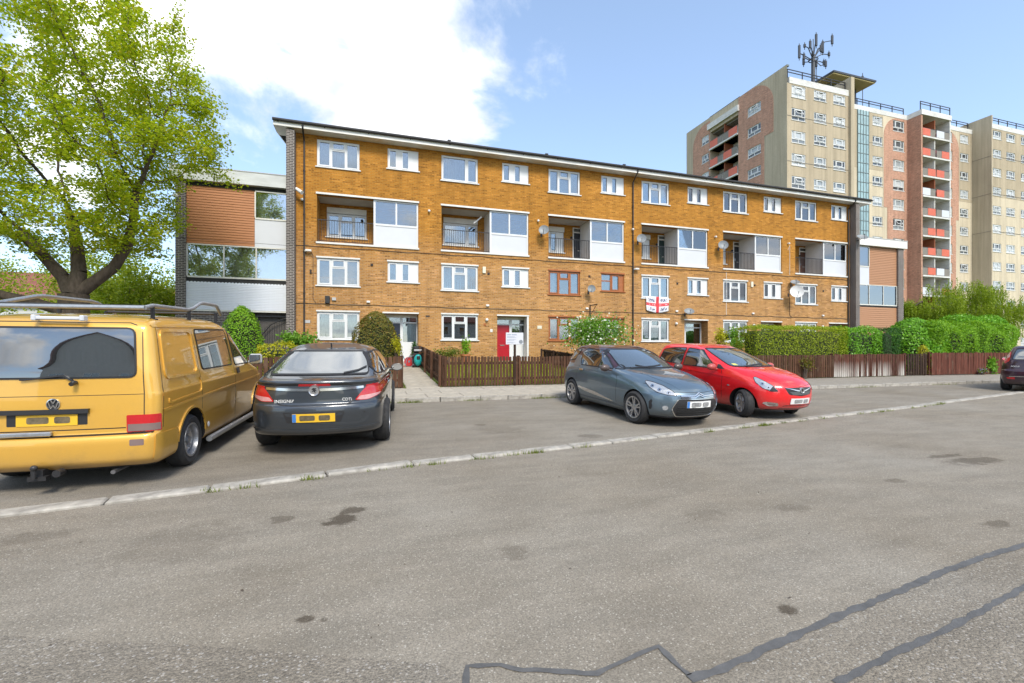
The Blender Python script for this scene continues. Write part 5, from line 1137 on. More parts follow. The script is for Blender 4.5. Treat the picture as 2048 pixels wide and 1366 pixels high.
ic.patch('brake_lamp', [(-.20, .958), (.20, .958), (.19, .990), (-.19, .990)], 'B', 'lamp_red', off=.004, r=.005); ic.patch('spoiler_shade', [(-.52, .962), (.52, .962), (.40, .993), (-.40, .993)], 'B', 'trim_black', off=.001, r=.01)  # flat black patch paints the shade under the spoiler lip
ic.line('shut_line', [(-.66, .93), (-.47, .75), (-.40, .715), (0, .695), (.40, .715), (.47, .75), (.66, .93)], 'B', .009, 'seal_black', off=.001); ic.patch('plate_recess', [(-.33, .485), (.33, .485), (.38, .625), (-.38, .625)], 'B', 'trim_black', off=.0008, r=.02); ic.plate('B', .552, 'plate_yellow', off=.01)
ic.line('bumper_crease', [(-.80, .40), (-.4, .385), (0, .38), (.4, .385), (.80, .40)], 'B', .03, 'graphite_paint', off=.012); ic.badge('INSIGNIA', .058, -.36, .765, 'B', m='plate_white', off=.014); ic.badge('CDTi', .055, .40, .775, 'B', m='plate_white', off=.014)
for x in (-.62, -.28, .28, .62): ic.patch('parking_sensor', [(x + .012 * math.cos(a), .60 + .012 * math.sin(a)) for a in [i * .628 for i in range(10)]], 'B', 'trim_black', off=.003)
ic.line('wiper', [(.32, 1.09), (.50, 1.12), (.60, 1.165)], 'B', .014, 'trim_black', off=.022); ic.mirror(1.62, 1.02, 1.00, 'graphite_paint', size=(.115, .06, .07)); MB().prism([(.40, 1.43), (.47, 1.44), (.40, 1.50), (.385, 1.50)], -.008, .008, axis=0).obj('roof_aerial', 'trim_black', ic.root)
# ---------------------------------------------------------------- steel-blue three-door with maroon roof (front towards the camera)
car_paint('steel_paint', (.115, .165, .205), .6, .32, .3); car_paint('maroon_paint', (.045, .008, .014), .35, .3, .3); car_paint('red_paint', (.78, .008, .012), .05, .3, .05); car_paint('plum_paint', (.035, .008, .022), .45, .3, .3)
dk = [K(.17, 3.06, -.45, .74, .26, .06, .25, .2, .06, .04), K(.22, 3.18, -.58, .79, .28, .08, .28, .22, .06, .04), K(.32, 3.25, -.65, .825, .29, .10, .30, .25, .06, .05), K(.46, 3.28, -.68, .85, .30, .10, .32, .25, .07, .05), K(.60, 3.26, -.68, .858, .30, .10, .34, .25, .07, .05), K(.69, 3.20, -.67, .858, .32, .10, .36, .25, .08, .06), K(.77, 3.08, -.655, .855, .34, .10, .40, .25, .09, .07), K(.85, 2.86, -.64, .845, .34, .10, .4, .25, .10, .08), K(.91, 2.56, -.625, .83, .28, .10, .35, .25, .09, .09), K(.96, 2.20, -.61, .812, .2, .10, .3, .25, .08, .10), K(.99, 1.98, -.60, .80, .16, .10, .25, .22, .06, .10),
    K(1.08, 1.76, -.57, .765, .14, .1, .22, .22, .05, .09), K(1.20, 1.48, -.52, .715, .13, .1, .2, .22, .05, .08), K(1.31, 1.20, -.44, .66, .12, .1, .2, .2, .04, .07), K(1.385, .98, -.33, .60, .1, .08, .2, .2, .04, .05), K(1.425, .80, -.18, .52, .08, .06, .16, .16, .03, .03), K(1.448, .60, .0, .38, .05, .04, .1, .1, .02, .02), K(1.456, .42, .16, .18, .02, .02, .04, .04, .01, .01)]
dc = Car('car', 'steel-blue three-door hatchback with a maroon roof, nose towards the road', dk, 1.15, 5.42, 10.02, 176.5, 'steel_paint', paint2='maroon_paint', zsplit=lambda c: c.z > 1.0 and c.y < 2.2 and not (c.z < 1.17 and -.05 < c.y < .28))
dc.root.rotation_euler.x = -math.atan(.035)
dc.cut([(0, .31, .345, .50), (2.46, .31, .345, .50)]); dc.wheels((0, 2.46), 'ten', .31, .205, .205, .745, steer=-4)
dc.glass('windscreen', [(-.66, 1.005), (.66, 1.005), (.53, 1.36), (-.53, 1.36)], 'F', r=.06, m='auto_glass_pale'); dc.glass('rear_window', [(-.56, 1.04), (.56, 1.04), (.46, 1.33), (-.46, 1.33)], 'B', r=.05)
def lamp_units(c, l, pts, ax, r=.05):
    for x, z in pts: c.patch('reflector', [(x + r * math.cos(a), z + r * .8 * math.sin(a)) for a in [i * .5236 for i in range(12)]], ax, 'chrome', off=.010, parent=l, cell=.2); c.patch('bulb', [(x + r * .4 * math.cos(a), z + r * .35 * math.sin(a)) for a in [i * .785 for i in range(8)]], ax, 'trim_black', off=.012, parent=l, cell=.2)
for sg in (1, -1):
    f = (lambda P: P) if sg > 0 else mir; ax = 'R' if sg > 0 else 'L'
    dc.glass('door_window', [(.36, .985), (1.66, .985), (1.60, 1.03), (1.06, 1.33), (.40, 1.365), (.22, 1.25)], ax, r=.03); dc.glass('quarter_light', [(1.70, .985), (1.86, .985), (1.72, 1.05), (1.68, 1.06)], ax, r=.01, seal=.01); dc.glass('quarter_window', [(-.40, 1.04), (-.02, 1.10), (.06, 1.26), (.10, 1.34), (-.16, 1.31), (-.36, 1.16)], ax, r=.03)
    dc.patch('pillar_fin', [(-.05, .95), (.34, .955), (.22, 1.12), (.20, 1.20), (.03, 1.20)], ax, 'steel_paint', off=.007, r=.03)
    dc.line('shut_line', [(.24, .30), (.22, .75), (.30, .97), (.23, 1.2)], ax, .008, 'seal_black', off=.001); dc.line('shut_line', [(1.86, .32), (1.90, .78), (1.78, .97)], ax, .008, 'seal_black', off=.001); dc.line('shut_line', [(.24, .29), (1.86, .29)], ax, .008, 'seal_black', off=.001)
    dc.patch('door_handle', [(.38, .86), (.56, .86), (.56, .895), (.38, .895)], ax, 'chrome', off=.03, r=.015)
    dc.patch('side_blade', [(.30, .475), (.40, .50), (1.10, .45), (1.78, .335), (1.70, .325), (.62, .41)], ax, 'chrome', off=.010, r=.02); dc.line('sill_crease', [(.42, .27), (2.06, .25)], ax, .03, 'steel_paint', off=.012); dc.line('shoulder_crease', [(-.5, .86), (.4, .915), (2.0, .88)], ax, .014, 'steel_paint', off=.006)
    dg_ = (42 * sg, sg * .62, 3.0); q_ = lambda P: [(sg * a, b) for a, b in P]; hp = q_([(-.27, .60), (-.12, .605), (.08, .645), (.22, .72), (.31, .80), (.30, .825), (.18, .81), (-.02, .755), (-.20, .67)])
    l = dc.patch('headlamp', hp, dg_, 'lamp_clear', off=.006, r=.02, cell=.03); lamp_units(dc, l, q_([(-.12, .645), (.04, .69), (.17, .745)]), dg_, .034); dc.line('lamp_edge', [tuple(p) for p in rpoly(hp, .02)], dg_, .008, 'trim_black', off=.009, closed=True, parent=l)
    dc.patch('corner_intake', f([(.60, .30), (.70, .32), (.745, .45), (.72, .52), (.66, .50)]), 'F', 'steel_paint', off=.008, r=.03, cell=.03); dc.patch('running_lamp', f([(.735, .33), (.755, .34), (.765, .47), (.745, .52), (.735, .46)]), 'F', 'trim_black', off=.008, r=.008, cell=.03)
    dc.patch('fog_lamp', [(sg * .59 + .042 * math.cos(a), .375 + .042 * math.sin(a)) for a in [i * .5236 for i in range(12)]], 'F', 'lamp_clear', off=.007, cell=.2)
    dc.patch('tail_lamp', [(-.66, .70), (-.50, .74), (-.50, .86), (-.62, .88)], ax, 'lamp_red', off=.005, r=.02)
g = dc.patch('grille', [(-.40, .225), (.40, .225), (.50, .36), (.41, .535), (-.41, .535), (-.50, .36)], 'F', 'trim_black', off=.003, r=.05, cell=.05)
for k in range(4): z = .27 + k * .04; dc.line('mesh_bar', [(-.42 + abs(z - .36) * .3, z), (.42 - abs(z - .36) * .3, z)], 'F', .012, 'rubber', off=.014, parent=g)
dc.line('grille_surround', [tuple(p) for p in rpoly([(-.40, .222), (.40, .222), (.505, .36), (.415, .54), (-.415, .54), (-.505, .36)], .05)], 'F', .014, 'chrome', off=.010, closed=True)
for dz in (0, .035): dc.line('chevron', [(-.36, .565 + dz * .9), (-.10, .565 + dz * .9), (0, .61 + dz), (.10, .565 + dz * .9), (.36, .565 + dz * .9)], 'F', .016, 'chrome', off=.016)
dc.plate('F', .445, 'plate_white', ink='plate_ink_grey', off=.022); dc.line('lip', [(-.72, .20), (-.4, .19), (0, .185), (.4, .19), (.72, .20)], 'F', .03, 'trim_black', off=.01); dc.line('shut_line', [(-.78, .80), (-.42, .665), (0, .65), (.42, .665), (.78, .80)], 'F', .007, 'seal_black', off=.001)
dc.line('bonnet_crease', [(-.52, .93), (-.32, .70)], 'F', .012, 'steel_paint', off=.005); dc.line('bonnet_crease', [(.52, .93), (.32, .70)], 'F', .012, 'steel_paint', off=.005)
for a, b in ((-.12, .42), (.30, -.20)): dc.line('wiper', [(a + .2, 1.0), (b * .5, 1.03), (b - .1, 1.05)], 'F', .014, 'trim_black', off=.02)
dc.mirror(1.62, 1.0, .94, 'maroon_paint', size=(.11, .07, .075))
# ---------------------------------------------------------------- bright red five-door (front towards the camera)
rk_ = [K(.19, 2.94, -.36, .69, .24, .06, .25, .2, .05, .04), K(.24, 3.05, -.46, .735, .25, .08, .26, .22, .05, .04), K(.34, 3.11, -.52, .77, .26, .09, .28, .22, .06, .04), K(.50, 3.135, -.54, .79, .27, .09, .30, .22, .06, .04), K(.64, 3.12, -.54, .797, .27, .09, .32, .22, .06, .05), K(.74, 3.06, -.535, .797, .28, .09, .34, .22, .07, .05), K(.82, 2.96, -.53, .793, .30, .09, .36, .22, .08, .05), K(.90, 2.76, -.52, .782, .28, .09, .35, .22, .09, .05), K(.97, 2.48, -.515, .77, .24, .09, .3, .22, .08, .05), K(1.02, 2.16, -.51, .757, .16, .09, .25, .2, .06, .05),
    K(1.10, 1.92, -.49, .735, .14, .09, .2, .2, .05, .05), K(1.22, 1.62, -.455, .70, .12, .09, .2, .2, .05, .05), K(1.33, 1.34, -.41, .655, .11, .08, .2, .2, .04, .05), K(1.41, 1.10, -.35, .60, .1, .08, .18, .18, .04, .04), K(1.46, .88, -.22, .53, .08, .06, .16, .16, .03, .03), K(1.484, .64, -.02, .38, .05, .04, .1, .1, .02, .02), K(1.492, .44, .14, .18, .02, .02, .04, .04, .01, .01)]
rc = Car('car', 'bright red small hatchback with its front wheels turned, parked right of the steel-blue car', rk_, 1.1, 7.90, 10.0, 175.0, 'red_paint'); rc.root.rotation_euler.x = -math.atan(.035)
rc.cut([(0, .29, .325, .47), (2.385, .29, .325, .47)]); rc.wheels((0, 2.385), 'seven', .29, .18, .19, .69, steer=24)
rc.glass('windscreen', [(-.63, 1.025), (.63, 1.025), (.52, 1.385), (-.52, 1.385)], 'F', r=.06, m='auto_glass_pale'); rc.glass('rear_window', [(-.52, 1.02), (.52, 1.02), (.46, 1.35), (-.46, 1.35)], 'B', r=.05); rc.patch('permit', [(.46, 1.04), (.54, 1.04), (.54, 1.075), (.46, 1.075)], 'F', 'paper_yellow', off=.008)
for sg in (1, -1):
    f = (lambda P: P) if sg > 0 else mir; ax = 'R' if sg > 0 else 'L'
    rc.glass('front_door_window', [(.70, .985), (1.66, .965), (1.60, 1.04), (1.16, 1.35), (.74, 1.385)], ax, r=.03); rc.glass('rear_door_window', [(-.22, 1.05), (.62, .99), (.66, 1.385), (.22, 1.38), (-.12, 1.33)], ax, r=.04); rc.patch('quarter_cover', [(1.70, .965), (1.90, .96), (1.76, 1.05), (1.70, 1.06)], ax, 'trim_black', off=.005, r=.01)
    for P in ([(.66, .32), (.66, .97), (.70, 1.39)], [(1.86, .34), (1.88, .80), (1.82, .95)], [(-.28, 1.02), (-.26, .70)]): rc.line('shut_line', P, ax, .008, 'seal_black', off=.001)
    rc.line('shoulder_crease', [(-.35, .92), (.8, .89), (2.1, .80)], ax, .014, 'red_paint', off=.007); rc.line('door_crease', [(.35, .44), (1.2, .40), (1.95, .52)], ax, .016, 'red_paint', off=.009); rc.patch('door_handle', [(.78, .87), (.96, .865), (.96, .90), (.78, .905)], ax, 'red_paint', off=.03, r=.012); rc.patch('door_handle', [(-.08, .90), (.10, .895), (.10, .93), (-.08, .935)], ax, 'red_paint', off=.03, r=.012)
    dg_ = (40 * sg, sg * .60, 2.86); q_ = lambda P: [(sg * a, b) for a, b in P]; hp = q_([(-.17, .595), (-.05, .59), (.10, .645), (.21, .745), (.24, .835), (.20, .85), (.08, .79), (-.08, .70)])
    l = rc.patch('headlamp', hp, dg_, 'lamp_clear', off=.006, r=.02, cell=.03); lamp_units(rc, l, q_([(.0, .66), (.10, .725)]), dg_, .036); rc.patch('lamp_bezel', q_([(-.16, .60), (-.05, .595), (-.02, .61), (-.08, .69)]), dg_, 'trim_black', off=.009, r=.01, parent=l); rc.line('lamp_edge', [tuple(p) for p in rpoly(hp, .02)], dg_, .008, 'trim_black', off=.009, closed=True, parent=l)
    rc.patch('fog_surround', f([(.46, .30), (.60, .29), (.67, .345), (.64, .375), (.48, .36)]), 'F', 'chrome', off=.007, r=.02, cell=.04); rc.patch('fog_lamp', f([(.50, .31), (.59, .305), (.63, .34), (.52, .35)]), 'F', 'lamp_smoke', off=.010, r=.015, cell=.04); rc.patch('tail_lamp', [(-.50, .80), (-.36, .84), (-.34, 1.0), (-.46, 1.02)], ax, 'lamp_red', off=.005, r=.02)
rc.patch('side_repeater', [(2.02, .62), (2.07, .62), (2.07, .645), (2.02, .645)], 'R', 'lamp_clear', off=.006)
g = rc.patch('grille', [(-.38, .665), (-.30, .53), (0, .50), (.30, .53), (.38, .665), (0, .675)], 'F', 'trim_black', off=.003, r=.03, cell=.04)
for k in range(3): rc.line('mesh_bar', [(-.24 - k * .02, .535 + k * .02), (.24 + k * .02, .535 + k * .02)], 'F', .008, 'grille', off=.008, parent=g)
rc.patch('grille_wing', [(-.40, .672), (-.06, .615), (.06, .615), (.40, .672), (.12, .60), (0, .59), (-.12, .60)], 'F', 'chrome', off=.014, r=.005, cell=.04); h0, nn = rc.ray(0, .615, 'F'); mb = MB().lathe([(.001, .02), (.046, .02), (.054, .026), (.058, .016), (.058, -.02)], 24, 'y').xf(Matrix.Translation(h0)); eo = mb.obj('emblem', 'alloy', rc.root, smooth=True)
mb = MB().add([(-.032, 0, .018), (-.01, 0, .034), (.028, 0, .028), (.012, 0, .010), (.034, 0, -.004), (.010, 0, -.004), (.018, 0, -.034), (-.006, 0, -.010), (-.028, 0, -.018), (-.012, 0, .006)], [tuple(range(10))]); mb.v = [(-x + h0.x, h0.y + .0265, z + h0.z) for x, y, z in mb.v]; mb.obj('emblem_figure', 'trim_black', eo)
rc.plate('F', .40, 'plate_white', eu=False, ink='plate_ink_grey', off=.016); rc.patch('lower_intake', [(-.44, .245), (.44, .245), (.36, .315), (-.36, .315)], 'F', 'trim_black', off=.003, r=.02); rc.line('shut_line', [(-.72, .83), (-.45, .72), (0, .69), (.45, .72), (.72, .83)], 'F', .007, 'seal_black', off=.001); rc.line('bonnet_crease', [(-.50, .95), (-.40, .74)], 'F', .012, 'red_paint', off=.006); rc.line('bonnet_crease', [(.50, .95), (.40, .74)], 'F', .012, 'red_paint', off=.006)
rc.line('wiper', [(.35, 1.02), (.05, 1.05), (-.25, 1.06)], 'F', .014, 'trim_black', off=.02); rc.mirror(1.70, 1.0, .90, 'red_paint', size=(.12, .075, .075))
# ---------------------------------------------------------------- dark plum hatchback at the right edge of the view (facing away)
fk = [K(.20, 3.2, -.58, .78, .3, .08, .3, .2, .08, .04), K(.25, 3.38, -.74, .85, .34, .10, .35, .22, .1, .05), K(.36, 3.48, -.80, .89, .36, .12, .4, .25, .1, .05), K(.52, 3.52, -.82, .915, .38, .12, .4, .25, .1, .05), K(.66, 3.50, -.82, .92, .38, .12, .4, .25, .1, .06), K(.72, 3.44, -.775, .92, .38, .12, .4, .25, .1, .06), K(.84, 3.2, -.765, .912, .34, .12, .4, .25, .1, .07), K(.94, 2.6, -.755, .89, .26, .12, .35, .25, .08, .08), K(1.01, 2.2, -.745, .865, .2, .12, .3, .25, .06, .09),
    K(1.08, 2.0, -.72, .835, .15, .12, .25, .25, .05, .09), K(1.20, 1.72, -.65, .785, .13, .11, .22, .22, .05, .08), K(1.33, 1.4, -.56, .72, .12, .1, .2, .2, .04, .07), K(1.42, 1.14, -.47, .66, .1, .08, .2, .2, .04, .05), K(1.47, .9, -.30, .57, .08, .06, .16, .16, .03, .03), K(1.492, .65, -.05, .40, .05, .04, .1, .1, .02, .02), K(1.50, .45, .15, .18, .02, .02, .04, .04, .01, .01)]
fc = Car('car', 'dark plum hatchback cut by the right edge of the picture, facing away', fk, 1.2, 20.55, 8.75, 71.5, 'plum_paint'); fc.root.rotation_euler.x = 0; fc.root.location.z = gh(9.2)
fc.cut([(0, .32, .36, .52), (2.64, .32, .36, .52)]); fc.wheels((0, 2.64), 'five', .32, .215, .215, .80)
fc.glass('rear_window', [(-.60, 1.03), (.60, 1.03), (.52, 1.37), (-.52, 1.37)], 'B', r=.06, m='auto_glass_pale'); fc.glass('windscreen', [(-.64, 1.05), (.64, 1.05), (.54, 1.38), (-.54, 1.38)], 'F', r=.05)
for sg in (1, -1):
    f = (lambda P: P) if sg > 0 else mir; ax = 'R' if sg > 0 else 'L'
    fc.glass('front_door_window', [(.62, 1.02), (1.80, 1.02), (1.25, 1.34), (.66, 1.40)], ax, r=.03); fc.glass('rear_door_window', [(-.20, 1.04), (.56, 1.02), (.60, 1.40), (.0, 1.37)], ax, r=.03)
    l = fc.patch('tail_lamp', f([(.665, .98), (.76, .90), (.80, .96), (.735, 1.22), (.66, 1.30), (.64, 1.22)]), 'B', 'lamp_red', off=.006, r=.02, cell=.04); fc.patch('clear_lens', f([(.66, 1.10), (.73, 1.06), (.72, 1.20), (.66, 1.26)]), 'B', 'lamp_pink', off=.009, r=.015, parent=l, cell=.04)
    fc.patch('bumper_reflector', f([(.52, .40), (.70, .41), (.72, .46), (.54, .47)]), 'B', 'lamp_red', off=.005, r=.015); fc.line('shut_line', [(.58, .32), (.59, 1.0)], ax, .008, 'seal_black', off=.001)
fc.line('bumper_strip', [(-.78, .60), (0, .585), (.78, .60)], 'B', .035, 'plum_paint', off=.014); fc.line('bumper_strip', [(-.66, .49), (.66, .49)], 'B', .016, 'chrome', off=.008); fc.patch('number_plate', [(-.26, .78), (.26, .78), (.26, .88), (-.26, .88)], 'B', 'plate_yellow', off=.006); fc.badge('FOCUS', .06, -.52, .81, 'B', m='plate_white', off=.012); fc.mirror(1.62, 1.03, 1.0, 'plum_paint', size=(.115, .06, .075)); fc.line('wiper', [(-.2, 1.02), (.3, 1.05)], 'B', .014, 'trim_black', off=.02)
# ================================================================ trees, hedges, shrubs, grass
rnp = np.random.default_rng(5)
leaf_mat('maple_leaf', (.23, .34, .016), (.43, .49, .025), (.56, .40, .05), trans=.5)
leaf_mat('back_leaf', (.15, .23, .014), (.34, .40, .03), (.48, .48, .05), trans=.4)
leaf_mat('privet_leaf', (.18, .25, .010), (.33, .41, .016), (.46, .50, .03), trans=.3)
leaf_mat('laurel_leaf', (.09, .25, .015), (.18, .41, .025), (.30, .54, .05), trans=.3, rough=.35)
leaf_mat('dark_hedge_leaf', (.02, .08, .016), (.04, .13, .022), (.08, .19, .03), trans=.25)
leaf_mat('hedge_leaf', (.10, .25, .012), (.22, .42, .018), (.38, .55, .03), trans=.3)
leaf_mat('rust_leaf', (.10, .13, .016), (.19, .16, .025), (.33, .13, .03), trans=.3)
leaf_mat('yellow_leaf', (.30, .32, .015), (.50, .47, .02), (.62, .55, .05), trans=.35)
leaf_mat('bright_leaf', (.10, .24, .02), (.18, .36, .04), (.28, .44, .07), trans=.35)
leaf_mat('blossom', (.60, .62, .48), (.72, .73, .62), trans=.2)
leaf_mat('willow_leaf', (.14, .22, .012), (.26, .34, .02), (.36, .42, .05), trans=.4)
leaf_mat('grass_blade', (.10, .15, .018), (.17, .21, .025), (.26, .25, .05), trans=.3)
leaf_mat('lawn_blade', (.24, .31, .014), (.38, .42, .02), (.48, .46, .05), trans=.35)
M('bark', (.085, .062, .042), .95, var=.45, scale=14, bump=1.0, bscale=28, stretch=(1, 1, .35)); M('twig', (.07, .05, .035), .9, var=.2); M('hedge_core', (.02, .03, .008), .95); M('terracotta', (.45, .16, .06), .75, var=.15); M('lavender', (.25, .22, .45), .8)
def leaves(name, P, size, mat, parent=None, Nn=None, spread=.9, aspect=.62, flat=0.0, kind=None):
    """one leaf-sized folded face per point, facing outward with scatter"""
    P = np.asarray(P, float); n = len(P); rg = rnp
    d = rg.normal(size=(n, 3)); d /= np.linalg.norm(d, axis=1)[:, None]
    if Nn is not None: nn = np.asarray(Nn) + d * spread
    else: nn = d + np.array([0, 0, flat])
    nn /= np.linalg.norm(nn, axis=1)[:, None] + 1e-9
    r = rg.normal(size=(n, 3)); t_ = np.cross(nn, r); t_ /= np.linalg.norm(t_, axis=1)[:, None] + 1e-9; b = np.cross(nn, t_)
    s = rg.uniform(size[0], size[1], n)[:, None]; w = s * aspect
    V = np.stack([P - t_ * s * .5, P + b * w * .5 + nn * s * .10, P + t_ * s * .5 - nn * s * .06, P - b * w * .5 + nn * s * .10], 1).reshape(-1, 3)
    me = bpy.data.meshes.new(name); me.vertices.add(4 * n); me.vertices.foreach_set('co', V.ravel()); me.loops.add(4 * n); me.loops.foreach_set('vertex_index', np.arange(4 * n, dtype=np.int32)); me.polygons.add(n); me.polygons.foreach_set('loop_start', np.arange(0, 4 * n, 4, dtype=np.int32)); me.polygons.foreach_set('loop_total', np.full(n, 4, np.int32)); me.update(); me.validate()
    o = ob(name, me, mat, parent)
    if kind: o['kind'] = kind
    return o
def colonize(seed, trunk, attr, step, infl, kill, iters=160):
    """branches grow toward a cloud of points (space colonisation); returns nodes, parents"""
    nodes = [Vector(p) for p in trunk[0]]; par = list(trunk[1]); A = [Vector(a) for a in attr]; rg = random.Random(seed)
    alive = A
    for _ in range(iters):
        if not alive: break
        kd = kdtree.KDTree(len(nodes))
        for i, p in enumerate(nodes): kd.insert(p, i)
        kd.balance(); pull = {}; nxt = []
        for a in alive:
            p, i, dd = kd.find(a)
            if dd < kill: continue
            nxt.append(a)
            if dd < infl: pull.setdefault(i, Vector((0, 0, 0))); pull[i] += (a - p).normalized()
        alive = nxt; grew = False
        for i, d in pull.items():
            if d.length < 1e-4: continue
            d = (d.normalized() + Vector((rg.uniform(-.22, .22), rg.uniform(-.22, .22), rg.uniform(-.15, .2)))).normalized(); q = nodes[i] + d * step
            nodes.append(q); par.append(i); grew = True
        if not grew: break
    return nodes, par
def tree_mesh(nodes, par, r0, expo, name, mat, parent, rmin=.0, rmax=1.0, sides=6, floor=None):
    n = len(nodes); acc = [0.0] * n; kids = [0] * n
    for i in range(n - 1, -1, -1):
        if kids[i] == 0: acc[i] = r0 ** expo
        if par[i] >= 0: acc[par[i]] += acc[i]; kids[par[i]] += 1
    rad = [a ** (1 / expo) for a in acc]; rad = [min(q * (1 + 1.0 * min(1, max(0, q - .05) / .14)), rmax) for q in rad]
    for k, q in (floor or {}).items(): rad[k] = max(rad[k], q)
    mb = MB()
    for i in range(n):
        if par[i] >= 0:
            p = par[i]; r1 = rad[i]; r2 = min(rad[p], rad[i] * 1.45 + .004)
            mb.cyl(nodes[p], nodes[i], r2, r1, n=sides if r1 > .03 else (4 if r1 > .012 else 3), caps=False)
    o = mb.obj(name, mat, parent, smooth=True); return rad, kids
def in_ellipsoid(n, c, r, hollow=0.0, seed=1):
    rg = random.Random(seed); out = []
    while len(out) < n:
        q = Vector((rg.uniform(-1, 1), rg.uniform(-1, 1), rg.uniform(-1, 1))); l = q.length
        if l > 1 or l < hollow: continue
        out.append(Vector((c[0] + q.x * r[0], c[1] + q.y * r[1], c[2] + q.z * r[2])))
    return out
# ---- the big maple
TX, TY = -8.62, 17.0; TZ = gh(17)
mp = thing('maple_tree', 'big spreading maple with fresh yellow-green leaves behind the gold van', 'tree', (TX, TY, TZ), world=True)
tr = [(TX + .1, TY, TZ - .1), (TX + .06, TY, TZ + .5), (TX, TY, TZ + 1.2), (TX - .04, TY, TZ + 1.9), (TX - .06, TY, TZ + 2.6)]; tp = [-1, 0, 1, 2, 3]; fl = {0: .50, 1: .40, 2: .36, 3: .36, 4: .37}
def limb(start, pts, r):
    i = start
    for k, p in enumerate(pts): tr.append((TX + p[0], TY + p[1], TZ + p[2])); tp.append(i); i = len(tr) - 1; fl[i] = r * (1 - .5 * k / len(pts))
limb(3, [(-.45, -.1, 2.15), (-1.0, -.15, 2.35), (-1.6, -.2, 2.5), (-2.3, -.3, 2.75), (-3.1, -.3, 3.2), (-4.0, -.3, 3.6)], .15); limb(4, [(-.35, .1, 3.1), (-.85, .2, 3.7), (-1.4, .3, 4.4)], .18); limb(4, [(.02, .1, 3.3), (-.08, .2, 4.1), (-.2, .2, 5.0)], .19); limb(4, [(.38, .1, 3.0), (.85, .2, 3.5), (1.2, .2, 4.2), (1.4, .1, 5.0), (1.5, 0, 5.8)], .17)
at = in_ellipsoid(700, (TX - .6, TY, 8.2), (4.6, 4.0, 5.6), .30, 1) + in_ellipsoid(150, (TX + 2.5, TY - .3, 6.9), (2.1, 2.0, 2.4), 0, 2) + in_ellipsoid(120, (TX - 3.5, TY - .6, 5.4), (2.8, 2.2, 2.3), 0, 3) + in_ellipsoid(110, (TX - 4.0, TY - .5, 8.6), (2.6, 2.6, 3.0), 0, 7) + in_ellipsoid(80, (TX + 1.8, TY, 9.6), (2.2, 1.8, 2.8), .2, 4) + in_ellipsoid(60, (TX + .6, TY - 1.2, 5.0), (2.2, 1.4, 1.3), 0, 6)
at = [a for a in at if a.z > (4.4 if abs(a.x - TX) < 2.6 else 3.6) and not (a.z < 7.3 and a.x > TX + 2.2)]
nd, pr = colonize(2, (tr, tp), at, .28, 3.2, .42)
rad, kids = tree_mesh(nd, pr, r0=.0075, expo=2.08, name='trunk', mat='bark', parent=mp, rmax=.40, sides=12, floor=fl)
pts = []; rg = random.Random(8)
thin = [i for i in range(len(nd)) if rad[i] < .030 and nd[i].z > 3.1]
for i in thin:
    k = 19 if kids[i] == 0 else 13
    for _ in range(k):
        c = nd[i] + Vector((rg.gauss(0, .20), rg.gauss(0, .20), rg.gauss(-.02, .13)))
        for _ in range(5): pts.append(c + Vector((rg.gauss(0, .085), rg.gauss(0, .085), rg.gauss(-.02, .05))))
# long leafy shoots breaking the outline
cen = Vector((TX - .4, TY, 7.6)); outer = sorted(thin, key=lambda i: -((nd[i].x - cen.x) ** 2 / 22 + (nd[i].y - cen.y) ** 2 / 16 + (nd[i].z - cen.z) ** 2 / 30))[:260]; sh = MB()
for i in rg.sample(outer, 130):
    d = (nd[i] - cen).normalized() * .8 + Vector((rg.gauss(0, .25), rg.gauss(0, .25), rg.uniform(.1, .75))); d.normalize(); L = rg.uniform(.6, 1.5); p = nd[i].copy(); path = [p.copy()]
    for k in range(6):
        d = (d + Vector((rg.gauss(0, .07), rg.gauss(0, .07), .03))).normalized(); p = p + d * (L / 6); path.append(p.copy())
        for _ in range(9): pts.append(p + Vector((rg.gauss(0, .075), rg.gauss(0, .075), rg.gauss(-.02, .055))))
    sh.tube(path, [.010, .009, .008, .007, .006, .005, .004], 4)
sh.obj('shoots', 'twig', mp)
pts = [q for q in pts if not (q.z < 7.0 and q.x > TX + 2.75) and not (q.z < 4.0 and TX - 2.4 < q.x)]
leaves('crown', pts, (.065, .12), 'maple_leaf', mp, flat=1.1, aspect=.75)
print('maple', len(nd), len(pts))
# ---- trees and bushes behind, generic builder
def small_tree(name, label, cat, base, c, r, nleaf, mat, trunk=True, size=(.10, .18), seed=1, group=None, nat=160, lean=(0, 0)):
    t_ = thing(name, label, cat, base, group=group, world=True); b = Vector(base)
    top = Vector((c[0], c[1], c[2] - r[2] * .45)); n0 = max(3, int((top - b).length / .5)); tn = [b + (top - b) * i / n0 for i in range(n0 + 1)]
    nd_, pr_ = colonize(seed, (tn, [-1] + list(range(n0))), in_ellipsoid(nat, c, r, .2, seed), .4 * max(r) / 3 + .1, 4 * max(r) / 3, .55 * max(r) / 3 + .1, 80)
    rd, kd_ = tree_mesh(nd_, pr_, .012, 2.2, 'trunk', 'bark', t_, rmax=.25); th = [i for i in range(len(nd_)) if i > n0]
    q = rnp.integers(0, len(th), nleaf); P = np.array([nd_[th[i]] for i in q]) + rnp.normal(size=(nleaf, 3)) * (.13 * max(r) / 2 + .12)
    leaves('crown', P, size, mat, t_, flat=.6, aspect=.7); return t_
small_tree('broadleaf_tree', 'pale green tree between the maple trunk and the left stair block', 'tree', (-14.0, 31, .85), (-14, 31, 4.6), (3.6, 2.5, 2.6), 14000, 'back_leaf', seed=3, group='trees behind the maple')
small_tree('broadleaf_tree', 'yellow-green low tree close to the dark end wall of the left stair block', 'tree', (-10.6, 25.5, .85), (-10.6, 25.5, 3.4), (2.0, 1.8, 1.9), 9000, 'back_leaf', seed=4, group='trees behind the maple')
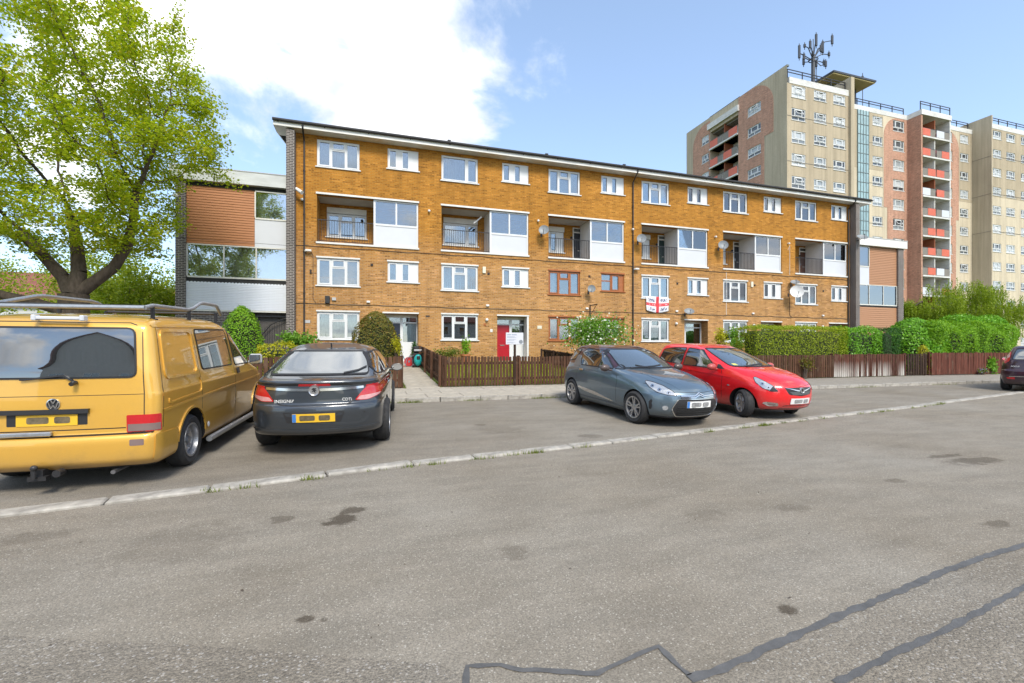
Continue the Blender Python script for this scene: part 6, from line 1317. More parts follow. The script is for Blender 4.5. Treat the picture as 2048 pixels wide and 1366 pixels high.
small_tree('broadleaf_tree', 'green tree rising in the gaps of the maple trunk', 'tree', (-22.5, 33, .85), (-22.5, 33, 4.6), (4.0, 2.5, 2.6), 12000, 'back_leaf', seed=5, group='trees behind the maple')
small_tree('broadleaf_tree', 'far green tree above the red-roofed house at the left edge', 'tree', (-42, 48, .85), (-42, 48, 5.6), (6, 4, 3.6), 12000, 'back_leaf', seed=6, group='trees behind the maple', size=(.16, .28))
# ---- willow by the tower
wl = thing('willow_tree', 'weeping willow in front of the tower block behind the clipped hedges', 'tree', (48.6, 25.5, .85), world=True)
tn = [Vector((48.6, 25.5, .8 + .5 * i)) for i in range(7)]
nd_, pr_ = colonize(9, (tn, [-1, 0, 1, 2, 3, 4, 5]), [a for a in in_ellipsoid(200, (48.3, 25.5, 5.0), (5.8, 3.4, 2.5), .2, 9) if a.z > 4.2] + in_ellipsoid(40, (44.4, 25.0, 4.4), (1.8, 1.8, 1.5), 0, 10) + in_ellipsoid(40, (53.0, 25.6, 4.4), (2.2, 1.8, 1.7), 0, 12), .45, 5, .6, 80)
rd, kd_ = tree_mesh(nd_, pr_, .012, 2.2, 'trunk', 'bark', wl, rmax=.3); P = []; rg = random.Random(10); tb = MB()
for i in range(7, len(nd_)):
    for _ in range(9):
        p = nd_[i] + Vector((rg.gauss(0, .25), rg.gauss(0, .25), rg.gauss(.05, .15))); L = rg.uniform(.6, 2.0); dx, dy = rg.gauss(0, .10), rg.gauss(0, .10)
        for k in range(int(L / .085)): s_ = k * .085; P.append(p + Vector((dx * s_ + rg.gauss(0, .03), dy * s_ + rg.gauss(0, .03), -s_)))
leaves('crown', P, (.13, .22), 'willow_leaf', wl, flat=0, aspect=.38); print('willow', len(P))
# ---- clipped hedges and shrubs
def hedge(name, label, u0, u1, v0, v1, z1, mat, dens=520, size=(.045, .075), rnd=.18, cat='hedge', group=None, wob=.05, spread=.9, zb=None):
    """leafy skin over a dark twiggy core; rounded box"""
    zb = gh((v0 + v1) / 2) if zb is None else zb; t_ = thing(name, label, cat, ((u0 + u1) / 2, (v0 + v1) / 2, zb), group=group, world=True)
    cx, cy, cz = (u0 + u1) / 2, (v0 + v1) / 2, (zb + z1) / 2; hx, hy, hz = (u1 - u0) / 2, (v1 - v0) / 2, (z1 - zb) / 2
    ins = min(.12 + rnd * .5, hx * .6, hy * .6); MB().bbox((u0 + ins, v0 + ins, zb - .05), (u1 - ins, v1 - ins, z1 - ins), .15).obj('stems', 'hedge_core', t_)
    areas = [2 * hx * 2 * hz, 2 * hx * 2 * hz * .25, 2 * hx * 2 * hy, 2 * hy * 2 * hz, 2 * hy * 2 * hz]; n = [int(a * dens) for a in areas]; P = []; Q = []
    for k, m in enumerate(n):
        a, b = rnp.uniform(-1, 1, m), rnp.uniform(-1, 1, m); o = np.ones(m)
        p, q = [(np.stack([a, -o, b], 1), (0, -1, 0)), (np.stack([a, o, b], 1), (0, 1, 0)), (np.stack([a, b, o], 1), (0, 0, 1)), (np.stack([-o, a, b], 1), (-1, 0, 0)), (np.stack([o, a, b], 1), (1, 0, 0))][k]
        P.append(p); Q.append(np.tile(q, (m, 1)))
    P = np.concatenate(P) * np.array([hx, hy, hz]); Q = np.concatenate(Q).astype(float); H = np.array([hx, hy, hz]) - rnd
    core = np.clip(P, -H, H); core[:, 2] = np.where(P[:, 2] < 0, P[:, 2], core[:, 2]); d = P - core; l = np.linalg.norm(d, axis=1)[:, None]
    P = np.where(l > 1e-6, core + d / (l + 1e-9) * np.minimum(l, rnd), P); Q = Q * .6 + np.where(l > 1e-6, d / (l + 1e-9), 0)
    w = np.sin(P[:, 0] * 2.3 + 1) * np.sin(P[:, 2] * 3.1 + P[:, 1] * 2) * wob + np.sin(P[:, 0] * 6.1) * wob * .4; Qn = Q / (np.linalg.norm(Q, axis=1)[:, None] + 1e-9)
    P = P + Qn * (w[:, None] + rnp.normal(size=(len(P), 1)) * .035 - np.abs(rnp.normal(size=(len(P), 1))) * .03) + np.array([cx, cy, cz])
    leaves('foliage', P, size, mat, t_, Nn=Qn, spread=spread); return t_
def dome(name, label, u, v, z1, r, mat, dens=620, size=(.04, .07), cat='shrub', power=2.4, zb=None, group=None, top=.35, lump=.06, z0=None):
    """topiary cone or dome from a turned profile"""
    zb = gh(v) if zb is None else zb; z0 = zb if z0 is None else z0; t_ = thing(name, label, cat, (u, v, zb), group=group, world=True); h = z1 - z0
    def rr(f): return r * (1 - max(0, f) ** power) ** .62 * (1 - .10 * (1 - f)) + .02
    MB().lathe([(rr(i / 8) * .82, z0 + h * .97 * i / 8) for i in range(9)], 14, 'z', (u, v, 0)).cyl((u, v, zb - .05), (u, v, z0 + .3), .05).obj('stems', 'hedge_core', t_)
    n = int(2 * math.pi * r * h * dens); f = rnp.uniform(0, 1, n) ** .85; a = rnp.uniform(0, 2 * math.pi, n); R_ = np.array([rr(q) for q in f]); lm = 1 + lump * np.sin(a * 3 + f * 7) + lump * .7 * np.sin(a * 7 - f * 11); R_ = R_ * lm + rnp.normal(size=n) * .03
    P = np.stack([u + R_ * np.cos(a), v + R_ * np.sin(a), z0 + h * f + rnp.normal(size=n) * .03], 1); Q = np.stack([np.cos(a), np.sin(a), f * 1.2 - .1], 1)
    leaves('foliage', P, size, mat, t_, Nn=Q, spread=.9); return t_
def bush(name, label, u, v, zc, r, n, mat, size=(.05, .09), cat='shrub', group=None, second=None, zb=None, lump=5):
    zb = gh(v) if zb is None else zb; t_ = thing(name, label, cat, (u, v, zb), group=group, world=True); rg = random.Random(int(u * 97 + v)); C = [Vector((u + rg.uniform(-.7, .7) * r[0], v + rg.uniform(-.6, .6) * r[1], zc + rg.uniform(-.6, .75) * r[2])) for _ in range(lump * 3)]
    mb = MB()
    for q in C: mb.tube([(u + rg.uniform(-.08, .08), v, zb - .02), ((u + q.x) / 2, (v + q.y) / 2, (zb + q.z) / 2 + .1), tuple(q)], [.018, .012, .005], 4)
    mb.obj('stems', 'twig', t_); ix = rnp.integers(0, len(C), n); P = np.array(C)[ix] + rnp.normal(size=(n, 3)) * np.array(r) * .27; P[:, 2] = np.maximum(P[:, 2], zb + .03)
    leaves('foliage', P, size, mat, t_, flat=.6)
    if second: ix = rnp.integers(0, len(C), second[1]); P = np.array(C)[ix] + rnp.normal(size=(second[1], 3)) * np.array(r) * .33; leaves('blossom', P, second[2], second[0], t_, flat=.8, aspect=.9)
    return t_
def uat(x, v): return v * math.tan(math.atan((x - 1024) / 900) + R(17.2))
def zat(x, y, v): a = math.tan(math.atan((x - 1024) / 900) + R(17.2)); return EYE - (y - 700) / 900 * v * (.9553 + a * .2957)
HV = 14.0
hedge('clipped_hedge', 'box-clipped olive-green hedge nearest the red car', uat(1499, HV), uat(1684, HV) - .1, HV - .35, HV + .75, zat(1560, 653, HV), 'privet_leaf', rnd=.12, wob=.03, group='hedges behind the fence', size=(.035, .06), dens=1000)
hedge('clipped_hedge', 'lower bright green hedge between the box-clipped hedge and the dark one', uat(1684, HV), uat(1756, HV), HV - .3, HV + .8, zat(1720, 656, HV), 'laurel_leaf', rnd=.3, wob=.10, group='hedges behind the fence', size=(.05, .09))
hedge('clipped_hedge', 'narrow dark green hedge beside the lime laurel', uat(1756, HV), uat(1790, HV), HV - .28, HV + .8, zat(1775, 657, HV), 'dark_hedge_leaf', rnd=.15, wob=.03, group='hedges behind the fence', size=(.03, .05), dens=1100)
dome('laurel_bush', 'lime-green rounded laurel between the dark hedges', uat(1826, HV + 1.1), HV + 1.1, zat(1826, 638, HV + 1.1), 1.35, 'laurel_leaf', dens=420, size=(.08, .14), power=3.2)
hedge('clipped_hedge', 'long deep-green hedge with a rounded end at the far right', uat(1862, HV), uat(2043, HV), HV - .2, HV + 1.8, zat(1950, 646, HV), 'hedge_leaf', rnd=.75, wob=.16, group='hedges behind the fence', size=(.05, .085), dens=950)
hedge('clipped_hedge', 'pale green hedge crest rising behind the long deep-green hedge', uat(1890, 16.6), uat(1995, 16.6), 15.9, 17.2, zat(1940, 634, 16.6), 'laurel_leaf', rnd=.5, wob=.12, group='hedges behind the fence', size=(.07, .12), dens=300)
dome('conifer', 'small golden conifer at the fence before the long hedge', uat(1846, 13.72), 13.72, zat(1846, 692, 13.72), .30, 'yellow_leaf', dens=900, size=(.03, .06), power=1.6)
dome('topiary_bush', 'green cone-shaped topiary bush behind the van', uat(484, 18), 18, zat(484, 614, 18), .78, 'hedge_leaf', power=2.2, size=(.04, .075))
dome('topiary_bush', 'reddish-green egg-shaped topiary bush in front of the navy door', uat(752, 18), 18, zat(752, 625, 18), .95, 'rust_leaf', power=2.8, size=(.04, .08), dens=700)
hedge('low_hedge', 'low golden hedge behind the fence between the van and the dark saloon', uat(515, 14.3), uat(590, 14.3), 14.0, 14.5, zat(560, 690, 14.3), 'yellow_leaf', rnd=.12, size=(.04, .07), dens=700)
bush('shrub', 'leafy bright green shrub beside the dark brick pier', uat(603, 19), 19, zat(603, 690, 19), (.62, .5, .45), 1500, 'bright_leaf', (.08, .14))
bush('shrub', 'golden-flowered shrub at the edge of the egg-shaped topiary', uat(793, 17.2), 17.2, zat(793, 696, 17.2), (.18, .2, .4), 500, 'yellow_leaf', (.05, .08))
bush('flowering_shrub', 'large light-green shrub covered in white blossom below the brown windows', uat(1195, 17.5), 17.5, zat(1195, 672, 17.5), (1.45, .9, .72), 5200, 'bright_leaf', (.07, .13), second=('blossom', 900, (.06, .12)), lump=9)
bush('shrub', 'small leafy shrub under the white window beside the potted plant', uat(895, 21.6), 21.6, zat(895, 706, 21.6), (.6, .35, .28), 900, 'grass_blade', (.06, .10))
bush('shrub', 'yellow-green climbing stems left of the red-curtained window', uat(1442, 18), 18, zat(1442, 680, 18), (.3, .3, .55), 420, 'yellow_leaf', (.08, .14)); bush('shrub', 'young yellow-green sapling in front of the red-curtained window', uat(1468, 18.4), 18.4, zat(1468, 676, 18.4), (.3, .3, .6), 420, 'bright_leaf', (.08, .14)); bush('shrub', 'small round green shrub by the box-clipped hedge', uat(1478, 16), 16, zat(1478, 690, 16), (.45, .4, .3), 700, 'bright_leaf', (.05, .09))
bush('climbing_plant', 'ivy climbing the brown fence near the plum car', uat(1986, 13.2), 13.22, zat(1986, 732, 13.2), (.35, .08, .35), 420, 'bright_leaf', (.08, .14), zb=.33); bush('climbing_plant', 'straggling ivy on the pale-stained fence', uat(1612, 13.2), 13.24, zat(1612, 728, 13.2), (.4, .06, .25), 260, 'rust_leaf', (.06, .10), zb=.33); bush('lavender', 'clump of lavender at the foot of the brown fence', uat(1965, 13.1), 13.1, zat(1965, 741, 13.1), (.25, .12, .1), 260, 'grass_blade', (.04, .08), second=('lavender', 90, (.03, .05)), zb=.33)
dome('small_conifer', 'little dark cone-shaped conifer beside the white door panel', uat(829, 21.3), 21.3, zat(829, 684, 21.3), .20, 'dark_hedge_leaf', dens=1500, size=(.03, .05), power=1.3)
# potted plant
pv = 21.7; pu = uat(931, pv); pz = gh(pv); pp = thing('potted_plant', 'leafy evergreen in a terracotta pot under the white window', 'potted plant', (pu, pv, pz), world=True)
MB().lathe([(.001, pz + .01), (.16, pz + .01), (.22, pz + .36), (.25, pz + .36), (.25, pz + .44), (.21, pz + .44), (.20, pz + .40), (.001, pz + .40)], 20, 'z', (pu, pv, 0)).obj('pot', 'terracotta', pp, smooth=True)
P = rnp.normal(size=(420, 3)) * np.array([.10, .10, .20]) + np.array([pu, pv, pz + .78]); leaves('foliage', P, (.07, .13), 'hedge_leaf', pp, flat=.2); MB().cyl((pu, pv, pz + .4), (pu, pv, pz + .9), .015, n=5).obj('stem', 'twig', pp)
# ---- grass: lawn behind the picket fence, tufts along the kerbs
def grass(name, label, P, h, mat, w=.006):
    n = len(P); P = np.asarray(P); a = rnp.uniform(0, 6.283, n); hh = rnp.uniform(h * .5, h * 1.3, n); lx, ly = rnp.normal(size=n) * h * .35, rnp.normal(size=n) * h * .35; dx, dy = np.cos(a) * w, np.sin(a) * w
    V = np.stack([P + np.stack([dx, dy, 0 * a], 1), P - np.stack([dx, dy, 0 * a], 1), P + np.stack([lx, ly, hh], 1)], 1).reshape(-1, 3); me = bpy.data.meshes.new(name); me.from_pydata(V.tolist(), [], [(3 * i, 3 * i + 1, 3 * i + 2) for i in range(n)]); o = ob(name, me, mat); o['kind'] = 'stuff'; return tag(o, label, 'grass')
n = 26000; u_ = rnp.uniform(2.1, 9.0, n); v_ = rnp.uniform(FV + .15, 22.3, n); grass('lawn_grass', 'bright short lawn grass behind the picket fence', np.stack([u_, v_, np.array([gh(q) for q in v_])], 1), .075, 'lawn_blade', .012)
P = []
rg = random.Random(21)
for _ in range(46):
    u = rg.uniform(-4, 16); c = (u, vk(u) - .12 + rg.uniform(-.02, .02)); k = rg.randint(6, 34)
    for _ in range(k): P.append((c[0] + rg.gauss(0, .07), c[1] + rg.gauss(0, .014), gh(c[1])))
for u, s_ in ((.75, .25), (1.0, .2), (4.6, .5), (4.2, .3), (12, .8), (16, .9), (20, .8), (2.4, .3)):
    for _ in range(90): P.append((u + rg.gauss(0, s_ * .5), KV - .03 + rg.gauss(0, .025), gh(KV - .05)))
for _ in range(700): u = rg.choice((.9, 1.95)); P.append((u + rg.gauss(0, .03), rg.uniform(FV - .1, 17), 0)); P[-1] = (P[-1][0], P[-1][1], gh(P[-1][1]))
for _ in range(500): u = rg.uniform(2, 22); P.append((u, FV - .05 + rg.gauss(0, .03), gh(FV - .02)))
grass('kerb_weeds', 'tufts of grass growing in the kerb joints and path edges', P, .06, 'grass_blade', .005)

# ---- litter: grit, blown petals and leaf scraps on the tarmac
P = np.stack([rnp.uniform(-5, 14, 200), rnp.uniform(2.0, 11, 200), np.zeros(200)], 1); P[:, 2] = [gh(q) + .006 for q in P[:, 1]]
o = leaves('leaf_litter', P, (.010, .026), 'twig', None, Nn=np.tile((0, 0, 1.0), (200, 1)), spread=.25); o['kind'] = 'stuff'; tag(o, 'scattered leaf scraps and grit on the tarmac', 'litter')
# ================================================================ fences
def wood(name, c, stain=None):
    m, t, b = principled(name); tc = N(t, 'TexCoord'); oi = N(t, 'ObjectInfo'); o = tc.outputs['Object']
    off = N(t, 'VectorMath', dict(operation='ADD'), i0=o, i1=N(t, 'CombineXYZ', i0=math_(t, 'MULTIPLY', oi.outputs['Random'], 37.0)).outputs[0]).outputs[0]
    g = N(t, 'TexNoise', Vector=N(t, 'Mapping', Vector=off, Scale=(28, 28, 2.2)), Scale=1.0, Detail=5.0); bl = N(t, 'TexNoise', Vector=off, Scale=3.0, Detail=4.0)
    c1 = mixc(t, 1.0, c, ramp(t, g, [(.3, .62), (.7, 1.35)]), 'MULTIPLY'); c1 = mixc(t, 1.0, c1, ramp(t, oi.outputs['Random'], [(0, .72), (1, 1.25)]), 'MULTIPLY')
    c1 = mixc(t, ramp(t, bl, [(.55, 0.0), (.75, .55)]), c1, (.16, .12, .08))
    if stain:
        so = N(t, 'SeparateXYZ', i0=o); w = N(t, 'MapRange', Value=math_(t, 'ADD', so.outputs[2], math_(t, 'MULTIPLY', g.outputs[0], .35)), From_Min=.30, From_Max=.85, To_Min=1.0, To_Max=0.0).outputs[0]
        c1 = mixc(t, math_(t, 'MULTIPLY', w, ramp(t, math_(t, 'ADD', math_(t, 'MULTIPLY', oi.outputs['Random'], .75), math_(t, 'MULTIPLY', g.outputs[0], .5)), [(.45, 0.0), (.78, 1.0)])), c1, stain)
    t.links.new(c1, b.inputs['Base Color']); b.inputs['Roughness'].default_value = .85; b.inputs['Specular IOR Level'].default_value = .2
    t.links.new(N(t, 'Bump', Strength=.4, Distance=.004, Height=g.outputs[0]).outputs[0], b.inputs['Normal']); MATS[name] = m
wood('fence_brown', (.085, .042, .024)); wood('fence_red', (.115, .040, .026)); wood('fence_stained', (.10, .04, .026), (.50, .47, .42)); wood('fence_dark', (.045, .026, .018))
def fence(label, p0, p1, h, pitch, w, m, posts=2.2, group='brown picket fences', name='picket_fence', seed=1, rails=(.22, .74), jit=.02, gfun=gh, skip=None):
    p0, p1 = Vector(p0), Vector(p1); L = (p1 - p0).length; rz = math.atan2(p1.y - p0.y, p1.x - p0.x); z0, z1 = gfun(p0.y), gfun(p1.y); sl = (z1 - z0) / L
    f = thing(name, label, 'fence', (p0.x, p0.y, z0), rz, group); rg = random.Random(seed)
    me = MB().prism([(-w / 2, .035), (w / 2, .035), (w / 2, h - .014), (w / 2 - .014, h), (-w / 2 + .014, h), (-w / 2, h - .014)], -.030, -.012, axis=1).mesh('picket')
    n = int(L / pitch)
    for i in range(n):
        x = (i + .5) * L / n
        if skip and skip(i): continue
        o = ob('picket', me, m, f, (x + rg.uniform(-.004, .004), rg.uniform(-.003, .001), x * sl + rg.uniform(-.004, .006))); o.rotation_euler = (rg.uniform(-.01, .01), rg.uniform(-jit, jit) * .5, 0); o.scale = (1, 1, 1 + rg.uniform(-.015, .012))
    for q in rails:
        r = MB().add([(0, -.012, h * q), (L, -.012, h * q + L * sl), (L, .028, h * q + L * sl), (0, .028, h * q), (0, -.012, h * q + .075), (L, -.012, h * q + .075 + L * sl), (L, .028, h * q + .075 + L * sl), (0, .028, h * q + .075)], [(0, 3, 2, 1), (4, 5, 6, 7), (0, 1, 5, 4), (1, 2, 6, 5), (2, 3, 7, 6), (3, 0, 4, 7)]).obj('rail', m, f)
    k = max(1, round(L / posts))
    for i in range(k + 1):
        x = L * i / k; MB().bbox((x - .045, .03, x * sl - .1), (x + .045, .12, x * sl + h + .03), .01).obj('post', m, f)
    return f
f1 = fence('brown picket fence behind the dark saloon, left of the path', (-5.6, FV), (.80, FV), .93, .128, .105, 'fence_brown', seed=1)
fence('brown picket fence in front of the lawn, right of the path', (2.02, FV), (9.1, FV), .92, .101, .076, 'fence_brown', posts=2.35, seed=2)
fence('brown picket fence climbing along the right side of the path', (2.0, FV + .15), (2.0, 19.6), .92, .14, .115, 'fence_brown', posts=1.9, seed=3)
fence('brown picket fence behind the steel-blue and red cars', (9.1, FV), (17.6, FV), .92, .112, .088, 'fence_brown', seed=4)
fence('brown picket fence with pale-stained feet below the box-clipped hedge', (17.6, FV), (21.75, FV), .95, .105, .082, 'fence_stained', seed=5)
fence('dark slatted gate between the stained fence and the red-brown fence', (21.85, FV + .02), (23.1, FV + .02), .95, .14, .11, 'fence_dark', posts=1.2, name='fence_gate', group=None, seed=6)
fence('red-brown close-boarded fence below the laurel', (23.3, FV - .03), (29.3, FV - .2), 1.0, .105, .097, 'fence_red', posts=3, seed=7, gfun=lambda v: .33)
fence('red-brown close-boarded fence beside the plum car', (29.45, FV - .2), (33.2, FV - .55), 1.0, .105, .097, 'fence_red', posts=2, seed=8, gfun=lambda v: .33)
fence('low dark rail fence running back to the block between two gardens', (8.35, 13.7), (8.35, 21.6), .70, .16, .12, 'fence_dark', posts=1.5, seed=9, rails=(.2, .84))
o = ob('house_number', text_mesh('34', .13), M('number_yellow', (.75, .60, .10), .4), f1); o.matrix_basis = Matrix.Translation((uat(545, FV) + 5.6, -.034, .60)) @ Matrix.Rotation(R(90), 4, 'X')
# estate sign on the fence post
sv = FV - .06; su = uat(1030, sv); sz0 = gh(FV); sg_ = thing('sign', 'white estate notice board with grey lines and a round grey badge on a post', 'sign', (su, sv, sz0), world=True)
MB().bbox((su - .035, sv + .0, sz0 - .05), (su + .035, sv + .05, 1.62), .008).obj('post', 'fence_dark', sg_); MB().bbox((su - .30, sv - .025, 1.62), (su + .27, sv, 1.99), .006).obj('board', 'white_panel', sg_)
M('print_grey', (.22, .24, .26), .6); M('print_blue', (.30, .36, .45), .6); rg = random.Random(4)
for z, a, b, h_ in ((1.925, -.26, -.14, .035), (1.925, -.11, .05, .035), (1.86, -.26, -.02, .018), (1.835, -.26, .04, .012), (1.775, -.26, .02, .012), (1.75, -.26, -.03, .012), (1.69, -.26, .0, .010), (1.67, -.26, -.06, .010)):
    x = a
    while x < b: w_ = min(rg.uniform(.015, .035), b - x); MB().box((su + x, sv - .0275, z - h_ / 2), (su + x + w_ * .8, sv - .0255, z + h_ / 2)).obj('print_mark', 'print_blue', sg_); x += w_
MB().lathe([(.001, -.029), (.062, -.029), (.062, -.0255)], 20, 'y', (su + .185, sv, 1.705)).obj('badge', 'print_grey', sg_)
# ================================================================ satellite dishes
M('dish_grey', (.24, .26, .27), .5, var=.15); M('dish_white', (.66, .66, .64), .5, var=.1)
def dish(label, x, y, d, m='dish_grey', n=(-.45, -.85, .28), vv=D - .38, w=1.0):
    d *= .86
    u, z = uat(x, vv), zat(x, y, vv); t_ = thing('satellite_dish', label, 'satellite dish', (u, D, z - .25), group='satellite dishes on the walls', world=True); nn = Vector(n).normalized(); q = nn.to_track_quat('Z', 'Y').to_matrix().to_4x4(); c = Vector((u, vv, z))
    prof = [(.001, 0)] + [(d / 2 * i / 6, .16 * d * (i / 6) ** 2) for i in range(1, 7)] + [(d / 2 * 1.01, .16 * d - .012)] + [(d / 2 * i / 6, .16 * d * (i / 6) ** 2 - .015) for i in range(5, 0, -1)] + [(.001, -.015)]
    MB().lathe(prof, 24, 'z').xf(Matrix.Translation(c) @ q @ Matrix.Diagonal((1, w, 1, 1))).obj('reflector', m, t_, smooth=True)
    a = q.to_3x3(); tip = c + a @ Vector((0, -d * .18, d * .58)); lo = c + a @ Vector((0, -d * .46, .02)); MB().tube([lo, tip], .012, 6).obj('feed_arm', 'black_metal', t_); MB().cyl(tip, tip + (c - tip).normalized() * .09, .028, n=10).obj('receiver', 'dish_grey', t_)
    MB().tube([c - nn * .02, c - nn * .10 + Vector((0, .08, 0)), (u, D - .03, z - .12), (u, D, z - .12)], .018, 6).box((u - .05, D - .012, z - .24), (u + .05, D, z - .02)).obj('wall_bracket', 'black_metal', t_)
dish('grey satellite dish at the balcony edge of the third bay', 1088, 461, .62); dish('grey satellite dish at the fourth balcony, right of the long downpipe', 1283, 478, .62); dish('grey satellite dish at the fifth balcony', 1446, 491, .66); dish('dark grey satellite dish between the brown first-floor windows', 1183, 578, .50, n=(-.35, -.9, .2)); dish('grey satellite dish above the red door of the fourth bay', 1378, 624, .66, n=(-.3, -.7, .6), w=.8)
dish('large white satellite dish before the last first-floor window', 1593, 584, .92, 'dish_white', n=(-.55, -.8, .2), vv=D - .6); dish('small dark satellite dish behind the large white one', 1590, 566, .62, n=(-.3, -.45, .8), vv=D - .3); dish('grey satellite dish on the dark pier at the right end of the block', 1724, 476, .72, n=(-.25, -.55, .75), vv=D - .75)
# ================================================================ flag hung from a window
def flag_mat():
    m, t, b = principled('flag_print'); tc = N(t, 'TexCoord'); so = N(t, 'SeparateXYZ', i0=tc.outputs['UV']); x, z = so.outputs[0], so.outputs[1]
    ax, az = math_(t, 'ABSOLUTE', math_(t, 'SUBTRACT', x, .5)), math_(t, 'ABSOLUTE', math_(t, 'SUBTRACT', z, .5))
    cr = math_(t, 'MAXIMUM', math_(t, 'LESS_THAN', ax, .065), math_(t, 'LESS_THAN', az, .10)); nz = N(t, 'TexNoise', Vector=N(t, 'Mapping', Vector=tc.outputs['UV'], Scale=(1.5, 1, 1)), Scale=13.0, Detail=2.0)
    mk = math_(t, 'MULTIPLY', math_(t, 'MULTIPLY', math_(t, 'LESS_THAN', math_(t, 'ABSOLUTE', math_(t, 'SUBTRACT', ax, .27)), .14), math_(t, 'LESS_THAN', math_(t, 'ABSOLUTE', math_(t, 'SUBTRACT', az, .29)), .10)), math_(t, 'GREATER_THAN', nz.outputs[0], .50))
    wt = math_(t, 'MULTIPLY', math_(t, 'MULTIPLY', math_(t, 'LESS_THAN', az, .045), math_(t, 'GREATER_THAN', ax, .09)), math_(t, 'GREATER_THAN', nz.outputs[0], .54))
    c = mixc(t, cr, (.72, .72, .73), (.62, .05, .06)); c = mixc(t, mk, c, (.03, .05, .16)); c = mixc(t, wt, c, (.75, .45, .45)); t.links.new(c, b.inputs['Base Color']); b.inputs['Roughness'].default_value = .8; MATS['flag_print'] = m
flag_mat()
fu0, fu1, fz1, fz0 = 15.0, 16.55, 4.52, 3.66; bm = bmesh.new(); uvl = bm.loops.layers.uv.new('UVMap'); G = {}
for i in range(25):
    for j in range(15):
        a, b = i / 24, j / 14; sag = .13 * math.sin(math.pi * a) * b
        G[i, j] = bm.verts.new((fu0 + (fu1 - fu0) * (a * (1 - .04 * b) + .02 * b), D - .075 - .02 * math.sin(a * 9) * b - .012 * math.sin(b * 8 + a * 4), fz1 - (fz1 - fz0) * b * .92 - sag + (.02 * math.sin(a * 5) if j == 0 else 0)))
for i in range(24):
    for j in range(14):
        f = bm.faces.new((G[i, j], G[i + 1, j], G[i + 1, j + 1], G[i, j + 1]))
        for l, (p, q) in zip(f.loops, ((i, j), (i + 1, j), (i + 1, j + 1), (i, j + 1))): l[uvl].uv = (p / 24, 1 - q / 14)
me = bpy.data.meshes.new('flag'); bm.to_mesh(me); bm.free(); sm(me, 80); o = ob('flag', me, 'flag_print'); md = o.modifiers.new('thickness', 'SOLIDIFY'); md.thickness = .003
tag(o, 'white flag with a red cross and dark blue motifs hanging below a first-floor window', 'flag')
# ================================================================ cameras, awning arm, lamp bracket on the walls
cc_ = thing('security_camera', 'white bullet security camera on the dark pier at the left end of the block', 'camera', (-3.25, D - .1, 8.62), world=True); MB().cyl((-3.34, D - .2, 8.66), (-3.22, D - .32, 8.66), .035, n=8).obj('bracket', 'lamp_white', cc_); MB().cyl((-3.28, D - .30, 8.70), (-3.02, D - .52, 8.48), .075, .085, n=12).obj('housing', 'lamp_white', cc_, smooth=True)
hb = thing('hanging_bracket', 'black iron bracket arm fixed between the brown windows', 'bracket', (11.55, D, 3.75), world=True); MB().box((11.45, D - .05, 3.1), (11.50, D, 3.95)).box((11.45, D - .85, 3.88), (11.50, D - .05, 3.92)).tube([(11.475, D - .03, 3.35), (11.475, D - .4, 3.6), (11.475, D - .75, 3.87)], .015, 5).obj('arm', 'black_metal', hb)
ar = thing('tube_light', 'white strip light tilted under the second balcony ceiling', 'light', (5.4, D + .6, 8.6), world=True); MB().bbox((4.95, D + .5, 8.18), (5.55, D + .58, 8.26), .02).xf(Matrix.Translation((5.25, 0, 8.25)) @ Matrix.Rotation(R(-42), 4, 'Y') @ Matrix.Translation((-5.25, 0, -8.22))).obj('tube', 'lamp_white', ar)
ow = tag(MB().tube([(-26 + 22.4 * i / 24, 19.4 + 2.68 * i / 24, 7.3 - 1.2 * i / 24 - .5 * math.sin(math.pi * i / 24)) for i in range(25)], .009, 4).obj('overhead_wire', 'cable'), 'thin black wire crossing the stair block to its brick pier', 'wire')
# ================================================================ things by the navy door
M('teal_plastic', (.02, .38, .38), .35, var=.06); M('red_plastic', (.50, .03, .03), .4); M('hose_orange', (.55, .14, .08), .5); M('blue_grey', (.20, .26, .34), .45)
mv = 19.6; mu = uat(836, mv); mz = gh(mv) + .014; mw = thing('lawn_mower', 'teal and black lawn mower stood on end beside the path fence', 'lawn mower', (mu, mv, mz), world=True)
MB().bbox((mu - .22, mv - .05, mz + .03), (mu + .22, mv + .22, mz + .62), .05).obj('deck', 'black_plastic', mw, smooth=True); b = MB().lathe([(.001, -.17), (.10, -.165), (.16, -.12), (.185, -.05), (.19, .0)], 20, 'y').xf(Matrix.Translation((mu, mv, mz + .32)) @ Matrix.Diagonal((.95, 1, 1.35, 1))); b.obj('motor_cover', 'teal_plastic', mw, smooth=True)
MB().bbox((mu - .07, mv - .19, mz + .34), (mu + .07, mv - .12, mz + .50), .02).obj('vent_grille', 'black_plastic', mw); MB().bbox((mu - .20, mv - .02, mz + .62), (mu + .20, mv + .20, mz + .92), .06).obj('grass_box', 'black_plastic', mw, smooth=True); MB().bbox((mu - .17, mv - .06, mz + .70), (mu + .17, mv - .02, mz + .78), .015).obj('handle', 'grey_box', mw)
for sx in (-.21, .21):
    for z in (.10, .50): MB().cyl((mu + sx - .025, mv + .02, mz + z), (mu + sx + .025, mv + .02, mz + z), .09 if z < .3 else .07, n=16).obj('wheel', 'trim_black', mw, smooth=True)
hv = 20.1; hu = uat(818, hv); hz = gh(hv) + .014; hr = thing('hose_reel', 'red garden hose reel with coiled hose on the path', 'hose reel', (hu, hv, hz), world=True)
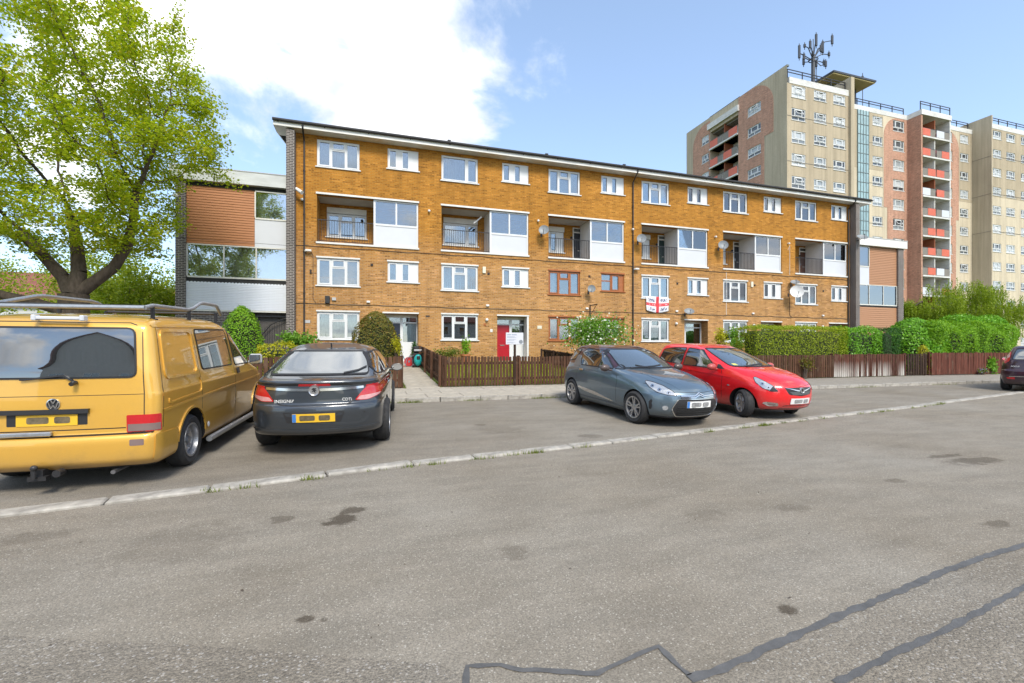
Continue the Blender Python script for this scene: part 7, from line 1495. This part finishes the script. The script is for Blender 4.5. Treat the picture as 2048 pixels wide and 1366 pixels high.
MB().lathe([(.05, -.10), (.20, -.10), (.20, -.08), (.08, -.07), (.08, .07), (.20, .08), (.20, .10), (.05, .10)], 20, 'y', (hu, hv, hz + .22), closed=True).obj('drum', 'red_plastic', hr, smooth=True); MB().tube([(hu - .16, hv - .12, hz + .01), (hu - .12, hv - .12, hz + .3), (hu, hv - .12, hz + .45), (hu + .12, hv - .12, hz + .3), (hu + .16, hv - .12, hz + .01)], .014, 6).obj('stand', 'blue_grey', hr)
pts = [(hu - .35 + (.26 + .03 * math.sin(k * .9)) * math.cos(k * .45), hv + .1 + (.2 + .02 * math.cos(k)) * math.sin(k * .45), hz + .012 + .004 * (k % 5)) for k in range(44)]; MB().tube(pts, .012, 5).obj('hose', 'hose_orange', hr, smooth=True)
wc = thing('watering_can', 'blue-grey watering can behind the red hose reel', 'watering can', (hu + .12, hv + .45, hz), world=True); a, b, c = hu + .12, hv + .45, hz; MB().lathe([(.001, c), (.14, c), (.13, c + .30), (.11, c + .34), (.001, c + .34)], 16, 'z', (a, b, 0)).obj('can', 'blue_grey', wc, smooth=True); MB().tube([(a - .12, b, c + .08), (a - .28, b, c + .30), (a - .34, b, c + .46)], [.03, .018, .02], 8).obj('spout', 'blue_grey', wc, smooth=True); MB().tube([(a + .1, b, c + .3), (a + .05, b, c + .46), (a - .08, b, c + .46), (a - .1, b, c + .33)], .012, 6).obj('handle', 'blue_grey', wc, smooth=True)
# ================================================================ houses: behind the maple, and across the road behind the camera
M('red_tile', (.22, .075, .055), .85, var=.2, scale=12, bump=.3); M('grey_tile', (.20, .16, .14), .85, var=.2, scale=12); M('pebbledash', (.60, .60, .57), .9, var=.1, scale=20, bump=.3)
def house(label, u0, u1, v0, v1, ze, zr, wm, rm, facing=-1, cols=4, group='houses in the streets around', z0=.85, gable=False):
    h_ = thing('house', label, 'house', ((u0 + u1) / 2, (v0 + v1) / 2, z0), group=group, world=True); vf = v0 if facing < 0 else v1; s_ = facing
    MB().box((u0, v0, z0 - .8), (u1, v1, ze)).obj('wall', wm, h_)
    vm, um = (v0 + v1) / 2, (u0 + u1) / 2
    a0, a1, am, b0, b1, ax_ = (u0, u1, um, v0, v1, 1) if gable else (v0, v1, vm, u0, u1, 0)
    rf_ = MB().prism([(a0 - .35, ze - .15), (am, zr), (a1 + .35, ze - .15), (a1 + .35, ze - .02), (am, zr + .15), (a0 - .35, ze - .02)], b0 - .25, b1 + .25, axis=ax_).obj('roof', rm, h_)
    MB().prism([(a0, ze - .05), (a1, ze - .05), (am, zr - .03)], b0 + .02, b1 - .02, axis=ax_).obj('gable', wm, h_); MB().box((u0 + 1.2, vm - .3, ze + .2), (u0 + 1.9, vm + .3, zr + .9)).obj('chimney', 'red_brick', rf_)
    w = (u1 - u0) / cols
    for i in range(cols):
        for z in (z0 + .9, z0 + 3.4):
            if z + 1.3 > ze: continue
            a = u0 + w * (i + .5) - .7; y0, y1 = (vf - .04, vf + .02) if s_ < 0 else (vf - .02, vf + .04); f = MB(); ring(f, a, a + 1.4, z, z + 1.2, .08, y0, y1); f.box((a + .66, y0, z + .08), (a + .74, y1, z + 1.12)); fo = f.obj('window', 'upvc', h_)
            for p, q in ((a + .08, a + .66), (a + .74, a + 1.32)): MB().box((p, (y0 + y1) / 2 - .01, z + .08), (q, (y0 + y1) / 2 + .01, z + 1.12)).obj('pane', 'auto_glass', fo)
    return h_
house('white-walled house with a red tiled roof at the left edge behind the maple', -44, -23.5, 44, 52, 5.0, 7.8, 'pebbledash', 'red_tile', cols=6); house('low building with a brown-grey tiled roof behind the trees left of the stair block', -21.5, -11.5, 40, 48, 3.7, 5.4, 'red_brick', 'grey_tile', cols=4); house('distant house with a pinkish roof seen through the maple', -32, -20, 66, 74, 6.4, 9.4, 'pebbledash', 'red_tile', cols=4)
house('pale rendered house across the road, mirrored in the van window', -16.5, -7.5, -24, -13.5, 6.2, 9.6, 'pebbledash', 'red_tile', facing=1, cols=3, z0=.05, gable=True); house('pale rendered house across the road facing the brick block', 5, 16, -24, -15.5, 5.3, 8.3, 'pebbledash', 'red_tile', facing=1, cols=4, z0=.05)
